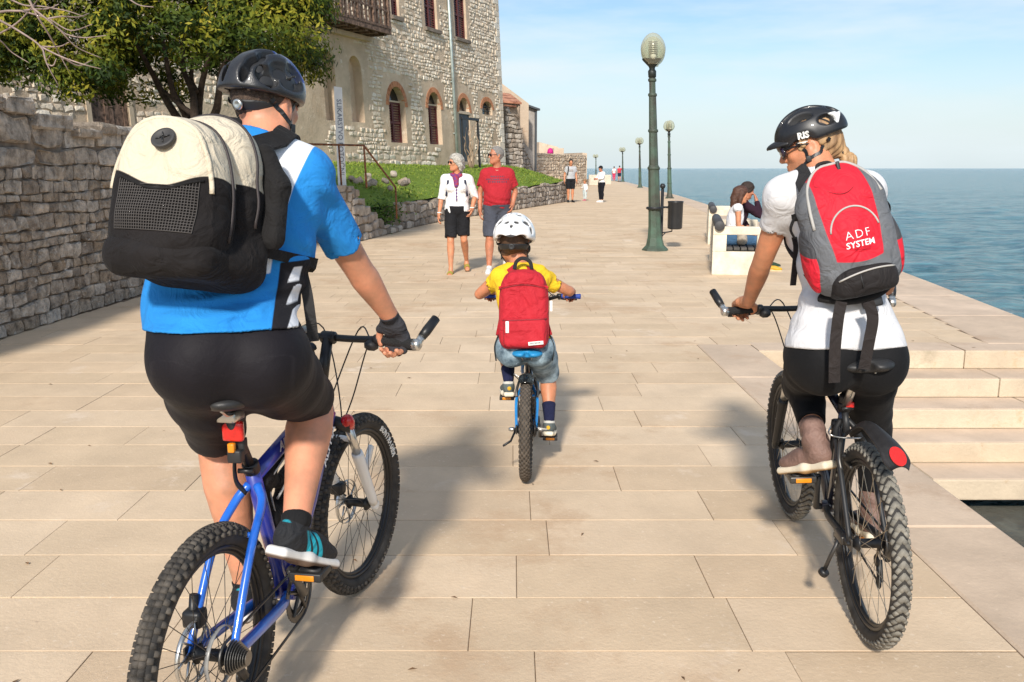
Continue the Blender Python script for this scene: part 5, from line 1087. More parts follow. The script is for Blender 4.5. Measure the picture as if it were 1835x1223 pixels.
    for r_, n_, dy in ((sp['ring'], 40, 0.), (sp['ring'] * .78, 32, .006)):
        a = np.linspace(0, 2 * np.pi, n_ * 2, endpoint=False); rr = r_ * (1 + .022 * (np.arange(n_ * 2) % 2)); po = np.stack([bb[0] + rr * np.cos(a), np.full(n_ * 2, cy + dy), bb[2] + rr * np.sin(a)], 1); ri = np.stack([bb[0] + r_ * .78 * np.cos(a), np.full(n_ * 2, cy + dy), bb[2] + r_ * .78 * np.sin(a)], 1); n = n_ * 2; V = np.concatenate([po, ri, po + A(0, .003, 0), ri + A(0, .003, 0)]); F = []
        for i in range(n): j = (i + 1) % n; F += [[i, j, n + j, n + i], [2 * n + j, 2 * n + i, 3 * n + i, 3 * n + j], [i, 2 * n + i, 2 * n + j, j], [n + j, 3 * n + j, 3 * n + i, n + i]]
        ring.append((V, F))
    ring += [tube([bb + A(0, cy, 0), bb + A(sp['ring'] * .85 * math.cos(a), cy, sp['ring'] * .85 * math.sin(a))], .006 * k, 6) for a in np.linspace(.2, 6.48, 6)[:-1]]
    P('chainring', join(*ring), m_dsteel, None, False)
    ped = {}
    for q, th in ((-1, sp['thR']), (1, sp['thR'] + math.pi)):
        a = bb + A(0, (.062 if q < 0 else .055) * q * k, 0); e = a + A(CR * math.cos(th), .016 * q * k, CR * math.sin(th)); P('crank', tube([bb + A(0, .03 * q * k, 0), a, lerp(a, e, .5), e], [.014 * k, .016 * k, .012 * k, .013 * k], 10, flat=.75), sp.get('crank_mat', m_dsteel)); pc = e + A(0, .062 * q * k, 0); ped[q] = pc
        pr = P('pedal', join(tube([e, pc], .006 * k, 8), bbox(tuple(pc + A(-.045, -.046, -.012) * k), tuple(pc + A(-.030, .046, .012) * k), .004 * k), bbox(tuple(pc + A(.030, -.046, -.012) * k), tuple(pc + A(.045, .046, .012) * k), .004 * k), bbox(tuple(pc + A(-.031, -.046, -.010) * k), tuple(pc + A(.031, -.034, .010) * k), .003 * k), bbox(tuple(pc + A(-.031, .034, -.010) * k), tuple(pc + A(.031, .046, .010) * k), .003 * k), lathe([(.012 * k, -.03 * k), (.013 * k, 0), (.012 * k, .03 * k)], 10, (0, 1, 0), pc)), sp.get('pedal_mat', m_plas))
        P('pedal_reflector', bbox(tuple(pc + A(-.049, -.027, -.008) * k), tuple(pc + A(-.0445, .027, .008) * k), .002), m_amber, pr)
    # cassette, chain, derailleur
    P('cassette', join(*[lathe([(r_ * .7, y - .0008), (r_, y - .0006), (r_, y + .0006), (r_ * .7, y + .0008)], 26, (0, 1, 0), hub + A(0, y, 0)) for r_, y in zip(np.linspace(.054, .022, 9) * sp.get('cas', 1.), np.linspace(-.030, -.050, 9))]), M('worn_cassette_steel', (.22, .21, .195), .35, metal=.85, var=.2), smooth=False)
    if sp.get('guard'): P('spoke_guard', tube(circle(hub + A(0, -.028, 0), .072, 36), .006, 6, True, .3), M('smoky_plastic', (.30, .29, .27), .3))
    rc = sp['ring']; rk = .045 * sp.get('cas', 1.); loop = [bb + A(rc * math.cos(a), cy, rc * math.sin(a)) for a in np.linspace(1.45, -1.5, 14)]; jock = hub + A(.03, -.045, -.15) if not sp.get('single') else hub + A(.0, cy, -rk)
    back = [jock] + ([hub + A(.055, -.045, -.085)] if not sp.get('single') else []) + [hub + A(rk * math.cos(a), -.043, rk * math.sin(a)) for a in np.linspace(4.3 if sp.get('single') else 5.6, 1.6, 10)]
    P('chain', tube(np.array(loop + back), .0042, 6, True), m_dsteel)
    if not sp.get('single'): P('derailleur', join(tube([hub + A(.005, -.062, -.02), hub + A(.03, -.07, -.07)], .013, 8), tube([hub + A(.05, -.052, -.08), jock + A(0, -.006, 0)], .010, 8, flat=.5), lathe([(.018, -.004), (.022, 0), (.018, .004)], 12, (0, 1, 0), jock), lathe([(.018, -.004), (.022, 0), (.018, .004)], 12, (0, 1, 0), hub + A(.055, -.045, -.085))), blk)
    if sp.get('disc'):
        P('brake_caliper', join(bbox(tuple(hub + A(.02, .035, .05)), tuple(hub + A(.065, .085, .095)), .01), tube([hub + A(.04, .07, .03), hub + A(.05, .062, .13)], .012, 8)), blk); P('brake_caliper', join(bbox(tuple(fh + A(-.075, .03, .045)), tuple(fh + A(-.03, .075, .09)), .01), tube([fh + A(-.05, .06, .02), fh + A(-.045, .06, .10)], .01, 8)), blk, steer=True)
    else:
        for ce, up_, sgn in ((hub, nrm(cl - hub), 1), ):
            for q in (1, -1): P('brake_arm', join(tube(spline([ce + up_ * (R - .075) + A(-.012, .05 * q, 0), ce + up_ * (R - .03) + A(-.02, .052 * q, 0), ce + up_ * (R + .035) + A(-.012, .036 * q, 0)], 4), .008 * k, 8), bbox(tuple(ce + up_ * (R - .062) + A(-.03, .02 * q - .006, -.006)), tuple(ce + up_ * (R - .062) + A(.03, .02 * q + .006, .006)), .003)), sp.get('arm_mat', m_dsteel))
            P('brake_noodle', tube(spline([ce + up_ * (R + .035) + A(-.012, -.036, 0), ce + up_ * (R + .04) + A(-.012, .036, 0), ce + up_ * (R + .055) + A(-.01, .07, 0), lerp(bb, cl, .8) + A(.02, .03, 0)], 5), .003, 6), m_steel)
        for q in (1, -1): P('brake_arm', tube(spline([fh + nrm(cr - fh) * (R - .075) + A(.014, .05 * q, 0), fh + nrm(cr - fh) * (R + .03) + A(.016, .036 * q, 0)], 4), .008 * k, 8), sp.get('arm_mat', m_dsteel), steer=True)
    T = Matrix.LocRotScale(b.location, b.rotation_euler, None); W3 = lambda p: np.array(T @ Vector(p))
    info = dict(obj=b, P=P, bb=bb, cl=cl, ht=ht, hb=hb, sad=sad, bar=bar, hub=hub, fh=fh, ped={('R' if q < 0 else 'L'): W3(p) for q, p in ped.items()}, grip={('R' if q < 0 else 'L'): W3(rotz(e - nrm(e - i) * .06 * k, hb, ta, -sp['steer'])) for q, (i, e) in BP.items()}, bdir={('R' if q < 0 else 'L'): nrm(W3(e) - W3(i)) for q, (i, e) in BP.items()}, W=W3, st=st, T=T)
    return info
def frame_text(B, body, size, a, b_, side, r, m, t=.5, name='frame_lettering'):
    """lettering along a tube from a to b on its left (+1) or right (-1) side"""
    x = nrm(b_ - a) if side < 0 else nrm(a - b_); z = A(0, side, 0); z = nrm(z - x * (z @ x)); y = np.cross(z, x); add(name, xf(text_mesh(body, size, size * .02, .0004), basis(x, y, z), lerp(a, b_, t) + z * r), m, B['obj'], True, False)
# ================================================================== THE THREE CYCLISTS
def helmet(name, label, c, F, k, m, style, head=None):
    """vented shell about the head centre; style sets vents, peak, tail and the coloured panels"""
    t = empty(name, tuple(c), label=label, cat='helmet'); c = np.asarray(c, float); T = lambda *p: c + F @ (A(*p) * k); E = lambda p, r, R=None: ell(T(*p), A(*r) * k, F if R is None else F @ R)
    ry = lambda a: np.array([[math.cos(a), 0, math.sin(a)], [0, 1, 0], [-math.sin(a), 0, math.cos(a)]]); rz = lambda a: np.array([[math.cos(a), -math.sin(a), 0], [math.sin(a), math.cos(a), 0], [0, 0, 1]])
    sh = U(E((.0, 0, .030), (.142, .110, .120)), E((-.085, 0, .030), (.065, .085, .075)), k=.04 * k)
    if style == 'man': sh = U(sh, E((-.105, .045, -.002), (.03, .035, .035)), E((-.105, -.045, -.002), (.03, .035, .035)), k=.03 * k)
    sh = sub(sh, E((-.004, 0, .010), (.118, .090, .108)), k=.008 * k)
    sh = inter(sh, half(T(0, 0, .002), F @ A(-.10, 0, -1)), k=.012 * k)
    side = [cap(T(.03, .125 * q, .0), T(.10, .11 * q, -.01), .035 * k) for q in (1, -1)]; sh = sub(sh, *side, k=.03 * k) if style == 'woman' else sh
    vents = []
    def V(x, y, z, l, w, h, yaw=0., pit=0.): vents.append(E((x, y, z), (l * 1.1, w * 1.3, h * 1.35), rz(yaw) @ ry(pit)))
    for q in (1, -1):
        if style == 'man':
            V(.06, .034 * q, .125, .048, .013, .04, 0, .35); V(-.035, .032 * q, .142, .040, .013, .04, 0, -.1); V(-.095, .040 * q, .100, .034, .015, .035, .1 * q, -.75); V(.045, .080 * q, .095, .046, .015, .03, -.15 * q, .25); V(-.035, .088 * q, .095, .044, .016, .03, .1 * q, -.1); V(-.09, .078 * q, .055, .034, .014, .028, .5 * q, -.3); V(.0, .108 * q, .048, .05, .02, .016, 0, 0); V(-.128, .035 * q, .058, .02, .011, .030, .2 * q, 0)
        elif style == 'woman':
            V(.065, .03 * q, .125, .045, .011, .04, 0, .35); V(-.03, .03 * q, .145, .038, .010, .04, 0, -.1); V(.025, .075 * q, .105, .046, .011, .026, -.12 * q, .15); V(-.075, .085 * q, .072, .034, .022, .017, .35 * q, -.15); V(-.105, .03 * q, .10, .025, .014, .03, 0, -.8)
        else:
            V(.06, .032 * q, .125, .04, .011, .04, 0, .35); V(-.04, .028 * q, .143, .024, .010, .04, 0, -.2); V(-.115, .024 * q, .088, .012, .0105, .028, 0, -.55); V(-.085, .068 * q, .098, .020, .010, .028, .4 * q, -.6); V(-.02, .075 * q, .118, .024, .010, .03, 0, 0); V(-.07, .098 * q, .055, .018, .018, .014, .5 * q, 0); V(.04, .09 * q, .075, .03, .012, .02, 0, .2); V(-.125, .042 * q, .012, .030, .034, .016, .3 * q, 0)
    if style == 'kid': V(-.135, 0, .075, .012, .006, .022, 0, -.4)
    sh = sub(sh, *vents, k=.009 * k); L = lambda P: (P - c) @ F / k
    at = {}
    if style == 'man': at['panel'] = lambda P: -(L(P)[:, 0] * .80 + L(P)[:, 2] * .62 + np.abs(L(P)[:, 1]) * .15 - .098); at['pale'] = lambda P: np.abs(L(P)[:, 0] * .5 - np.abs(L(P)[:, 1]) + .02 * np.sin(L(P)[:, 0] * 60)) - .010 + .25 * np.maximum(0, .06 - L(P)[:, 0])
    if style == 'woman': at['panel'] = lambda P: np.maximum(np.abs(L(P)[:, 0] + .112) * 1.0 + (L(P)[:, 2] - .085) * -.55 - .024, np.maximum(.047 - L(P)[:, 2], np.maximum(L(P)[:, 2] - .094, .02 - L(P)[:, 1])))
    if style == 'kid': at['panel'] = lambda P: np.maximum(L(P)[:, 2] - .034 + .25 * np.abs(L(P)[:, 1]), L(P)[:, 0] + .03)
    vu = lambda P: np.min([v_.f(np.asarray(P, f4)) for v_ in vents], 0) - .0008; at['vent'] = lambda P: np.where(np.einsum('ij,ij->i', (L(P) - A(0, 0, .02)) / A(.138, .106, .116), (L(P) - A(0, 0, .02)) / A(.138, .106, .116)) < 1.12, vu(P), .01)
    paint(m, 'vent', (.010, .010, .011), .001, .8)
    o, g = sd('shell', sh, .0042 * k, m, t, at)
    # foam liner, retention band with its dial, chin straps
    lin = sub(E((-.004, 0, .012), (.122, .094, .112)), E((-.006, 0, .008), (.106, .080, .098)), k=.004); lin = inter(lin, half(T(0, 0, .022), F @ A(-.10, 0, -1)), k=.004); 
    sd('liner', lin, .007 * k, m_plas, t)
    band = inter(sub(E((-.012, 0, .020), (.112, .088, .105)), E((-.012, 0, .020), (.104, .080, .097))), half(T(0, 0, -.012), F @ A(0, 0, 1)), half(T(0, 0, -.042), F @ A(0, 0, -1)), half(T(-.03, 0, 0), F @ A(1, 0, 0)), k=.003); sd('retention_band', band, .0042 * k, m_plas, t)
    dm = m_steel if style == 'man' else m_plas; add('dial', lathe([(.0155 * k, 0), (.017 * k, .003 * k), (.0165 * k, .008 * k), (.012 * k, .011 * k), (.007 * k, .009 * k)], 20, F @ A(-1, 0, -.12), T(-.118, 0, -.027)), dm, t)
    for q in (1, -1):
        j = T(.016, .079 * q, -.082); ch = T(.075, .010 * q, -.128)
        for a, b_ in ((T(.062, .088 * q, .012), j), (T(-.070, .082 * q, -.004), j)): SP = spline([a, lerp(a, b_, .5) + F @ A(0, .010 * q, 0) * k, b_], 5); SQ, SN = snap(SP, head, .003); SQ[:2] = SP[:2]; add('chin_strap', ribbon(SQ, SN, .014 * k, .0013), m_blk, t, smooth=False)
        SQ, SN = snap(spline([j, T(.045, .058 * q, -.118), ch], 5), head, .003); add('chin_strap', ribbon(SQ, SN, .014 * k, .0013), m_blk, t, smooth=False); add('strap_buckle', xf(bbox((-.010 * k, -.004 * k, -.013 * k), (.010 * k, .004 * k, .013 * k), .003 * k), F, SQ[0] + SN[0] * .004), m_plas, t)
    return t, g, T, F
def pack_frame(O, u, v):
    u, v = nrm(u), np.asarray(v, float); v = nrm(v - u * (u @ v)); return np.asarray(O, float), basis(u, v, np.cross(u, v))
# ---------------------------------------------------------------- bicycle of the man
def blue_paint(name, c1, c2):
    m = M(name, c1, .28, var=.08, coat=.7, tint=c2, scale=14); return m
m_bblue = blue_paint('bright_blue_frame_paint', (.012, .10, .48), (.02, .14, .60)); m_dblue = blue_paint('deep_blue_frame_paint', (.025, .032, .26), (.03, .05, .34))
bkM = bicycle(dict(pos=(-.74, 2.013), head=rad(10.2), lean=rad(-.5), steer=rad(6), R=.323, wb=1.04, tw=.0275, bb=(.42, .285), clamp=(.272, .715), ht=(.785, .80), hb=(.822, .70), saddle=(.20, .945), bar=(.83, .965), hw=.315, sweep=.05, rise=.012, fat=1.22, frame_mat=m_dblue, stay_mat=m_bblue, fork='sus', fork_mat=M('white_fork_paint', (.80, .80, .78), .3, var=.03, coat=.5), tyre=(m_rub, m_knob), disc=1, spokes=32, crank=.172, ring=.085, thR=rad(132), cas=.82, guard=True, barends=True, redcap=True, refl=rad(215), refl2=rad(55), knobs=dict(kn=62, rows=((.28, .0, .95), (.28, .5, .95), (.80, .25, .9), (1.25, .75, .85)), kh=.0055), label='blue mountain bike with white suspension fork under the man in blue'))
def man_bike_extras():
    P, bb, cl, sad, hub = bkM['P'], bkM['bb'], bkM['cl'], bkM['sad'], bkM['hub']; ht, hb = bkM['ht'], bkM['hb']; B = bkM['obj']
    q = lerp(cl, sad, .50) + A(-.045, 0, .01); P('seat_lug', tube([bkM['bb'] + (cl - bb) * .80, cl], .0195, 14), m_bblue); P('rear_reflector', bbox(tuple(q + A(-.012, -.028, -.027)), tuple(q + A(.008, .028, .027)), .008), m_red); P('reflector_bracket', join(bbox(tuple(q + A(.008, -.02, -.07)), tuple(q + A(.035, .02, -.025)), .006), tube([q + A(.02, 0, -.02), lerp(cl, sad, .45)], .007, 8), bbox(tuple(q + A(-.012, -.020, -.085)), tuple(q + A(.015, .018, -.05)), .006)), m_plas); P('amber_tab', bbox(tuple(q + A(-.018, -.006, -.055)), tuple(q + A(-.002, .012, -.030)), .004), m_amber)
    w = lerp(cl, sad, .2); P('hanging_strap', ribbon(spline([lerp(cl, sad, .55) + A(-.02, -.01, 0), w + A(-.035, .018, .0), cl + A(-.03, .03, -.03), cl + A(-.012, .012, -.07)], 6), (0, 1, .2), .014), m_blk)
    # frame bag with grey piping inside the main triangle
    a, b_, c_ = lerp(bb, cl, .30), lerp(bb, cl, .90) + A(.02, 0, 0), lerp(cl, ht, .72) + A(0, 0, -.025); d_ = lerp(bb, hb, .62) + A(-.02, 0, .03); tri = [a + A(.03, 0, 0), b_ + A(.02, 0, -.02), c_, d_]
    poly = [(p[0], p[2]) for p in tri]; m_ = np.mean(tri, 0); s = U(*[cap(tri[i], tri[(i + 1) % 4], .016) for i in range(4)], *[cap(tri[i], m_, .016, .024) for i in range(4)], cap(lerp(tri[0], tri[1], .5), lerp(tri[2], tri[3], .5), .022), k=.03); o, g = sd('frame_bag', s, .006, cloth('black_bag_nylon', (.014, .014, .015)), None); o.parent = B
    P('bag_piping', tube(np.array([p + A(0, -.018, 0) for p in tri]), .003, 6, True), M('grey_piping', (.42, .42, .42), .6)); P('bag_zip', tube([lerp(tri[0], tri[1], .75) + A(.02, -.024, 0), lerp(tri[2], tri[3], .3) + A(0, -.024, .0)], .004, 6), M('grey_piping', (.42, .42, .42), .6)); P('bag_strap', ribbon(np.array([lerp(bb, hb, .18) + A(.027 * math.cos(a_), .027 * math.sin(a_), 0) for a_ in np.linspace(0, 6.28, 13)]) , (0, 0, 1), .02), m_blk) if False else None
    P('bag_tag', bbox(tuple(m_ + A(-.03, -.026, -.045)), tuple(m_ + A(-.022, -.024, -.008)), .001), m_white)
    u = nrm(hb - bb); P('frame_strap', tube([lerp(bb, hb, .22), lerp(bb, hb, .255)], .0275, 14), m_blk)
    wt = M('white_decal', (.78, .80, .84), .35)
    frame_text(bkM, 'ALPHA', .046, lerp(bb, hb, .3), lerp(ht, hb, .82), -1, .0318, wt, .72); frame_text(bkM, 'ALPHA', .026, hub + A(0, -.058, 0), bb + A(-.02, -.02, 0), -1, .0165, wt, .62); frame_text(bkM, 'ALPHA', .040, cl, lerp(ht, hb, .22), -1, .0252, wt, .36)
    # cycle computer, bell on the bar
    c = bkM['bar'] + A(-.018, .075, .014); P('cycle_computer', join(bbox(tuple(c + A(-.024, -.018, .002)), tuple(c + A(.024, .018, .018)), .006)), M('silver_plastic', (.32, .32, .31), .4), steer=True); P('computer_screen', bbox(tuple(c + A(-.016, -.013, .0175)), tuple(c + A(.016, .013, .0195)), .001), M('grey_lcd', (.36, .40, .36), .2), steer=True); P('bell', lathe([(.022, 0), (.021, .008), (.014, .018), (.002, .022)], 16, (-.2, 0, 1), bkM['bar'] + A(-.06, .035, -.03)), m_blk, steer=True)
    # lettering moulded on the front tyre
    R = .323; fh = rotz(bkM['fh'], hb, ht - hb, -rad(6)); v, f = text_mesh('BONTRAGER', .028, .0012, .0006, 1.15); out = []; cs, sn = math.cos(rad(6)), math.sin(rad(6))
    for x, y, z in v:
        a = rad(38) - x / (R - .04); r_ = R - .041 + y; p = A(r_ * math.cos(a), -(math.sqrt(max(.0275 ** 2 - (r_ - .29) ** 2, 1e-6)) + .0012) - z, r_ * math.sin(a)); out.append(fh + A(p[0] * cs + p[1] * sn, -p[0] * sn + p[1] * cs, p[2]))
    add('tyre_lettering', (np.array(out), f), m_white, B, True, False)
man_bike_extras()
def grip_hand(wr, grip, bdir, side, k=1., curl=(.95, 1.05, .7)):
    """hand closed round a grip; bdir points outwards along the bar, side +1 right hand"""
    d = nrm((grip + A(0, 0, .016 * k)) - wr); pn = A(0, .25, -1.); th = -bdir; return hand_sdf(grip + A(0, 0, .030 * k) - d * .062 * k, d, pn, th, curl, k, .03, (.7, .6))
def man():
    pos = bkM['W']((.2, 0, 0)); t = empty('person', (pos[0], pos[1], 0), label='man in a blue cycling jersey and black shorts riding the blue bike', cat='person')
    g, bd, pd = bkM['grip'], bkM['bdir'], bkM['ped']; Lw, Rw = g['L'], g['R']
    J = dict(pelvis=px(400, 630, 2.15), waist=px(392, 540, 2.24), chest=px(428, 392, 2.33), neck=px(478, 250, 2.40), head=px(477, 190, 2.45), shL=px(345, 300, 2.34), shR=px(543, 318, 2.38), elR=px(640, 478, 2.55), elL=A(-.99, 2.60, 1.20), wrR=px(694, 560, 2.665), wrL=Lw + A(-.02, -.07, .07), hpL=px(360, 650, 2.145), hpR=px(476, 655, 2.185), knR=px(560, 722, 2.555), knL=px(392, 795, 2.47))
    sh = {}
    for q, dr, Lf in (('R', A(.36, .80, -.48), .275), ('L', A(.08, .97, -.16), .275)):
        d = nrm(dr); up = nrm(A(0, 0, 1) - d * d[2]); ball = pd[q] + up * .026; heel = ball - d * Lf * .68; toe = heel + d * Lf; sh[q] = (heel, toe, up); J['an' + q] = heel + d * .06 + up * .095
    F = Fig(J, 1., 1.06, hipw=.152, chestw=.172, waistw=.156, butt=.84, limb=1.06); HF = fr(A(.40, .90, -.06), A(.02, -.05, 1.)); head = head_sdf(J['head'], HF, .93)
    hands = [grip_hand(J['wrR'], Rw, bd['R'], 1, .98), grip_hand(J['wrL'], Lw, bd['L'], -1, .98)]
    sd('body', F.body(head, [h[0] for h in hands]), .0062, m_skin_m, t)
    hp = lambda P: P
    # short grey hair round the nape
    hr = inter(off(head_sdf(J['head'], HF, .93, False, False), .004), half(J['head'] + HF @ A(.03, 0, 0), HF @ A(1, 0, 0)), half(J['head'] + HF @ A(0, 0, -.055), HF @ A(.25, 0, -1)), k=.006); sd('hair', disp(hr, wob(3, 300, .0012), .003), .006, M('short_greying_hair', (.10, .065, .045), .8, var=.4, scale=120, bump=.6, bscale=400), t)
    # jersey with white shoulder panel and black side panel
    um = nrm(J['neck'] - J['pelvis']); hem = px(392, 588, 2.20)
    js = F.shirt(.018, hem, A(.02, -.12, -1), .74, .011, .028, .070)
    js = disp(js, lambda P: folds(px(400, 555, 2.1), (0, .15, 1), 150, .0035, .12, 3)(P) + folds(px(600, 400, 2.4), (.5, .2, .6), 90, .004, .12, 4)(P) + wob(6, 26, .0022)(P) + folds(px(520, 500, 2.25), (.3, 0, 1), 110, .003, .12, 8)(P), .012)
    mj = cloth('blue_jersey_cloth', (.022, .235, .62), .06, wr=.34)
    s0, e0 = J['shR'], J['elR']; ax = nrm(e0 - s0); rgt = F.right
    def white(P):   # broad white panel running over the right shoulder beside the sleeve seam
        q = P - s0; a = q @ rgt; z = q @ A(0, 0, 1); cx_ = -.045 + .22 * np.minimum(z + .02, 0) * -.55; return np.maximum(np.abs(a - cx_ - .01) - (.036 + .010 * np.sin(z * 9)), np.maximum(-.23 - z, (P - J['neck']) @ F.up * 0 + (-.11 - a)))
    def dark(P):    # black side panel below the arm
        w_ = J['waist']; q = P - w_; a = q @ F.pr; z = P[:, 2]; return np.maximum(np.maximum(.135 + .008 * np.sin(z * 16) - a, a - .235), z - (s0[2] - .205))
    def jag(P):     # white flashes inside the black panel
        w_ = J['waist']; q = P - w_; a = q @ F.pr; z = P[:, 2]; s = (z * 19) % 1.0; return np.maximum(np.maximum(.158 + .022 * s - a, a - (.190 + .010 * s)), np.maximum(z - (s0[2] - .22), (.22 - s) * .03))
    paint(paint(paint(mj, 'white', (.80, .82, .85)), 'dark', (.014, .013, .016)), 'jag', (.74, .75, .78)); sd('jersey', js, .0058, mj, t, {'white': white, 'dark': dark, 'jag': jag})
    # padded shorts
    so = F.shorts(.009, {'L': .83, 'R': .86}, px(392, 560, 2.20), A(0, 0, 1)); so = disp(so, lambda P: wob(9, 18, .0018)(P) + folds(px(520, 640, 2.3), (1, .3, .5), 100, .0015, .12, 5)(P), .006)
    ms = cloth('black_cycling_lycra', (.010, .0085, .011), .15, .65, wr=.10); 
    seat_c = px(400, 690, 2.10); pad = lambda P: np.abs(np.maximum(np.abs((P - seat_c) @ F.pr) / .16, np.abs((P - seat_c) @ A(0, 0, 1) - .01 + .02 * np.cos((P - seat_c) @ F.pr * 26)) / .052) - 1.) * .05 - .0012
    seam = lambda P: np.minimum(np.abs((P - J['pelvis']) @ F.pr - .01), np.minimum(np.abs((P - J['pelvis']) @ F.pr + .085), np.abs((P - J['pelvis']) @ F.pr - .105))) - .0012
    paint(ms, 'pad', (.017, .015, .018), .0012); sd('shorts', so, .0058, ms, t, {'pad': pad, 'seam': seam})
    # gloves, socks, shoes
    mg = cloth('black_grey_glove', (.045, .045, .052), .2)
    for q, (h, palm), wr in (('R', hands[0], J['wrR']), ('L', hands[1], J['wrL'])):
        d = nrm(g[q] - wr); gl = inter(off(U(palm, F.arm[q], k=.01), .0032), half(wr + d * .008, -d), sph(wr + d * .06, .11), k=.004); mm = mg.copy() if q == 'R' else mg
        if q == 'R': paint(mm, 'top', (.46, .46, .54))
        sd('glove', gl, .0045, mm, t, {'top': lambda P, wr=wr, d=d: np.maximum(.030 - (P - wr) @ d, np.maximum(-((P - wr) @ A(0, 0, 1)) - .015, np.abs((P - wr) @ A(1, 0, 0) - .02) - .032))})
    msole = M('white_muddy_sole', (.70, .68, .65), .7, var=.1, scale=20); mup = cloth('dark_grey_shoe_mesh', (.022, .023, .026), .2, .7, .5, 500); msd = M('brown_muddy_tread', (.13, .085, .06), .95, var=.5, scale=60, bump=.8, bscale=120); mteal = M('teal_stripe', (.02, .36, .46), .5, var=.05)
    for q in 'RL':
        heel, toe, up = sh[q]; upp, sole, Rs = shoe_sdf(heel, toe, up, 1.0, .0); an, kn = J['an' + q], J['kn' + q]; x, y = Rs[:, 0], Rs[:, 1]
        upp = sub(upp, cap(an + up * .0, an + up * .1 - x * .01, .030, .034), k=.008); m2 = mup.copy(); Ls = np.linalg.norm(toe - heel); outy = -1 if q == 'R' else 1
        def stripe(P, heel=heel, x=x, y=y, up=up, Ls=Ls, outy=outy):
            a = ((P - heel) @ x) / Ls - .26 * 0; z = (P - heel) @ up; s = (a - .38 + z * 2.2) / .095; fr_ = s - np.floor(s); return np.maximum(np.maximum(np.abs(fr_ - .5) * .095 * Ls - .0085, np.maximum(-s, s - 3.) * .02), np.maximum(.012 - outy * ((P - heel) @ y), z - .075))
        paint(m2, 'stripe', (.02, .36, .46)); tab = lambda P, heel=heel, x=x, y=y, up=up: np.maximum(np.abs((P - heel) @ y) + ((P - heel) @ up - .105) * .9 - .012, np.maximum(.085 - (P - heel) @ up, (P - heel) @ x - .02)); paint(m2, 'tab', (.02, .36, .46))
        so_, _ = sd('shoe', upp, .0050, m2, t, {'stripe': stripe, 'tab': tab})
        mso = msole.copy(); paint(mso, 'mud', (.13, .085, .06), .003); sd('shoe_sole', sole, .0055, mso, so_, {'mud': lambda P, heel=heel, up=up: (P - heel) @ up + .001})
        d = nrm(kn - an); sd('sock', inter(off(F.leg[q], .004), half(lerp(an, kn, .03), d), half(an - d * .05, -d), k=.003), .005, cloth('black_sock', (.012, .012, .013)), t)
    # helmet
    mh = M('black_blue_helmet_shell', (.020, .020, .022), .30, var=.15, coat=.3, bump=.12, bscale=200); paint(mh, 'pale', (.42, .47, .58), .002, .2); 
    pass
    mh2 = M('helmet_shell_black_blue', (.018, .018, .020), .38, var=.15, coat=.25, bump=.10, bscale=260); paint(mh2, 'panel', (.025, .055, .24), .0015, .18)
    helmet('helmet', 'black and dark blue vented helmet on the man in blue', J['head'] + HF @ A(-.005, 0, .014), HF, .86, mh2, 'man', U(head, F.neck, k=.02))
    return F, J
FM, JM = man()
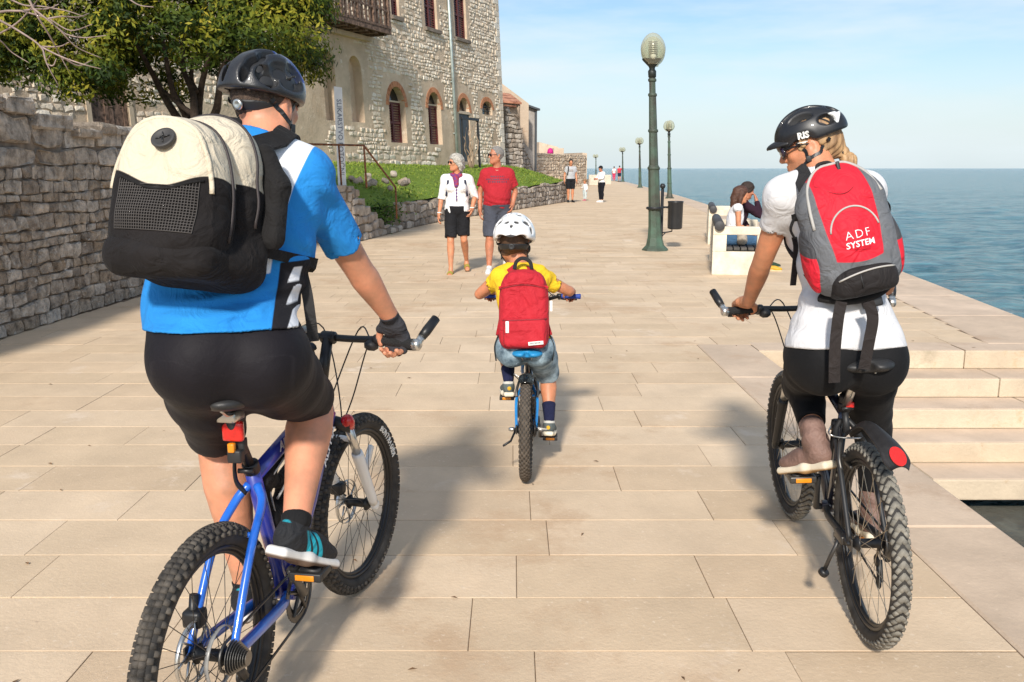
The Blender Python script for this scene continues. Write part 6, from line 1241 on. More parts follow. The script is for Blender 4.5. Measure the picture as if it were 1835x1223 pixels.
def man_pack():
    PS = .88
    J, F = JM, FM; O, R = pack_frame(px(404, 372, 2.215), A(.975, -.22, -.045), A(.045, .21, .96)); T = lambda a, b, c: O + R @ A(a, b, c); u, v, w = R.T
    t = empty('backpack', tuple(T(0, -.2, .1)), label='big cream and black backpack on the man in blue', cat='backpack'); Lc = lambda P: (P - O) @ R
    cream, black = (.62, .54, .41), (.014, .012, .012)
    main = U(inter(rbox(T(0, -.005, .085), A(.160, .225, .085), .075, R), ell(T(0, -.11, .09), A(.185, .335, .3), R), k=.05), ell(T(0, .10, .09), A(.12, .12, .08), R), rbox(T(.0, -.165, .12), A(.150, .06, .115), .05, R), k=.05); main = disp(main, lambda P: wob(21, 22, .005)(P) + folds(T(.1, -.1, .1), (0, .2, 1), 60, .004, .15, 2)(P), .01)
    mm = cloth('black_pack_canvas', black, .25, .85, .5, 300); paint(mm, 'cream', cream); edge = lambda P: (lambda q: -(q[:, 1] - (.030 + .04 * np.sin((q[:, 2] - .05) * 14) * .4 - .10 * np.maximum(q[:, 2] - .08, 0))))(Lc(P)); mo, gm = sd('main_compartment', main, .0062, mm, t, {'cream': lambda P: np.maximum(edge(P), .035 - Lc(P)[:, 2])})
    pk = U(inter(rbox(T(-.01, -.005, .215), A(.152, .200, .085), .075, R), ell(T(-.01, -.12, .22), A(.178, .325, .3), R), k=.06), ell(T(-.005, .00, .258), A(.118, .150, .060), R), ell(T(-.005, -.12, .27), A(.138, .065, .055), R), k=.06); pk = disp(pk, lambda P: wob(22, 24, .005)(P) + folds(T(0, -.12, .3), (0, 0, 1), 70, .003, .12, 6)(P), .01)
    mp = cloth('black_pocket_canvas', black, .25, .85, .5, 300); paint(mp, 'cream', cream); pc = lambda P: (lambda q: -(q[:, 1] - (.015 - .018 * np.cos(q[:, 0] * 22) - .12 * np.maximum(.25 - q[:, 2], 0))))(Lc(P)); po, gp = sd('front_pocket', pk, .0062, mp, t, {'cream': pc})
    bt = disp(U(rbox(T(-.005, -.175, .195), A(.150, .050, .12), .045, R), ell(T(-.005, -.165, .27), A(.132, .045, .07), R), k=.04), wob(29, 26, .005), .01); sd('bottom_panel', bt, .0065, cloth('black_base_canvas', black, .25), t)
    # net over the pocket: real cords
    g = []; bv = BVHTree.FromPolygons([tuple(p) for p in gp[0]], [list(q) for q in gp[1]])
    def on(a, b, lift=.003):
        p = T(a, b, .5); h = bv.ray_cast(Vector(p), Vector(-w), .6); return (np.array(h[0]) + w * lift) if h[0] is not None else T(a, b, .3)
    top = lambda a: .000 - .016 * math.cos(a * 22)
    for a in np.linspace(-.105, .105, 31): g.append(tube([on(a, b) for b in np.linspace(-.115, top(a), 9)], .0014, 4, caps=False))
    for b in np.linspace(-.115, -.002, 17): g.append(tube([on(a, b) for a in np.linspace(-.105, .105, 13)], .0014, 4, caps=False))
    add('pocket_net', join(*g), M('dark_net_cord', (.055, .048, .044), .7, var=.2), po)
    add('net_hem', tube([on(a, top(a) + .004, .002) for a in np.linspace(-.112, .112, 15)], .004, 6), cloth('black_trim', (.013, .012, .012)), po)
    c = on(.005, .112, .006); nn = nrm(w + v * .55); add('round_badge', lathe([(.029, -.008), (.031, .003), (.030, .0055), (.024, .006), (.022, .004)], 28, nn, c), M('charcoal_rubber_badge', (.045, .042, .040), .6), po); x = nrm(np.cross(v, nn)); yv = np.cross(nn, x); g = [tube([c + nn * .006 + (x * math.cos(a) + yv * math.sin(a)) * .003, c + nn * .006 + (x * math.cos(a + .4) + yv * math.sin(a + .4)) * .018], [.003, .0012], 5) for a in np.linspace(0, 6.28, 5)[:-1]]; add('badge_mark', join(*g), M('dark_badge_mark', (.02, .019, .018), .5), po)
    # zips and piping following the seams
    bm_ = BVHTree.FromPolygons([tuple(p) for p in gm[0]], [list(q) for q in gm[1]])
    def onm(p, d):
        h = bm_.ray_cast(Vector(p - d * -.4), Vector(-d), .8); return np.array(h[0]) + d * .002 if h[0] is not None else p
    arc = [onm(T(0, 0, .10) + (u * math.cos(a) * .02 + v * math.sin(a) * .02), nrm(u * math.cos(a) * .8 + v * math.sin(a))) for a in np.linspace(-.35, 3.5, 40)]; add('zip', tube(arc, .0045, 6), M('dark_zip_tape', (.03, .022, .022), .6), mo)
    bp_ = BVHTree.FromPolygons([tuple(p) for p in gp[0]], [list(q) for q in gp[1]]); arc = []
    for a in np.linspace(-.6, 3.74, 44):
        d = nrm(u * math.cos(a) * .85 + v * math.sin(a)); p = T(0, -.01, .205); h = bp_.ray_cast(Vector(p + d * .5), Vector(-d), .8); arc.append(np.array(h[0]) + d * .002 if h[0] is not None else p)
    add('zip', tube(arc, .0045, 6), M('dark_zip_tape', (.03, .022, .022), .6), po); arc2 = []
    for a in np.linspace(-.3, 3.44, 40):
        d = nrm(u * math.cos(a) * .85 + v * math.sin(a)); p = T(0, -.01, .285); h = bp_.ray_cast(Vector(p + d * .5), Vector(-d), .8); arc2.append(np.array(h[0]) + d * .0 if h[0] is not None else p)
    add('padded_rim', tube(arc2[3:-3], np.full(len(arc2) - 6, .0065), 8), cloth('cream_canvas', cream, .08, .85, .5, 300), po)
    add('handle', tube(spline([T(-.04, .205, .05), T(-.03, .235, .03), T(.03, .238, .03), T(.04, .205, .05)], 6), .009, 8, flat=.5), cloth('black_webbing', (.014, .013, .013)), t)
    rescale(t, O, PS)
    T2 = lambda a, b, c: O + R @ (A(a, b, c) * PS); surf = off(U(F.core, F.up_arm['R'], F.up_arm['L'], k=.03), .022)
    for q, sg in (('R', 1), ('L', -1)):
        s0 = J['sh' + q]; rt = F.right * sg; fw_ = F.fwd; up = F.up
        P = spline([s0 - rt * .075 + up * .05 - fw_ * .07, s0 - rt * .070 + up * .09 - fw_ * .0, s0 - rt * .065 + up * .06 + fw_ * .07, s0 - rt * .060 - up * .06 + fw_ * .11, s0 - rt * .03 - up * .16 + fw_ * .09, s0 - rt * .012 - up * .22 + fw_ * .0], 7); P, Nn = snap(P, surf, .004); P = np.concatenate([[T2(.075 * sg, .17, .02)], P, [T2(.150 * sg, -.12, .03)]]); Nn = np.concatenate([Nn[:1], Nn, Nn[-1:]])
        add('shoulder_strap', ribbon(P, Nn, np.interp(np.arange(len(P)), [0, 24, len(P) - 1], [.052, .052, .026]), .005), cloth('black_strap', (.016, .015, .015), .2), t, smooth=False)
    sp_ = disp(U(chain([T2(.12, .15, .03), T2(.165, .06, .03), T2(.168, -.08, .035)], [.022, .030, .030], .02), k=.02), wob(5, 30, .003), .01); sd('side_padding', sp_, .007, cloth('black_strap', (.016, .015, .015), .2), t)
    a = J['shR'] - F.up * .20 + F.right * .0; P = spline([px(522, 438, 2.33), px(536, 470, 2.31), px(549, 520, 2.30), px(556, 565, 2.31), px(562, 612, 2.33)], 6); add('hanging_strap', ribbon(P, A(.25, -1, .1), .028, .0015), cloth('grey_webbing', (.045, .043, .043), .2), t, smooth=False); add('strap_buckle', xf(bbox((-.018, -.006, -.024), (.018, .006, .024), .005), fr(A(1, -.2, 0), A(.2, 0, 1)), px(520, 425, 2.33)), m_plas, t)
man_pack()
# ---------------------------------------------------------------- the woman, her bicycle
m_navy = blue_paint('black_navy_frame_paint', (.010, .011, .018), (.014, .016, .035)); m_mblk = M('matt_black_paint', (.016, .016, .017), .5, var=.2)
bkW = bicycle(dict(pos=(1.156, 2.68), head=rad(4.), lean=rad(-2.8), steer=rad(-2), R=.323, wb=1.05, tw=.0265, bb=(.42, .285), clamp=(.285, .70), ht=(.795, .80), hb=(.832, .70), saddle=(.185, .890), bar=(.835, .955), hw=.315, sweep=.05, rise=.012, frame_mat=m_navy, stay_mat=m_mblk, post_mat=m_steel, fork='sus', fork_mat=m_mblk, tyre=(m_rub, m_knob_pale), spokes=32, spmat=m_mudbrass, crank=.17, ring=.085, thR=rad(300), barends=True, crank_mat=m_blk, knobs=dict(kn=58, rows=((0., .0, 1.1), (.62, .5, .9), (1.05, .1, .8)), kh=.004, chev=.8, kl=.62), pedal_mat=m_dsteel, label='black mountain bike with pale dusty tyres under the woman'))
def woman_bike_extras():
    P, bb, cl, sad, hub, ht, hb = (bkW[q] for q in ('P', 'bb', 'cl', 'sad', 'hub', 'ht', 'hb')); B = bkW['obj']
    # clip-on rear mudguard with red reflector
    a = lerp(cl, sad, .02); c_ = [a + A(-.03, 0, -.09), hub + A(.06, 0, .385), hub + A(-.06, -.004, .39), hub + A(-.17, -.008, .372), hub + A(-.235, -.01, .335)]; pts = spline(c_, 6); w = np.interp(np.linspace(0, 1, len(pts)), [0, .25, .6, .9, 1], [.022, .045, .068, .078, .05]); V, F = [], []
    n = 9
    for i, p in enumerate(pts):
        T_ = nrm(pts[min(i + 1, len(pts) - 1)] - pts[max(i - 1, 0)]); N_ = nrm(np.cross(A(0, 1, 0), T_)); N_ = N_ if N_[2] > 0 else -N_
        for lift in (0, .0035):
            for s in np.linspace(-1, 1, n): V.append(p + A(0, 1, 0) * s * w[i] / 2 + N_ * (lift - .018 * s * s))
    for i in range(len(pts) - 1):
        for j in range(n - 1):
            o = i * 2 * n; F += [[o + n + j, o + n + j + 1, o + 3 * n + j + 1, o + 3 * n + j], [o + j + 1, o + j, o + 2 * n + j, o + 2 * n + j + 1]]
        for j in (0, n - 1): o = i * 2 * n; F.append([o + j, o + n + j, o + 3 * n + j, o + 2 * n + j])
    o = (len(pts) - 1) * 2 * n; F += [[o + j, o + j + 1, o + n + j + 1, o + n + j] for j in range(n - 1)]
    fe = P('mudguard', (np.array(V), F), M('matt_mudguard_plastic', (.022, .020, .020), .6, var=.3, scale=30))
    p = pts[-4]; T_ = nrm(pts[-2] - pts[-6]); N_ = nrm(np.cross(A(0, 1, 0), T_)); N_ = N_ if N_[2] > 0 else -N_; Rr = basis(T_, A(0, 1, 0), np.cross(T_, A(0, 1, 0))); el = [(.036 * math.cos(a_), .022 * math.sin(a_)) for a_ in np.linspace(0, 6.28, 24)[:-1]]
    nz = Rr[:, 2]; sg = 1 if nz[2] > 0 else -1; add('mudguard_reflector', extrude(el, .003 * sg, Rr, p + nz * sg * .003), m_red, fe, True, False)
    P('mudguard_clamp', join(tube([a + A(0, 0, -.012), c_[0]], .012, 8), lathe([(.018, -.02), (.021, -.016), (.021, .016), (.018, .02)], 12, cl - bb, a + A(-.002, 0, .02))), m_plas); P('quick_release', bbox(tuple(a + A(-.034, -.022, -.004)), tuple(a + A(-.018, .006, .018)), .004), m_red)
    ks = hub + A(.09, .06, -.01); P('kickstand', join(tube([ks, ks + A(.02, .03, -.09), ks + A(.03, .045, -.14)], .007, 8), bbox(tuple(ks + A(-.05, -.006, -.014)), tuple(ks + A(.03, .014, .014)), .004)), m_dsteel); P('kickstand_foot', lathe([(.010, -.012), (.017, -.008), (.017, .008), (.010, .012)], 12, (.4, .5, -.8), ks + A(.03, .046, -.145)), m_blk)
    P('pump', join(tube([lerp(bb, cl, .35) + A(.035, .01, 0), lerp(bb, cl, .72) + A(.035, .01, 0)], .014, 10), tube([lerp(bb, cl, .75) + A(.035, .01, 0), lerp(bb, cl, .83) + A(.035, .01, 0)], .018, 10)), m_blk)
    P('frame_decal', tube([lerp(bb, hb, .45) + A(0, .0215, .008), lerp(bb, hb, .75) + A(0, .0215, .008)], .0035, 6), M('grey_decal', (.45, .46, .50), .4))
woman_bike_extras()
def woman():
    pos = bkW['W']((.2, 0, 0)); t = empty('person', (pos[0], pos[1], 0), label='blonde woman in a white t-shirt and black leggings riding the black bike', cat='person'); g, bd, pd = bkW['grip'], bkW['bdir'], bkW['ped']; Lw, Rw = g['L'], g['R']
    J = dict(pelvis=px(1521, 625, 2.87), waist=px(1522, 535, 2.90), chest=px(1508, 402, 2.985), neck=px(1468, 305, 3.03), head=px(1450, 262, 3.085), shL=px(1408, 354, 3.00), shR=px(1548, 345, 3.02), elL=px(1366, 470, 3.15), elR=A(1.36, 3.20, 1.16), wrL=px(1342, 540, 3.37), wrR=Rw + A(.02, -.07, .065), hpL=px(1476, 640, 2.88), hpR=px(1566, 640, 2.90), knL=px(1436, 690, 3.27), knR=px(1562, 765, 3.14)); sh = {}
    for q, dr, Lf in (('L', A(-.40, .84, -.36), .245), ('R', A(.10, .97, -.12), .245)):
        d = nrm(dr); up = nrm(A(0, 0, 1) - d * d[2]); ball = pd[q] + up * .024; heel = ball - d * Lf * .66; sh[q] = (heel, heel + d * Lf, up); J['an' + q] = heel + d * .055 + up * .10
    for n_ in ('pelvis', 'waist', 'chest', 'hpL', 'hpR'): J[n_] = J[n_] + A(-.022, 0, 0)
    F = Fig(J, .92, 1., hipw=.178, chestw=.122, waistw=.128, bust=.015, butt=1.06, limb=.97); HF = fr(A(-.93, .24, -.28), A(-.27, .05, 1.)); head = head_sdf(J['head'], HF, .86)
    hands = [grip_hand(J['wrL'], Lw, bd['L'], -1, .90), grip_hand(J['wrR'], Rw, bd['R'], 1, .90)]; sd('body', F.body(head, [h[0] for h in hands]), .0062, m_skin_w, t)
    # blonde hair drawn back to a pony tail
    Tt = lambda *p: J['head'] + HF @ (A(*p) * .86); hs = U(inter(off(head_sdf(J['head'], HF, .86, False, False), .009), half(Tt(.048, 0, 0), HF @ A(1, 0, .25)), half(Tt(0, 0, -.03), HF @ A(.55, 0, -1)), k=.012), k=.01); bun = Tt(-.112, 0, -.058)
    hs = U(hs, chain([Tt(-.085, 0, -.03), bun], [.045, .022], .02), k=.03); tail = chain([bun, Tt(-.128, .0, -.095), Tt(-.122, .005, -.15), Tt(-.105, .01, -.20)], [.016, .024, .024, .014], .01)
    mhair = M('blonde_hair', (.24, .125, .055), .5, var=.30, scale=26, tint=(.42, .26, .125), bump=.35, bscale=260, stretch=(1.5, 1.5, .35), bdist=.003); st_ = lambda P: .0022 * np.sin(((P - bun) @ HF[:, 1]) * 420 / (1 + 0 * P[:, 0]) + 3 * np.sin(P[:, 2] * 40)); ho, _ = sd('hair', disp(sub(hs, ell(Tt(-.008, .08, -.008), A(.024, .02, .036) * .93, HF), k=.008), st_, .004), .0042, mhair, t); sd('pony_tail', disp(tail, lambda P: .002 * np.sin(P[:, 0] * 500 + P[:, 1] * 260), .004), .0045, mhair, ho); add('hair_tie', tube(np.array([bun + HF @ (A(0, math.cos(a), math.sin(a)) * .019) for a in np.linspace(0, 6.28, 13)[:-1]]), .004, 6, True), m_blk, ho)
    # white t-shirt
    hem = px(1511, 620, 2.87); ts = F.shirt(.015, hem, A(.0, -.15, -1), .46, .008, .02, .068); ts = U(ts, inter(off(ell(px(1513, 600, 2.88), A(.170, .132, .14)), .0), half(hem, A(0, -.15, -1)), k=.004), k=.05)
    ts = disp(ts, lambda P: wob(31, 20, .003)(P) + folds(px(1450, 480, 2.9), (.4, 0, 1), 70, .0045, .16, 6)(P) + folds(px(1400, 380, 3.0), (.3, .2, 1), 60, .0014, .10, 7)(P) + folds(px(1520, 570, 2.8), (.2, 0, 1), 60, .004, .14, 11)(P), .014); sd('t_shirt', ts, .0060, cloth('white_cotton', (.66, .655, .665), .03, .9, wr=.30), t)
    lg = F.shorts(.007, {'L': 1.35, 'R': 1.35}, px(1521, 575, 2.88), A(0, 0, 1)); calf = []
    for q in 'LR':
        kn, an = J['kn' + q], J['an' + q]; d = nrm(an - kn); calf.append(inter(off(F.leg[q], .006), half(lerp(kn, an, .70 if q == 'L' else .74), d), k=.004))
    calf = [inter(F.shin[q], half(lerp(J['kn' + q], J['an' + q], .70 if q == 'L' else .74), J['an' + q] - J['kn' + q]), k=.004) for q in 'LR']; lg = inter(off(U(U(F.core, F.butt, F.thigh['L'], F.thigh['R'], k=.055), U(calf[0], cap(J['knL'], J['knL'], .056), k=.01), U(calf[1], cap(J['knR'], J['knR'], .056), k=.01), k=.03), .010), half(px(1521, 575, 2.88), A(0, 0, 1)), k=.004); lg = disp(lg, lambda P: wob(41, 22, .002)(P) + folds(J['knL'] - A(0, .06, 0), (.2, .6, .8), 110, .002, .09, 5)(P), .006); sd('leggings', lg, .0060, cloth('black_leggings', (.009, .009, .010), .2, .75, wr=.12), t)
    # taupe ankle boots
    mb = M('taupe_boot_leather', (.165, .098, .078), .65, var=.18, scale=14, bump=.35, bscale=90, tint=(.20, .12, .095))
    for q in 'LR':
        heel, toe, up = sh[q]; upp, sole, Rs = shoe_sdf(heel, toe, up, .96, .06, .95); an, kn = J['an' + q], J['kn' + q]; d = nrm(kn - an); sh_ = cap(an - d * .01, lerp(an, kn, .26), .040, .044); upp = U(upp, sh_, k=.025); upp = inter(upp, half(lerp(an, kn, .25), d), k=.004); upp = sub(upp, cap(lerp(an, kn, .21), lerp(an, kn, .5), .037), k=.004)
        upp = disp(upp, lambda P, an=an, d=d: folds(an, d, 110, .0028, .06, 3)(P), .006); bo, _ = sd('boot', upp, .005, mb, t); ms = M('cream_boot_sole', (.68, .60, .46), .7, var=.1, scale=20).copy(); paint(ms, 'under', (.40, .24, .10), .003); sd('boot_sole', sole, .005, ms, bo, {'under': lambda P, heel=heel, up=up: (P - heel) @ up + .004})
    # sunglasses
    G = lambda *p: Tt(*p); gl = [ell(G(.100, .036, .004), A(.012, .030, .022) * .93, HF), ell(G(.100, -.036, .004), A(.012, .030, .022) * .93, HF)]; so = U(*gl, cap(G(.106, -.01, .012), G(.106, .01, .012), .004), k=.004); so_, _ = sd('sunglasses', so, .0035, M('purple_dark_lens', (.02, .01, .03), .08, var=.1, coat=.6), t); add('glasses_arm', join(*[tube([G(.098, .066 * q, .012), G(.03, .080 * q, .014), G(-.02, .080 * q, .004)], .0035, 6) for q in (1, -1)]), m_blk, so_); add('glasses_rim', join(*[tube(np.array([G(.108 - .012 * abs(math.cos(a)), (.036 + .031 * math.cos(a)) * q, .004 + .023 * math.sin(a)) for a in np.linspace(0, 6.28, 19)[:-1]]), .003, 6, True) for q in (1, -1)]), m_blk, so_)
    mh = M('matt_black_helmet', (.013, .013, .015), .42, var=.12, coat=.15); paint(mh, 'panel', (.72, .74, .72), .0015, .3); ht_, gsh, Th, Fh = helmet('helmet', 'black peaked helmet with white lettering on the blonde woman', J['head'] + HF @ A(-.008, 0, .012), HF, .80, mh, 'woman', U(head, F.neck, k=.02))
    pk = inter(sub(ell(Th(.075, 0, .018), A(.105, .080, .030) * .80, Fh), ell(Th(.075, 0, .004), A(.105, .080, .030) * .80, Fh), k=.003), half(Th(.09, 0, 0), Fh @ A(-1, 0, 0)), k=.003); sd('peak', pk, .004, M('matt_black_peak', (.014, .014, .015), .5), ht_)
    R3 = basis(Fh @ nrm(A(-1, 0, -.06)), Fh @ nrm(A(-.06, 0, 1)), Fh @ A(0, 1, 0)); add('helmet_lettering', wrap(text_mesh('RIS', .028, .0014, .0005), R3, Th(.030, .10, .034), gsh, .0012), m_white, ht_, smooth=False); add('helmet_mark', wrap(join(xf(bbox((-.022, -.001, 0), (.010, .001, .0004), .0002)), xf(bbox((-.008, -.004, 0), (.004, -.002, .0004), .0002))), R3, Th(.030, .10, .008), gsh, .0012), m_white, ht_, smooth=False)
    return F, J
FW, JW = woman()
def woman_pack():
    J, F = JW, FW; O, R = pack_frame(px(1502, 418, 2.855), A(.97, .02, .235), A(-.235, .20, .95)); T = lambda a, b, c: O + R @ A(a, b, c); u, v, w = R.T; Lc = lambda P: (P - O) @ R
    t = empty('backpack', tuple(T(0, -.2, .1)), label='red and grey daypack with white lettering on the blonde woman', cat='backpack'); red, gry, dk = (.60, .018, .035), (.135, .140, .150), (.022, .019, .019)
    taper = lambda P: .10 * np.maximum(Lc(P)[:, 1] - .06, 0) * 0
    body = U(rbox(T(0, -.03, .075), A(.148, .185, .075), .070, R), ell(T(-.0, .115, .070), A(.118, .125, .075), R), ell(T(0, -.05, .11), A(.125, .15, .065), R), k=.06); body = disp(body, lambda P: wob(51, 24, .004)(P) + folds(T(0, -.12, .15), (.3, 0, 1), 80, .003, .1, 3)(P), .009)
    mb = cloth('grey_ripstop', gry, .12, .6, .4, 400); 
    def pan(P):
        q = Lc(P); a, b = q[:, 0], q[:, 1]; half_w = np.interp(b, [-.10, 0, .1, .2, .24], [.078, .088, .092, .085, .07]); return np.maximum(np.maximum(np.abs(a + .008) - half_w, -.098 - b - .02 * np.cos(a * 16)), .05 - q[:, 2])
    paint(mb, 'pan', red); bo, gb = sd('main_compartment', body, .0060, mb, t, {'pan': pan}); bv = BVHTree.FromPolygons([tuple(p) for p in gb[0]], [list(q) for q in gb[1]])
    def on(a, b, lift=.002):
        p = T(a, b, .5); h = bv.ray_cast(Vector(p), Vector(-w), .6); return (np.array(h[0]) + w * lift) if h[0] is not None else T(a, b, .1)
    pk = inter(disp(ell(T(-.005, -.02, .150), A(.085, .095, .040), R), wob(53, 30, .003), .005), half(T(0, -.093, 0), -v), k=.01); po, gp = sd('front_pocket', pk, .0052, cloth('red_ripstop', red, .08, .6, .5, 400), t); bv2 = BVHTree.FromPolygons([tuple(p) for p in gp[0]], [list(q) for q in gp[1]])
    gb2 = join(gb, gp); bv2 = BVHTree.FromPolygons([tuple(p) for p in gb2[0]], [list(q) for q in gb2[1]]); zp = M('pale_grey_zip', (.42, .40, .37), .6); arc = []
    for a in np.linspace(.15, 2.99, 26):
        p = T(-.005 + .080 * math.cos(a), -.02 + .088 * math.sin(a), .5); h = bv2.ray_cast(Vector(p), Vector(-w), .6); arc.append(np.array(h[0]) + w * .002 if h[0] is not None else on(-.005 + .080 * math.cos(a), -.02 + .088 * math.sin(a)))
    add('zip', tube(arc, .0035, 6), zp, po); add('zip', tube(spline([on(-.125, .02, .001), on(-.122, .10, .001), on(-.098, .175, .001), on(-.05, .222, .001), on(.0, .228, .001), on(.05, .222, .001), on(.098, .175, .001), on(.122, .10, .001)], 5), .0055, 8), zp, bo); add('zip_pull', xf(bbox((-.006, -.018, -.004), (.006, .018, .004), .003), R, on(.012, .212, .004)), m_plas, bo)
    add('seam', tube(spline([on(-.085, .165), on(-.03, .12), on(.02, .125), on(.09, .185)], 6), .0012, 5), M('dark_red_seam', (.28, .01, .02), .7), bo)
    wt = M('white_print', (.80, .78, .78), .6); gb2 = join(gb, gp); Rt = basis(u, v, w); add('lettering', wrap(text_mesh('SYSTEM', .0285, .0005, .0004), Rt, T(-.002, -.060, .2), gb2, .0012), wt, po, smooth=False); add('lettering', wrap(text_mesh('ADF', .040, -.0006, .0004, 1.25), Rt, T(-.006, -.028, .2), gb2, .0012), wt, po, smooth=False)
    bp = inter(disp(U(ell(T(.0, -.170, .105), A(.110, .068, .085), R), rbox(T(0, -.185, .10), A(.108, .045, .07), .035, R), k=.03), wob(54, 28, .003), .006), half(T(0, -.235, 0), -v), k=.02); bo2, gbp = sd('bottom_pocket', bp, .0055, cloth('dark_brown_grey_nylon', dk, .2, .7), t); bv3 = BVHTree.FromPolygons([tuple(p) for p in gbp[0]], [list(q) for q in gbp[1]]); arc = []
    for a in np.linspace(-.095, .095, 18):
        h = bv3.ray_cast(Vector(T(a, -.150 - 1.2 * a * a + .06 * a, .5)), Vector(-w), .6); arc.append(np.array(h[0]) + w * .002 if h[0] is not None else T(a, -.16, .17))
    add('zip', tube(arc, .0055, 7, flat=.6), zp, bo2); add('zip_pull', tube([arc[6], arc[6] - v * .05], .0025, 5), m_plas, bo2)
    for sg in (1, -1):
        sp_ = U(ell(T(.138 * sg, -.075, .075), A(.030, .115, .058), R), k=.01); sp_ = disp(sp_, wob(55 + sg, 28, .003), .005); m_ = cloth('side_pocket_cloth_%d' % (sg + 1), red, .1, .6, .4, 400); paint(m_, 'mesh', (.06, .06, .065)); sd('side_pocket', sp_, .0055, m_, t, {'mesh': lambda P, sg=sg: -(Lc(P)[:, 1] + .045 + .5 * (Lc(P)[:, 2] - .075))})
        add('compression_strap', ribbon(spline([T(.09 * sg, .075, .145), T(.140 * sg, .080, .10), T(.155 * sg, .085, .04)], 6), u * sg + w * .6, .026, .002), cloth('black_webbing', (.014, .013, .013)), t, smooth=False); add('strap_tail', ribbon(spline([T(.152 * sg, .085, .06), T(.172 * sg, .05, .05), T(.165 * sg, .015, .045)], 5), u * sg, .022, .0015), cloth('black_webbing', (.014, .013, .013)), t, smooth=False)
    rescale(t, O, .91); T = lambda a, b, c: O + R @ (A(a, b, c) * .91)
    for sg in (1, -1):
        s0 = J['shR' if sg > 0 else 'shL']; rt, fw_, up = F.right * sg, F.fwd, F.up; P = spline([T(.07 * sg, .175, .01), s0 - rt * .055 + up * .072 - fw_ * .03, s0 - rt * .058 + up * .065 + fw_ * .05, s0 - rt * .05 - up * .02 + fw_ * .12, s0 - rt * .02 - up * .15 + fw_ * .12, s0 + rt * .0 - up * .24 + fw_ * .02, T(.130 * sg, -.16, .02)], 6); add('shoulder_strap', ribbon(P, [nrm(p - lerp(J['chest'], J['neck'], .2)) for p in P], np.concatenate([np.full(24, .055), np.linspace(.055, .022, len(P) - 24)]), .005), cloth('dark_grey_strap', (.028, .027, .028), .2), t, smooth=False)
    add('hip_pad', tube(spline([T(-.12, -.205, .02), T(-.05, -.235, .07), T(.05, -.235, .07), T(.13, -.20, .02)], 6), .028, 10, flat=.5), cloth('black_mesh_pad', (.02, .019, .019), .3, .9, .8, 300), t); add('hip_buckle', xf(bbox((-.032, -.018, -.008), (.032, .018, .008), .006), R, T(.028, -.258, .075)), m_plas, t)
    wb_ = cloth('black_brown_webbing', (.028, .023, .022), .15, .8, .6, 500); 
    for a, b in (((1508, 541), (1495, 686)), ((1556, 541), (1548, 662))):
        P = spline([px(a[0], a[1], 2.665), px(a[0] - 6 + (14 if a[0] > 1530 else 0), a[1] + 30, 2.66), px(lerp(a, b, .6)[0] + (6 if a[0] > 1530 else -4), lerp(a, b, .6)[1], 2.665), px(*b, 2.675)], 7); add('waist_strap', ribbon(P, A(-.1, -1, .05), .034, .0015), wb_, t, smooth=False)
    P = spline([px(1424, 425, 2.96), px(1427, 450, 2.955), px(1421, 512, 2.96)], 6); add('hanging_strap', ribbon(P, A(.3, -1, 0), .022, .0015), wb_, t, smooth=False)
    add('grab_loop', tube(spline([T(-.03, .215, .03), T(-.02, .245, .02), T(.02, .245, .02), T(.03, .215, .03)], 5), .006, 6), wb_, t)
woman_pack()
# ---------------------------------------------------------------- the boy, his bicycle
m_kblue = blue_paint('bright_cyan_blue_paint', (.010, .17, .46), (.015, .22, .55)); m_kblk = M('gloss_black_paint', (.010, .010, .011), .25, var=.1, coat=.6)
bkK = bicycle(dict(pos=(.069, 4.185), head=rad(3.), lean=rad(0), steer=rad(0), R=.252, wb=.74, tw=.0245, k=.82, bb=(.285, .235), clamp=(.195, .475), ht=(.535, .585), hb=(.565, .495), saddle=(.155, .615), bar=(.575, .80), hw=.265, sweep=.035, rise=.03, frame_mat=m_kblk, stay_mat=m_kblue, post_mat=m_kblk, saddle_mat=M('cyan_blue_saddle', (.015, .24, .52), .5, var=.08), fork='rigid', fork_mat=m_kblue, tyre=(m_rub, M('brown_dusty_knobs', (.085, .068, .052), .9, var=.3, scale=30)), spokes=20, crank=.105, ring=.058, thR=rad(268), single=True, shifter=False, grip_mat=M('blue_grip_rubber', (.012, .05, .30), .6), cas=.7, knobs=dict(kn=54, rows=((0., .0, 1.0), (.38, .5, .95), (.78, .0, .85), (1.15, .5, .7)), kh=.0035, kl=.72), label='small blue and black childs bike ridden by the boy'))
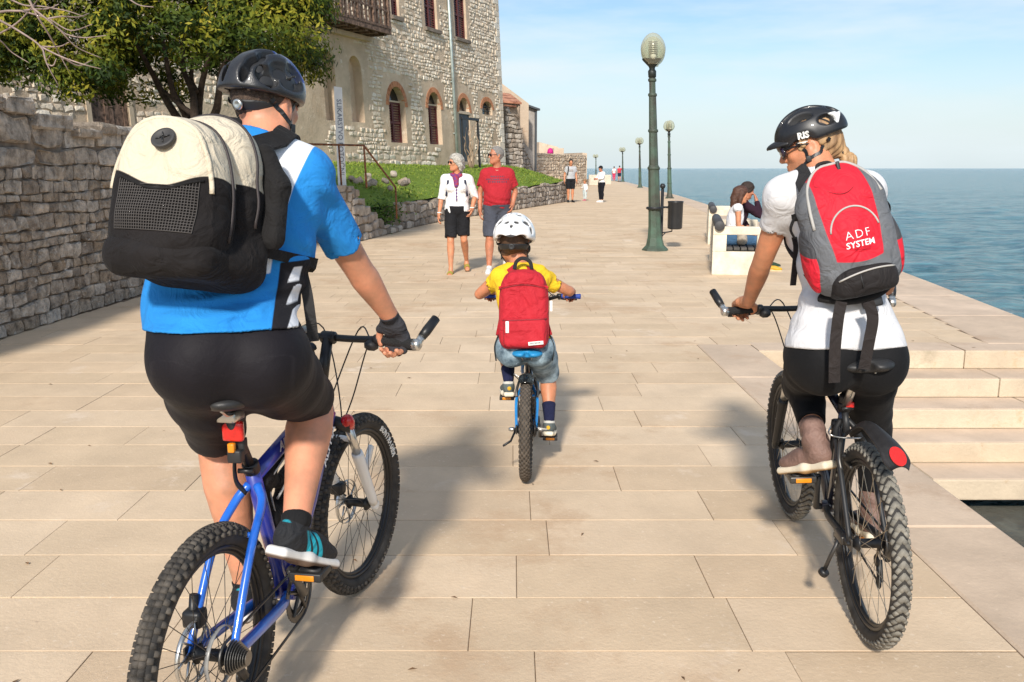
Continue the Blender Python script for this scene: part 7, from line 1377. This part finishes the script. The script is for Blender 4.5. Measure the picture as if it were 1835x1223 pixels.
def kid_extras():
    P, hub, bb, cl = bkK['P'], bkK['hub'], bkK['bb'], bkK['cl']; R = .252; B = bkK['obj']
    V, F, n = [], [], 9; an = np.linspace(1.9, .75, 10)
    for a in an:
        for s in np.linspace(-1, 1, n): r_ = R + .022 - .016 * s * s; V.append(hub + A(r_ * math.cos(a), .036 * s, r_ * math.sin(a)))
    m = len(an)
    for i in range(m - 1):
        for j in range(n - 1): F.append([i * n + j, i * n + j + 1, i * n + n + j + 1, i * n + n + j])
    V = np.array(V); V2 = hub + (V - hub) * (1 + .012); F2 = [[q + m * n for q in f[::-1]] for f in F]; ed = []
    for i in range(m - 1):
        for j in (0, n - 1): ed.append([i * n + j, i * n + n + j, m * n + i * n + n + j, m * n + i * n + j])
    for j in range(n - 1):
        for i in (0, m - 1): ed.append([i * n + j, i * n + j + 1, m * n + i * n + j + 1, m * n + i * n + j])
    P('mudguard', (np.concatenate([V, V2]), F + F2 + ed), m_kblk)
    for q in (1, -1): P('axle_nut', lathe([(.009, 0), (.011, .004), (.011, .02), (.006, .028)], 8, (0, q, 0), hub + A(0, .058 * q, 0)), m_steel)
    P('kickstand', tube([hub + A(.05, .05, -.01), hub + A(.0, .075, -.06), hub + A(-.03, .11, -.075)], .006, 6), m_blk)
kid_extras()
def boy():
    pos = bkK['W']((.15, 0, 0)); t = empty('person', (pos[0], pos[1], 0), label='boy in a yellow t-shirt and denim shorts riding the small bike', cat='person'); g, bd, pd = bkK['grip'], bkK['bdir'], bkK['ped']; k = .68
    J = dict(pelvis=px(941, 618, 4.36), waist=px(938, 570, 4.39), chest=px(934, 515, 4.43), neck=px(929, 474, 4.46), head=px(922, 438, 4.50), shL=px(896, 496, 4.45), shR=px(964, 494, 4.45), elL=px(869, 548, 4.56), elR=px(1003, 526, 4.58), wrL=px(872, 541, 4.69), wrR=px(1015, 530, 4.70), hpL=px(917, 625, 4.37), hpR=px(966, 625, 4.37), knL=px(908, 628, 4.60), knR=px(982, 675, 4.55)); sh = {}
    J['wrL'] = g['L'] + A(.0, -.055, .035); J['wrR'] = g['R'] + A(.0, -.055, .035); J['elL'] = lerp(J['shL'], J['wrL'], .52) + A(-.075, -.045, -.045); J['elR'] = lerp(J['shR'], J['wrR'], .52) + A(.060, -.045, -.03)
    for q, dr, Lf in (('R', A(.14, .96, -.20), .19), ('L', A(-.10, .98, -.12), .19)):
        d = nrm(dr); up = nrm(A(0, 0, 1) - d * d[2]); ball = pd[q] + up * .022; heel = ball - d * Lf * .64; sh[q] = (heel, heel + d * Lf, up); J['an' + q] = heel + d * .042 + up * .080
    F = Fig(J, k, 1., hipw=.175, chestw=.168, waistw=.155, butt=1., limb=1.0); HF = fr(A(.12, .99, -.10), A(0, .05, 1.)); head = head_sdf(J['head'], HF, .90)
    hands = [grip_hand(J['wrL'], g['L'], bd['L'], -1, .66), grip_hand(J['wrR'], g['R'], bd['R'], 1, .66)]; sd('body', F.body(head, [h[0] for h in hands]), .0058, m_skin_k, t)
    hr = inter(off(head_sdf(J['head'], HF, .90, False, False), .004), half(J['head'] + HF @ A(.03, 0, 0), HF @ A(1, 0, 0)), half(J['head'] + HF @ A(0, 0, -.05), HF @ A(.25, 0, -1)), k=.006); sd('hair', hr, .006, M('brown_hair', (.10, .05, .025), .7, var=.4, scale=90), t)
    ts = F.shirt(.010, px(941, 612, 4.36), A(0, 0, -1), .62, .018, .02, .072); ts = disp(ts, lambda P: wob(61, 26, .004)(P) + folds(px(985, 495, 4.45), (.8, 0, -.5), 110, .003, .06, 3)(P), .009); sd('t_shirt', ts, .0058, cloth('yellow_cotton', (.78, .50, .025), .06), t)
    so = F.shorts(.014, {'L': .80, 'R': .84}, px(941, 603, 4.36), A(0, 0, 1), .02); so = disp(so, lambda P: wob(62, 40, .004)(P), .008); sd('denim_shorts', so, .0058, M('pale_blue_denim', (.12, .20, .27), .85, var=.45, scale=16, tint=(.30, .40, .46), bump=.5, bscale=300), t)
    mu = cloth('grey_green_trainer', (.10, .12, .12), .15, .7); 
    for q in 'RL':
        heel, toe, up = sh[q]; upp, sole, Rs = shoe_sdf(heel, toe, up, .74, .0, 1.05); an, kn = J['an' + q], J['kn' + q]; d = nrm(kn - an); upp = sub(upp, cap(an, an + up * .1, .026), k=.006); m2 = mu.copy(); paint(m2, 'trim', (.55, .53, .48)); paint(m2, 'mark', (.60, .36, .03))
        x, y = Rs[:, 0], Rs[:, 1]; o, _ = sd('shoe', upp, .0045, m2, t, {'trim': lambda P, heel=heel, x=x, y=y, up=up: .058 - (P - heel) @ up + .0 * (P @ x), 'mark': lambda P, heel=heel, x=x, y=y, up=up: np.maximum(np.sqrt(((P - heel) @ y) ** 2 + ((P - heel) @ up - .036) ** 2) - .010, (P - heel) @ x - .03)}); sd('shoe_sole', sole, .005, M('cream_trainer_sole', (.72, .66, .52), .7, var=.08), o)
        sd('sock', inter(off(F.leg[q], .005), half(lerp(an, kn, .34), d), half(an - d * .03, -d), k=.003), .0045, cloth('navy_sock', (.014, .017, .05), .15), t)
    mh = M('white_helmet_shell', (.80, .80, .80), .25, var=.03, coat=.5); paint(mh, 'panel', (.05, .052, .058), .0015, .4); ht_, gsh, Th, Fh = helmet('helmet', 'white childs helmet with small dark vents on the boy', J['head'] + HF @ A(-.006, 0, .012), HF, .97, mh, 'kid', U(head, F.neck, k=.02))
    R3 = basis(Fh @ nrm(A(.35, .9, 0)) * -1, Fh @ A(0, 0, 1), Fh @ nrm(A(-.9, -.35, .2))); 
    return F, J
FK, JK = boy()
def boy_pack():
    J, F = JK, FK; O, R = pack_frame(px(939, 548, 4.345), A(1, -.03, .01), A(-.04, .10, .99)); T = lambda a, b, c: O + R @ A(a, b, c); u, v, w = R.T; Lc = lambda P: (P - O) @ R
    t = empty('backpack', tuple(T(0, -.2, .05)), label='plain red school backpack on the boy', cat='backpack'); red = (.46, .022, .034)
    wd = lambda b: np.interp(b, [-.2, -.1, .05, .14, .2], [1.0, 1.0, .93, .78, .55])
    base = rbox(T(0, -.01, .055), A(.128, .195, .060), .05, R); body = U(inter(base, ell(T(0, -.06, .05), A(.150, .27, .2), R), k=.05), k=.01); body = disp(body, lambda P: wob(71, 26, .0035)(P) + folds(T(.0, .05, .1), (1, 0, .25), 90, .0035, .10, 5)(P), .008); mr = cloth('red_pack_nylon', red, .07, .7, .35, 350); mo, gm = sd('main_compartment', body, .0055, mr, t)
    pk = disp(rbox(T(.005, -.125, .112), A(.105, .072, .032), .030, R), lambda P: wob(72, 30, .003)(P) + folds(T(.05, -.16, .14), (.7, 0, .7), 90, .002, .06, 2)(P), .006); po, gp = sd('front_pocket', pk, .005, mr, t); bv = BVHTree.FromPolygons([tuple(p) for p in np.concatenate([gm[0], gp[0]])], [list(q) for q in gm[1]] + [[i + len(gm[0]) for i in q] for q in gp[1]])
    def on(a, b, lift=.002):
        h = bv.ray_cast(Vector(T(a, b, .5)), Vector(-w), .6); return (np.array(h[0]) + w * lift) if h[0] is not None else T(a, b, .11)
    zm = M('dark_red_zip', (.24, .012, .02), .6); add('zip', tube([on(a, .075 + .030 * math.cos(a * 11)) for a in np.linspace(-.118, .118, 20)], .003, 6), zm, mo); add('zip', tube([on(a, -.062 + .03 * a) for a in np.linspace(-.10, .11, 16)], .003, 6), zm, po); add('storm_flap', ribbon([on(a, .083 + .030 * math.cos(a * 11), .004) for a in np.linspace(-.118, .118, 20)], w, .012, .001), mr, mo)
    add('zip_tag', xf(bbox((-.008, -.028, -.002), (.008, .028, .002), .002), R, on(-.078, -.095, .003)), m_white, po); add('maker_tag', xf(bbox((-.036, -.0085, -.001), (.036, .0085, .001), .0008), R @ np.array([[.995, -.09, 0], [.09, .995, 0], [0, 0, 1]]), on(.058, -.172, .003)), m_white, po); add('tag_print', xf(text_mesh('EASTSPORT', .0105, .0003, .0002), R @ np.array([[.995, -.09, 0], [.09, .995, 0], [0, 0, 1]]), on(.058, -.172, .0046)), M('black_print', (.03, .03, .03), .6), po, smooth=False); add('zip_tag', xf(bbox((-.006, -.026, -.002), (.006, .026, .002), .002), R, T(.133, .0, .06)), m_white, mo)
    add('handle', ribbon(spline([T(-.045, .178, .045), T(-.035, .215, .035), T(-.005, .232, .03), T(.030, .215, .035), T(.040, .178, .045)], 5), [nrm(v * .3 + w) for _ in range(21)], .018, .002), m_grip, t)
    for q, sg in (('R', 1), ('L', -1)):
        s0 = J['sh' + q]; rt, fw_, up = F.right * sg, F.fwd, F.up; P = spline([T(.05 * sg, .165, .01), s0 - rt * .045 + up * .052 - fw_ * .02, s0 - rt * .045 + up * .045 + fw_ * .05, s0 - rt * .035 - up * .03 + fw_ * .08, s0 - rt * .01 - up * .14 + fw_ * .05, T(.120 * sg, -.15, .02)], 6); add('shoulder_strap', ribbon(P, [nrm(p - lerp(J['chest'], J['neck'], .2)) for p in P], .042, .004), mr, t, smooth=False); add('hanging_strap', ribbon(spline([T(.125 * sg, -.14, .02), T(.145 * sg, -.20, .02), T(.138 * sg, -.27, .03)], 5), u * sg - w * .3, .016, .0012), m_blk, t, smooth=False)
boy_pack()
# ================================================================== THE OTHER PEOPLE ON THE PROMENADE
def std_joints(pos, fwd, h, mod=None):
    """upright skeleton (right, forward, up) scaled to height h, turned to fwd, standing at pos; mod moves single joints"""
    k = h / 1.78; f = nrm(A(*fwd, 0)); r = np.cross(f, (0, 0, 1)); R = basis(r, f, A(0, 0, 1)); b = dict(pelvis=(0, 0, .95), waist=(0, .005, 1.08), chest=(0, 0, 1.29), neck=(0, -.015, 1.475), head=(0, .025, 1.665))
    for q, s in (('R', 1), ('L', -1)): b.update({'sh' + q: (.168 * s, -.012, 1.405), 'el' + q: (.232 * s, -.03, 1.14), 'wr' + q: (.25 * s, .06, .90), 'hp' + q: (.088 * s, 0, .92), 'kn' + q: (.095 * s, .015, .50), 'an' + q: (.09 * s, -.01, .095)})
    b.update(mod or {}); return {n: A(*pos, 0) + R @ (A(*p) * k) for n, p in b.items()}, R, k
def relaxed_hands(J, R, k, q):
    el, wr = J['el' + q], J['wr' + q]; d = nrm(wr - el); s = 1 if q == 'R' else -1; return hand_sdf(wr, d, R @ A(-s, .1, 0), R @ A(0, 1, .1), (.35, .45, .3), k * .95)
def long_sleeves(F, J, ease, t):
    return [inter(off(F.arm[q], ease), half(lerp(J['el' + q], J['wr' + q], t), J['wr' + q] - J['el' + q]), k=.004) for q in 'LR']
def feet(t, J, R, k, cell, mat, solemat, dirs=None, name='shoe', flat=False):
    for q in 'RL':
        d = nrm(R @ A(.18 if q == 'R' else -.18, 1, (dirs or {}).get(q, 0.))); up = nrm(A(0, 0, 1) - d * d[2]); heel = J['an' + q] - d * .055 * k - up * .088 * k; upp, sole, Rs = shoe_sdf(heel, heel + d * .265 * k, up, k); o, _ = sd(name, upp, cell, mat, t); sd('sole', sole, cell, solemat, o)
def hair_cap(c, F, k, low=-.02, front=.045, grow=.012): return inter(off(head_sdf(c, F, k, False, False), grow), half(c + F @ A(front, 0, 0), F @ A(1, 0, -.55)), half(c + F @ A(0, 0, low), F @ A(.7, 0, -1)), k=.012)
def glasses(t, c, F, k, cell=.005):
    G = lambda *p: c + F @ (A(*p) * k); o, _ = sd('sunglasses', U(ell(G(.102, .034, .004), A(.010, .028, .020) * k, F), ell(G(.102, -.034, .004), A(.010, .028, .020) * k, F), cap(G(.106, -.02, .012), G(.106, .02, .012), .004), k=.004), cell, M('black_lens', (.01, .01, .012), .1, var=.05), t); add('glasses_arm', join(*[tube([G(.098, .062 * q, .010), G(.0, .078 * q, .006)], .003, 5) for q in (1, -1)]), m_blk, o)
def couple():
    C_ = .0095; p = pz(822, 491); pos = (p[0] - .02, p[1] + .12)
    J, R, k = std_joints(pos, (.03, -1), 1.70, {'knR': (.10, .10, .50), 'anR': (.10, .15, .085), 'knL': (-.10, .06, .515), 'anL': (-.13, -.26, .165), 'elL': (-.27, -.07, 1.15), 'wrL': (-.225, .06, .97), 'elR': (.235, -.04, 1.14), 'wrR': (.27, -.0, .90), 'hpR': (.085, 0, .93), 'hpL': (-.085, 0, .92), 'head': (.01, .03, 1.655)})
    t = empty('person', (*pos, 0), label='grey-haired woman in white shirt, patterned scarf and black shorts walking', cat='person'); F = Fig(J, k, .95, hipw=.17, chestw=.15, waistw=.145, bust=.02, butt=.9, limb=.92); HF = fr(A(-.86, -.5, -.02), (0, 0, 1)); hd = head_sdf(J['head'], HF, .95)
    sd('body', F.body(hd, [relaxed_hands(J, R, k, 'R')[0], relaxed_hands(J, R, k, 'L')[0]]), C_, m_skin_w, t); wht = cloth('white_jersey_cotton', (.78, .77, .76), .04)
    top = inter(disp(F.shirt(.010, J['pelvis'] + A(0, 0, .03), A(0, 0, -1), .3, .012, -.03, .085), wob(5, 24, .004), .006), half(J['pelvis'] + A(0, 0, .02), A(0, 0, -1))); sd('white_top', top, C_, wht, t)
    op = U(*long_sleeves(F, J, .020, .12), inter(off(F.core, .022), half(J['pelvis'] + A(0, 0, -.05), A(0, 0, -1)), k=.004), k=.03); fw_ = R[:, 1]; op = sub(op, ell(J['chest'] + fw_ * .16 - A(0, 0, .18), A(.115, .14, .5)), cap(J['neck'] + A(0, 0, .01), J['neck'] + A(0, 0, .2), .085), k=.01); sd('open_shirt', disp(op, wob(7, 26, .006), .008), C_, cloth('white_linen', (.80, .79, .77), .05), t)
    sh = F.shorts(.016, {'L': .86, 'R': .90}, J['pelvis'] + A(0, 0, .06), A(0, 0, 1), .016, .02); sd('shorts', disp(sh, wob(9, 30, .004), .006), C_, cloth('black_cotton', (.014, .014, .016), .2), t)
    sc = disp(U(*[cap(J['neck'] + R @ A(math.cos(a) * .075, math.sin(a) * .075 + .01, -.015 + .02 * math.sin(3 * a)), J['neck'] + R @ A(math.cos(a + .7) * .075, math.sin(a + .7) * .075 + .01, -.015), .032) for a in np.linspace(0, 6.28, 9)[:-1]], chain([J['neck'] + R @ A(.01, .10, -.05), J['neck'] + R @ A(.0, .145, -.14)], [.045, .03]), k=.02), wob(8, 60, .008), .01); sd('scarf', sc, .009, M('red_purple_scarf', (.42, .03, .03), .8, var=.2, scale=28, tint=(.10, .03, .16), detail=1), t)
    add('bead_string', join(*[tube([J['neck'] + R @ A(0, .15, -.15 - .045 * i), J['neck'] + R @ A(.004, .152, -.18 - .045 * i)], .010, 6) for i in range(5)]), M('purple_beads', (.12, .03, .18), .5), t)
    hr = U(hair_cap(J['head'], HF, .95, -.045, .055, .020), *[chain([J['head'] + HF @ A(-.02, .075 * q, .03), J['head'] + HF @ A(-.03, .088 * q, -.04), J['head'] + HF @ A(-.03, .075 * q, -.095)], [.035, .034, .022]) for q in (1, -1)], chain([J['head'] + HF @ A(-.085, 0, .03), J['head'] + HF @ A(-.095, 0, -.06), J['head'] + HF @ A(-.08, 0, -.12)], [.045, .045, .025]), k=.03); sd('hair', disp(hr, lambda P: wob(4, 110, .005)(P), .007), .0085, M('silver_hair', (.42, .395, .345), .6, var=.35, scale=50, bump=.8, bscale=90), t); glasses(t, J['head'], HF, .95)
    add('rucksack_strap', join(*[ribbon(spline([J['neck'] + R @ A(.09 * s, -.10, -.05), J['neck'] + R @ A(.11 * s, .0, .02), J['neck'] + R @ A(.125 * s, .11, -.12), J['neck'] + R @ A(.15 * s, .09, -.30)], 5), R @ A(.3 * s, 1, .5), .03, .003) for s in (1, -1)]), cloth('blue_grey_strap', (.03, .035, .06)), t)
    mw = M('brown_wedge_sandal', (.22, .12, .06), .8, var=.2); mst = M('yellow_green_sandal_strap', (.35, .30, .05), .7)
    for q in 'RL':
        tilt = -.25 if q == 'R' else -.55; d = nrm(R @ A(.15 if q == 'R' else -.1, 1, tilt)); up = nrm(A(0, 0, 1) - d * d[2]); heel = J['an' + q] - d * .05 - up * .075; upp, sole, Rs = shoe_sdf(heel, heel + d * .235, up, .85); so, _ = sd('sandal', U(sole, rbox(heel + Rs @ A(.06, 0, -.025), A(.075, .03, .028), .012, Rs), k=.02), .009, mw, t); add('sandal_strap', join(*[tube(np.array([heel + Rs @ A(x, .034 * math.cos(a), .014 + .046 * math.sin(a)) for a in np.linspace(-.2, 3.34, 9)]), .009, 6) for x in (.13, .165, .06)]), mst, so); sd('foot', U(ell(heel + Rs @ A(.09, 0, .028), A(.10, .03, .028), Rs), ell(heel + Rs @ A(.185, .004, .018), A(.05, .036, .016), Rs), chain([J['an' + q], heel + Rs @ A(.08, 0, .03)], [.033, .034]), k=.02), .009, m_skin_w, t)
    add('wrist_watch', join(tube(np.array([lerp(J['wrR'], J['elR'], .06) + R @ (A(math.cos(a), math.sin(a), 0) * .029) for a in np.linspace(0, 6.28, 11)[:-1]]), .008, 6, True), tube(np.array([lerp(J['wrL'], J['elL'], .06) + R @ (A(math.cos(a), math.sin(a), .3) * .029) for a in np.linspace(0, 6.28, 11)[:-1]]), .008, 6, True)), m_white, t)
    # the man
    p = pz(889, 489); pos = (p[0] + .02, p[1] + .10); J, R, k = std_joints(pos, (.05, -1), 1.80, {'knR': (.115, .08, .50), 'anR': (.125, .12, .09), 'knL': (-.12, .04, .51), 'anL': (-.13, -.24, .14), 'elL': (-.26, -.06, 1.16), 'wrL': (-.215, .05, .97), 'elR': (.25, -.04, 1.14), 'wrR': (.25, .03, .90), 'head': (.015, .03, 1.665)})
    t = empty('person', (*pos, 0), label='grey-haired man in a red t-shirt and grey cargo shorts walking', cat='person'); F = Fig(J, k, 1.05, hipw=.165, chestw=.18, waistw=.168, belly=.018, butt=.9, limb=1.02); HF = fr(A(-.90, -.42, .0), (0, 0, 1)); hd = head_sdf(J['head'], HF, 1.0)
    sd('body', F.body(hd, [relaxed_hands(J, R, k, 'R')[0], relaxed_hands(J, R, k, 'L')[0]]), C_, m_skin_o, t); ts, tg = sd('t_shirt', disp(F.shirt(.016, J['pelvis'] + A(0, 0, -.03), A(0, 0, -1), .72, .026, .0, .08), lambda P: wob(15, 20, .006)(P) + folds(J['waist'], (.2, 0, 1), 55, .006, .2, 4)(P), .012), C_, cloth('red_cotton', (.40, .022, .032), .08), t)
    rr = np.random.default_rng(5)
    for i, (n, z) in enumerate(((8, .06), (14, .02), (11, -.015))):
        g = [bbox((x - w / 2, -.011, 0), (x + w / 2, .011, .0006), .0002) for x, w in zip(np.linspace(-.0115 * n, .0115 * n, n), rr.uniform(.008, .017, n))]; add('shirt_print', wrap(join(*g), basis(np.cross(A(0, 0, 1), R[:, 1]), A(0, 0, 1), R[:, 1]), J['chest'] + R[:, 1] * .14 + A(0, 0, .02 + z), tg, .003), M('dark_blue_print', (.05, .03, .06), .7), ts, smooth=False)
    sd('cargo_shorts', disp(U(F.shorts(.020, {'L': .92, 'R': .95}, J['pelvis'] + A(0, 0, .02), A(0, 0, 1), .018, .02), *[rbox(lerp(J['hp' + q], J['kn' + q], .62) + R @ A(.085 * s, 0, 0), A(.022, .06, .08), .012, R) for q, s in (('R', 1), ('L', -1))], k=.012), wob(19, 28, .004), .007), C_, cloth('slate_grey_cotton', (.062, .068, .088), .12), t)
    sd('hair', disp(hair_cap(J['head'], HF, 1.0, -.035, .02, .007), wob(4, 130, .003), .004), .0085, M('grey_short_hair', (.20, .185, .17), .8, var=.3, scale=80), t); glasses(t, J['head'], HF, 1.0); feet(t, J, R, k, .009, cloth('white_trainer', (.70, .70, .67), .06), M('white_trainer_sole', (.68, .66, .60), .7), {'R': -.1, 'L': -.35}); add('neck_chain', tube(np.array([J['neck'] + R @ A(.075 * math.cos(a), .02 + .085 * math.sin(a), .01 - .03 * math.sin(a)) for a in np.linspace(0, 6.28, 20)[:-1]]), .004, 5, True), M('pale_chain', (.6, .5, .35), .4), t)
couple()
def simple_person(label, pos, fwd, h, top, legs, hairc, skinm, cell, short=False, mod=None, cap_=False, sl=.7, shoe=(.02, .02, .02), long_s=False, name='person', kid=False):
    J, R, k = std_joints(pos, fwd, h, mod); t = empty(name, (*pos, 0), label=label, cat='person'); hk = k if not kid else k * 1.55
    if kid: J['head'] = J['head'] + A(0, 0, .06 * k); 
    F = Fig(J, k, 1.0, hipw=.165, chestw=.168, waistw=.15, butt=.9, limb=1.0 if not kid else 1.2); HF = fr(A(*fwd, -.15), (0, 0, 1)); hd = head_sdf(J['head'], HF, hk)
    sd('body', F.body(hd, [relaxed_hands(J, R, k, q)[0] for q in 'RL']), cell, skinm, t); tp = F.shirt(.016, J['pelvis'] + A(0, 0, -.02), A(0, 0, -1), sl, .022, .0, .075)
    if long_s: tp = U(tp, *long_sleeves(F, J, .014, .85), k=.02)
    sd('top', disp(tp, wob(3, 26, .004), .006), cell, cloth('top_%s' % label.replace(' ', '_'), top, .08), t)
    if short: lg = F.shorts(.02, .86, J['pelvis'] + A(0, 0, .03), A(0, 0, 1), .015, .02)
    else: lg = U(F.shorts(.016, .95, J['pelvis'] + A(0, 0, .03), A(0, 0, 1)), *[inter(off(F.leg[q], .014), half(lerp(J['kn' + q], J['an' + q], .88), J['an' + q] - J['kn' + q]), half(J['hp' + q], R @ A(0, 0, 1)), k=.004) for q in 'LR'], k=.02)
    sd('shorts' if short else 'trousers', lg, cell, cloth('legs_%s' % label.replace(' ', '_'), legs, .1), t)
    sd('hair', U(hair_cap(J['head'], HF, hk, -.02, .045, .012), k=.01), cell * .9, M('hair_%s' % label.replace(' ', '_'), hairc, .7, var=.3, scale=60), t)
    if cap_: o, _ = sd('cap', U(inter(off(head_sdf(J['head'], HF, hk, False, False), .016), half(J['head'] + HF @ A(0, 0, .035), HF @ A(0, 0, -1)), k=.004), inter(ell(J['head'] + HF @ A(.09, 0, .045), A(.085, .065, .012) * k, HF), half(J['head'] + HF @ A(.02, 0, 0), HF @ A(-1, 0, 0))), k=.008), cell * .9, cloth('black_cap', (.015, .016, .02)), t)
    feet(t, J, R, k, cell, cloth('shoe_%s' % label.replace(' ', '_'), shoe, .1), M('sole_%s' % label.replace(' ', '_'), shoe, .7)); return t, J, R, k, F
t, J, R, k, F = simple_person('man in grey t-shirt and black shorts beside the end of the low wall', tuple(pz(1022, 363)[:2]), (.1, -1), 1.90, (.44, .45, .47), (.014, .015, .018), (.03, .02, .015), m_skin_w, .016, True, {'elR': (.25, -.03, 1.15), 'wrR': (.27, .04, .9)}, shoe=(.015, .015, .016))
add('shoulder_strap', ribbon(spline([J['shR'] + R @ A(-.06, -.06, .08), J['shR'] + R @ A(-.06, .04, .085), J['shR'] + R @ A(-.05, .15, -.05), J['shR'] + R @ A(-.02, .12, -.3)], 5), R @ A(0, 1, .3), .05, .004), m_blk, t); add('shirt_print', xf(bbox((-.09, 0, -.05), (.09, .012, .05), .004), R, J['chest'] + R @ A(0, .145, .03)), cloth('grey_print', (.30, .28, .27), .3), t)
simple_person('toddler in white walking between the two adults', tuple(pz(1048, 360)[:2]), (-.75, -.6), .92, (.80, .79, .77), (.55, .62, .62), (.25, .13, .06), m_skin_k, .014, False, {'elR': (.26, .03, 1.22), 'wrR': (.40, .08, 1.10)}, shoe=(.55, .12, .2), long_s=True, kid=True)
t, J, R, k, F = simple_person('woman in white jumper, black trousers and dark cap', tuple(pz(1077, 363)[:2]), (-.8, -.45), 1.62, (.82, .81, .80), (.010, .011, .016), (.03, .02, .015), m_skin_o, .015, False, {'elR': (.22, .10, 1.2), 'wrR': (.12, .30, 1.14), 'elL': (-.22, .08, 1.19), 'wrL': (-.08, .30, 1.14), 'head': (0, .06, 1.64)}, True, shoe=(.75, .74, .72), long_s=True)
simple_person('distant walker in pale top and pink trousers', tuple(pz(1100, 325)[:2]), (.3, 1), 1.72, (.72, .66, .62), (.60, .06, .13), (.03, .025, .02), m_skin_w, .03, False, shoe=(.5, .3, .25))
simple_person('distant walker in red shirt beside the far lamp', tuple(pz(1112, 325.6)[:2] + A(-.15, 0)), (.2, 1), 1.80, (.55, .05, .07), (.03, .03, .06), (.03, .025, .02), m_skin_w, .03, True, {'elR': (.30, .05, 1.25), 'wrR': (.22, .1, 1.45)}, shoe=(.05, .05, .05))
def sitters():
    for i in (1, 0):
        Y = 13.42 + .55 * i; x0 = 2.86 + .2 * (Y - 12.75) + .30; k = .96 + .04 * i; fwd = (1, -.12) if i == 0 else (1, -.2)
        pos = (x0, Y); lean = .05 if i == 0 else .16
        mod = dict(pelvis=(0, 0, .50), waist=(0, lean * .3, .63), chest=(0, lean * .8, .84), neck=(0, lean + .02, 1.01), head=(0, lean + .06, 1.165))
        for q, s in (('R', 1), ('L', -1)): mod.update({'sh' + q: (.165 * s, lean, .965), 'hp' + q: (.09 * s, .02, .47), 'kn' + q: (.10 * s, .42, .46), 'an' + q: (.10 * s, .46 + .10 * (s > 0) , .09), 'el' + q: (.20 * s, lean + .02, .70), 'wr' + q: (.12 * s, .26, .60)})
        if i == 1: mod.update({'elR': (.14, lean + .26, .80), 'wrR': (.05, lean + .20, 1.02)})
        J, R, kk = std_joints(pos, fwd, 1.78 * k, mod); lab = 'brown-haired woman in white top sitting on the bench' if i == 0 else 'dark-haired man in dark purple sitting on the bench, hand to his face'
        t = empty('person', (*pos, 0), label=lab, cat='person'); F = Fig(J, kk, .92 if i == 0 else 1., hipw=.17, chestw=.145 if i == 0 else .165, waistw=.14, butt=.9, limb=.92); HF = fr(A(1, -.1, -.15) if i == 0 else A(1, .15, -.25), (0, 0, 1)); hd = head_sdf(J['head'], HF, .95); hn = [hand_sdf(J['wr' + q], J['wr' + q] - J['el' + q], R @ A(0, -.6, -.8), R @ A(-1 if q == 'R' else 1, 0, .2), (.5, .6, .4), .92)[0] for q in 'RL']
        sd('body', F.body(hd, hn), .0105, m_skin_w if i == 0 else m_skin_o, t)
        if i == 0: sd('white_top', inter(disp(F.shirt(.010, J['pelvis'] + A(0, 0, .02), A(0, 0, -1), .08, .008, -.04, .085), wob(5, 28, .004), .006), half(J['pelvis'], A(0, 0, -1))), .0105, cloth('white_vest', (.78, .77, .78), .05), t)
        else: sd('sweater', disp(U(F.shirt(.016, J['pelvis'] + A(0, 0, -.03), A(0, 0, -1), .9, .014, .0, .075), *long_sleeves(F, J, .014, .9), k=.02), wob(5, 28, .004), .006), .0105, cloth('dark_plum_knit', (.030, .012, .022), .2), t)
        sd('jeans', U(F.shorts(.012, .95, J['pelvis'] + A(0, 0, .06), A(0, 0, 1)), *[inter(off(F.leg[q], .012), half(lerp(J['kn' + q], J['an' + q], .9), J['an' + q] - J['kn' + q]), k=.004) for q in 'LR'], k=.02), .0105, cloth('blue_jeans_%d' % i, (.05, .11, .20) if i == 0 else (.07, .08, .11), .25), t)
        if i == 0: hr = U(hair_cap(J['head'], HF, .95, -.03, .05, .016), chain([J['head'] + HF @ A(-.06, 0, .04), J['head'] + HF @ A(-.08, 0, -.06), J['head'] + HF @ A(-.07, 0, -.17), J['head'] + HF @ A(-.065, 0, -.22)], [.07, .07, .06, .03]), *[chain([J['head'] + HF @ A(.0, .07 * q, .03), J['head'] + HF @ A(-.01, .08 * q, -.06), J['head'] + HF @ A(-.02, .075 * q, -.19)], [.032, .034, .022]) for q in (1, -1)], k=.03)
        else: hr = U(hair_cap(J['head'], HF, .95, -.03, .055, .022), k=.01)
        sd('hair', disp(hr, wob(6, 100, .004), .006), .009, M('long_brown_hair', (.075, .030, .016), .5, var=.4, scale=50, bump=.5, bscale=110) if i == 0 else M('dark_curly_hair', (.03, .016, .010), .7, var=.4, scale=60, bump=.8, bscale=60), t)
        feet(t, J, R, kk, .010, M('yellow_trainers', (.62, .34, .02), .6, var=.15) if i == 0 else cloth('green_black_trainers', (.03, .06, .04)), M('pale_sole', (.6, .5, .3), .7))
        if i == 0: b = J['pelvis'] + R @ A(.16, .12, .02); o, _ = sd('handbag', disp(U(ell(b, A(.16, .07, .10), R), rbox(b - A(0, 0, .03), A(.13, .06, .07), .04, R), k=.04), wob(7, 40, .008), .01), .010, cloth('beige_bag_cloth', (.42, .36, .29), .15), None, label='soft beige bag on the bench beside the sitting woman', cat='bag')
sitters()
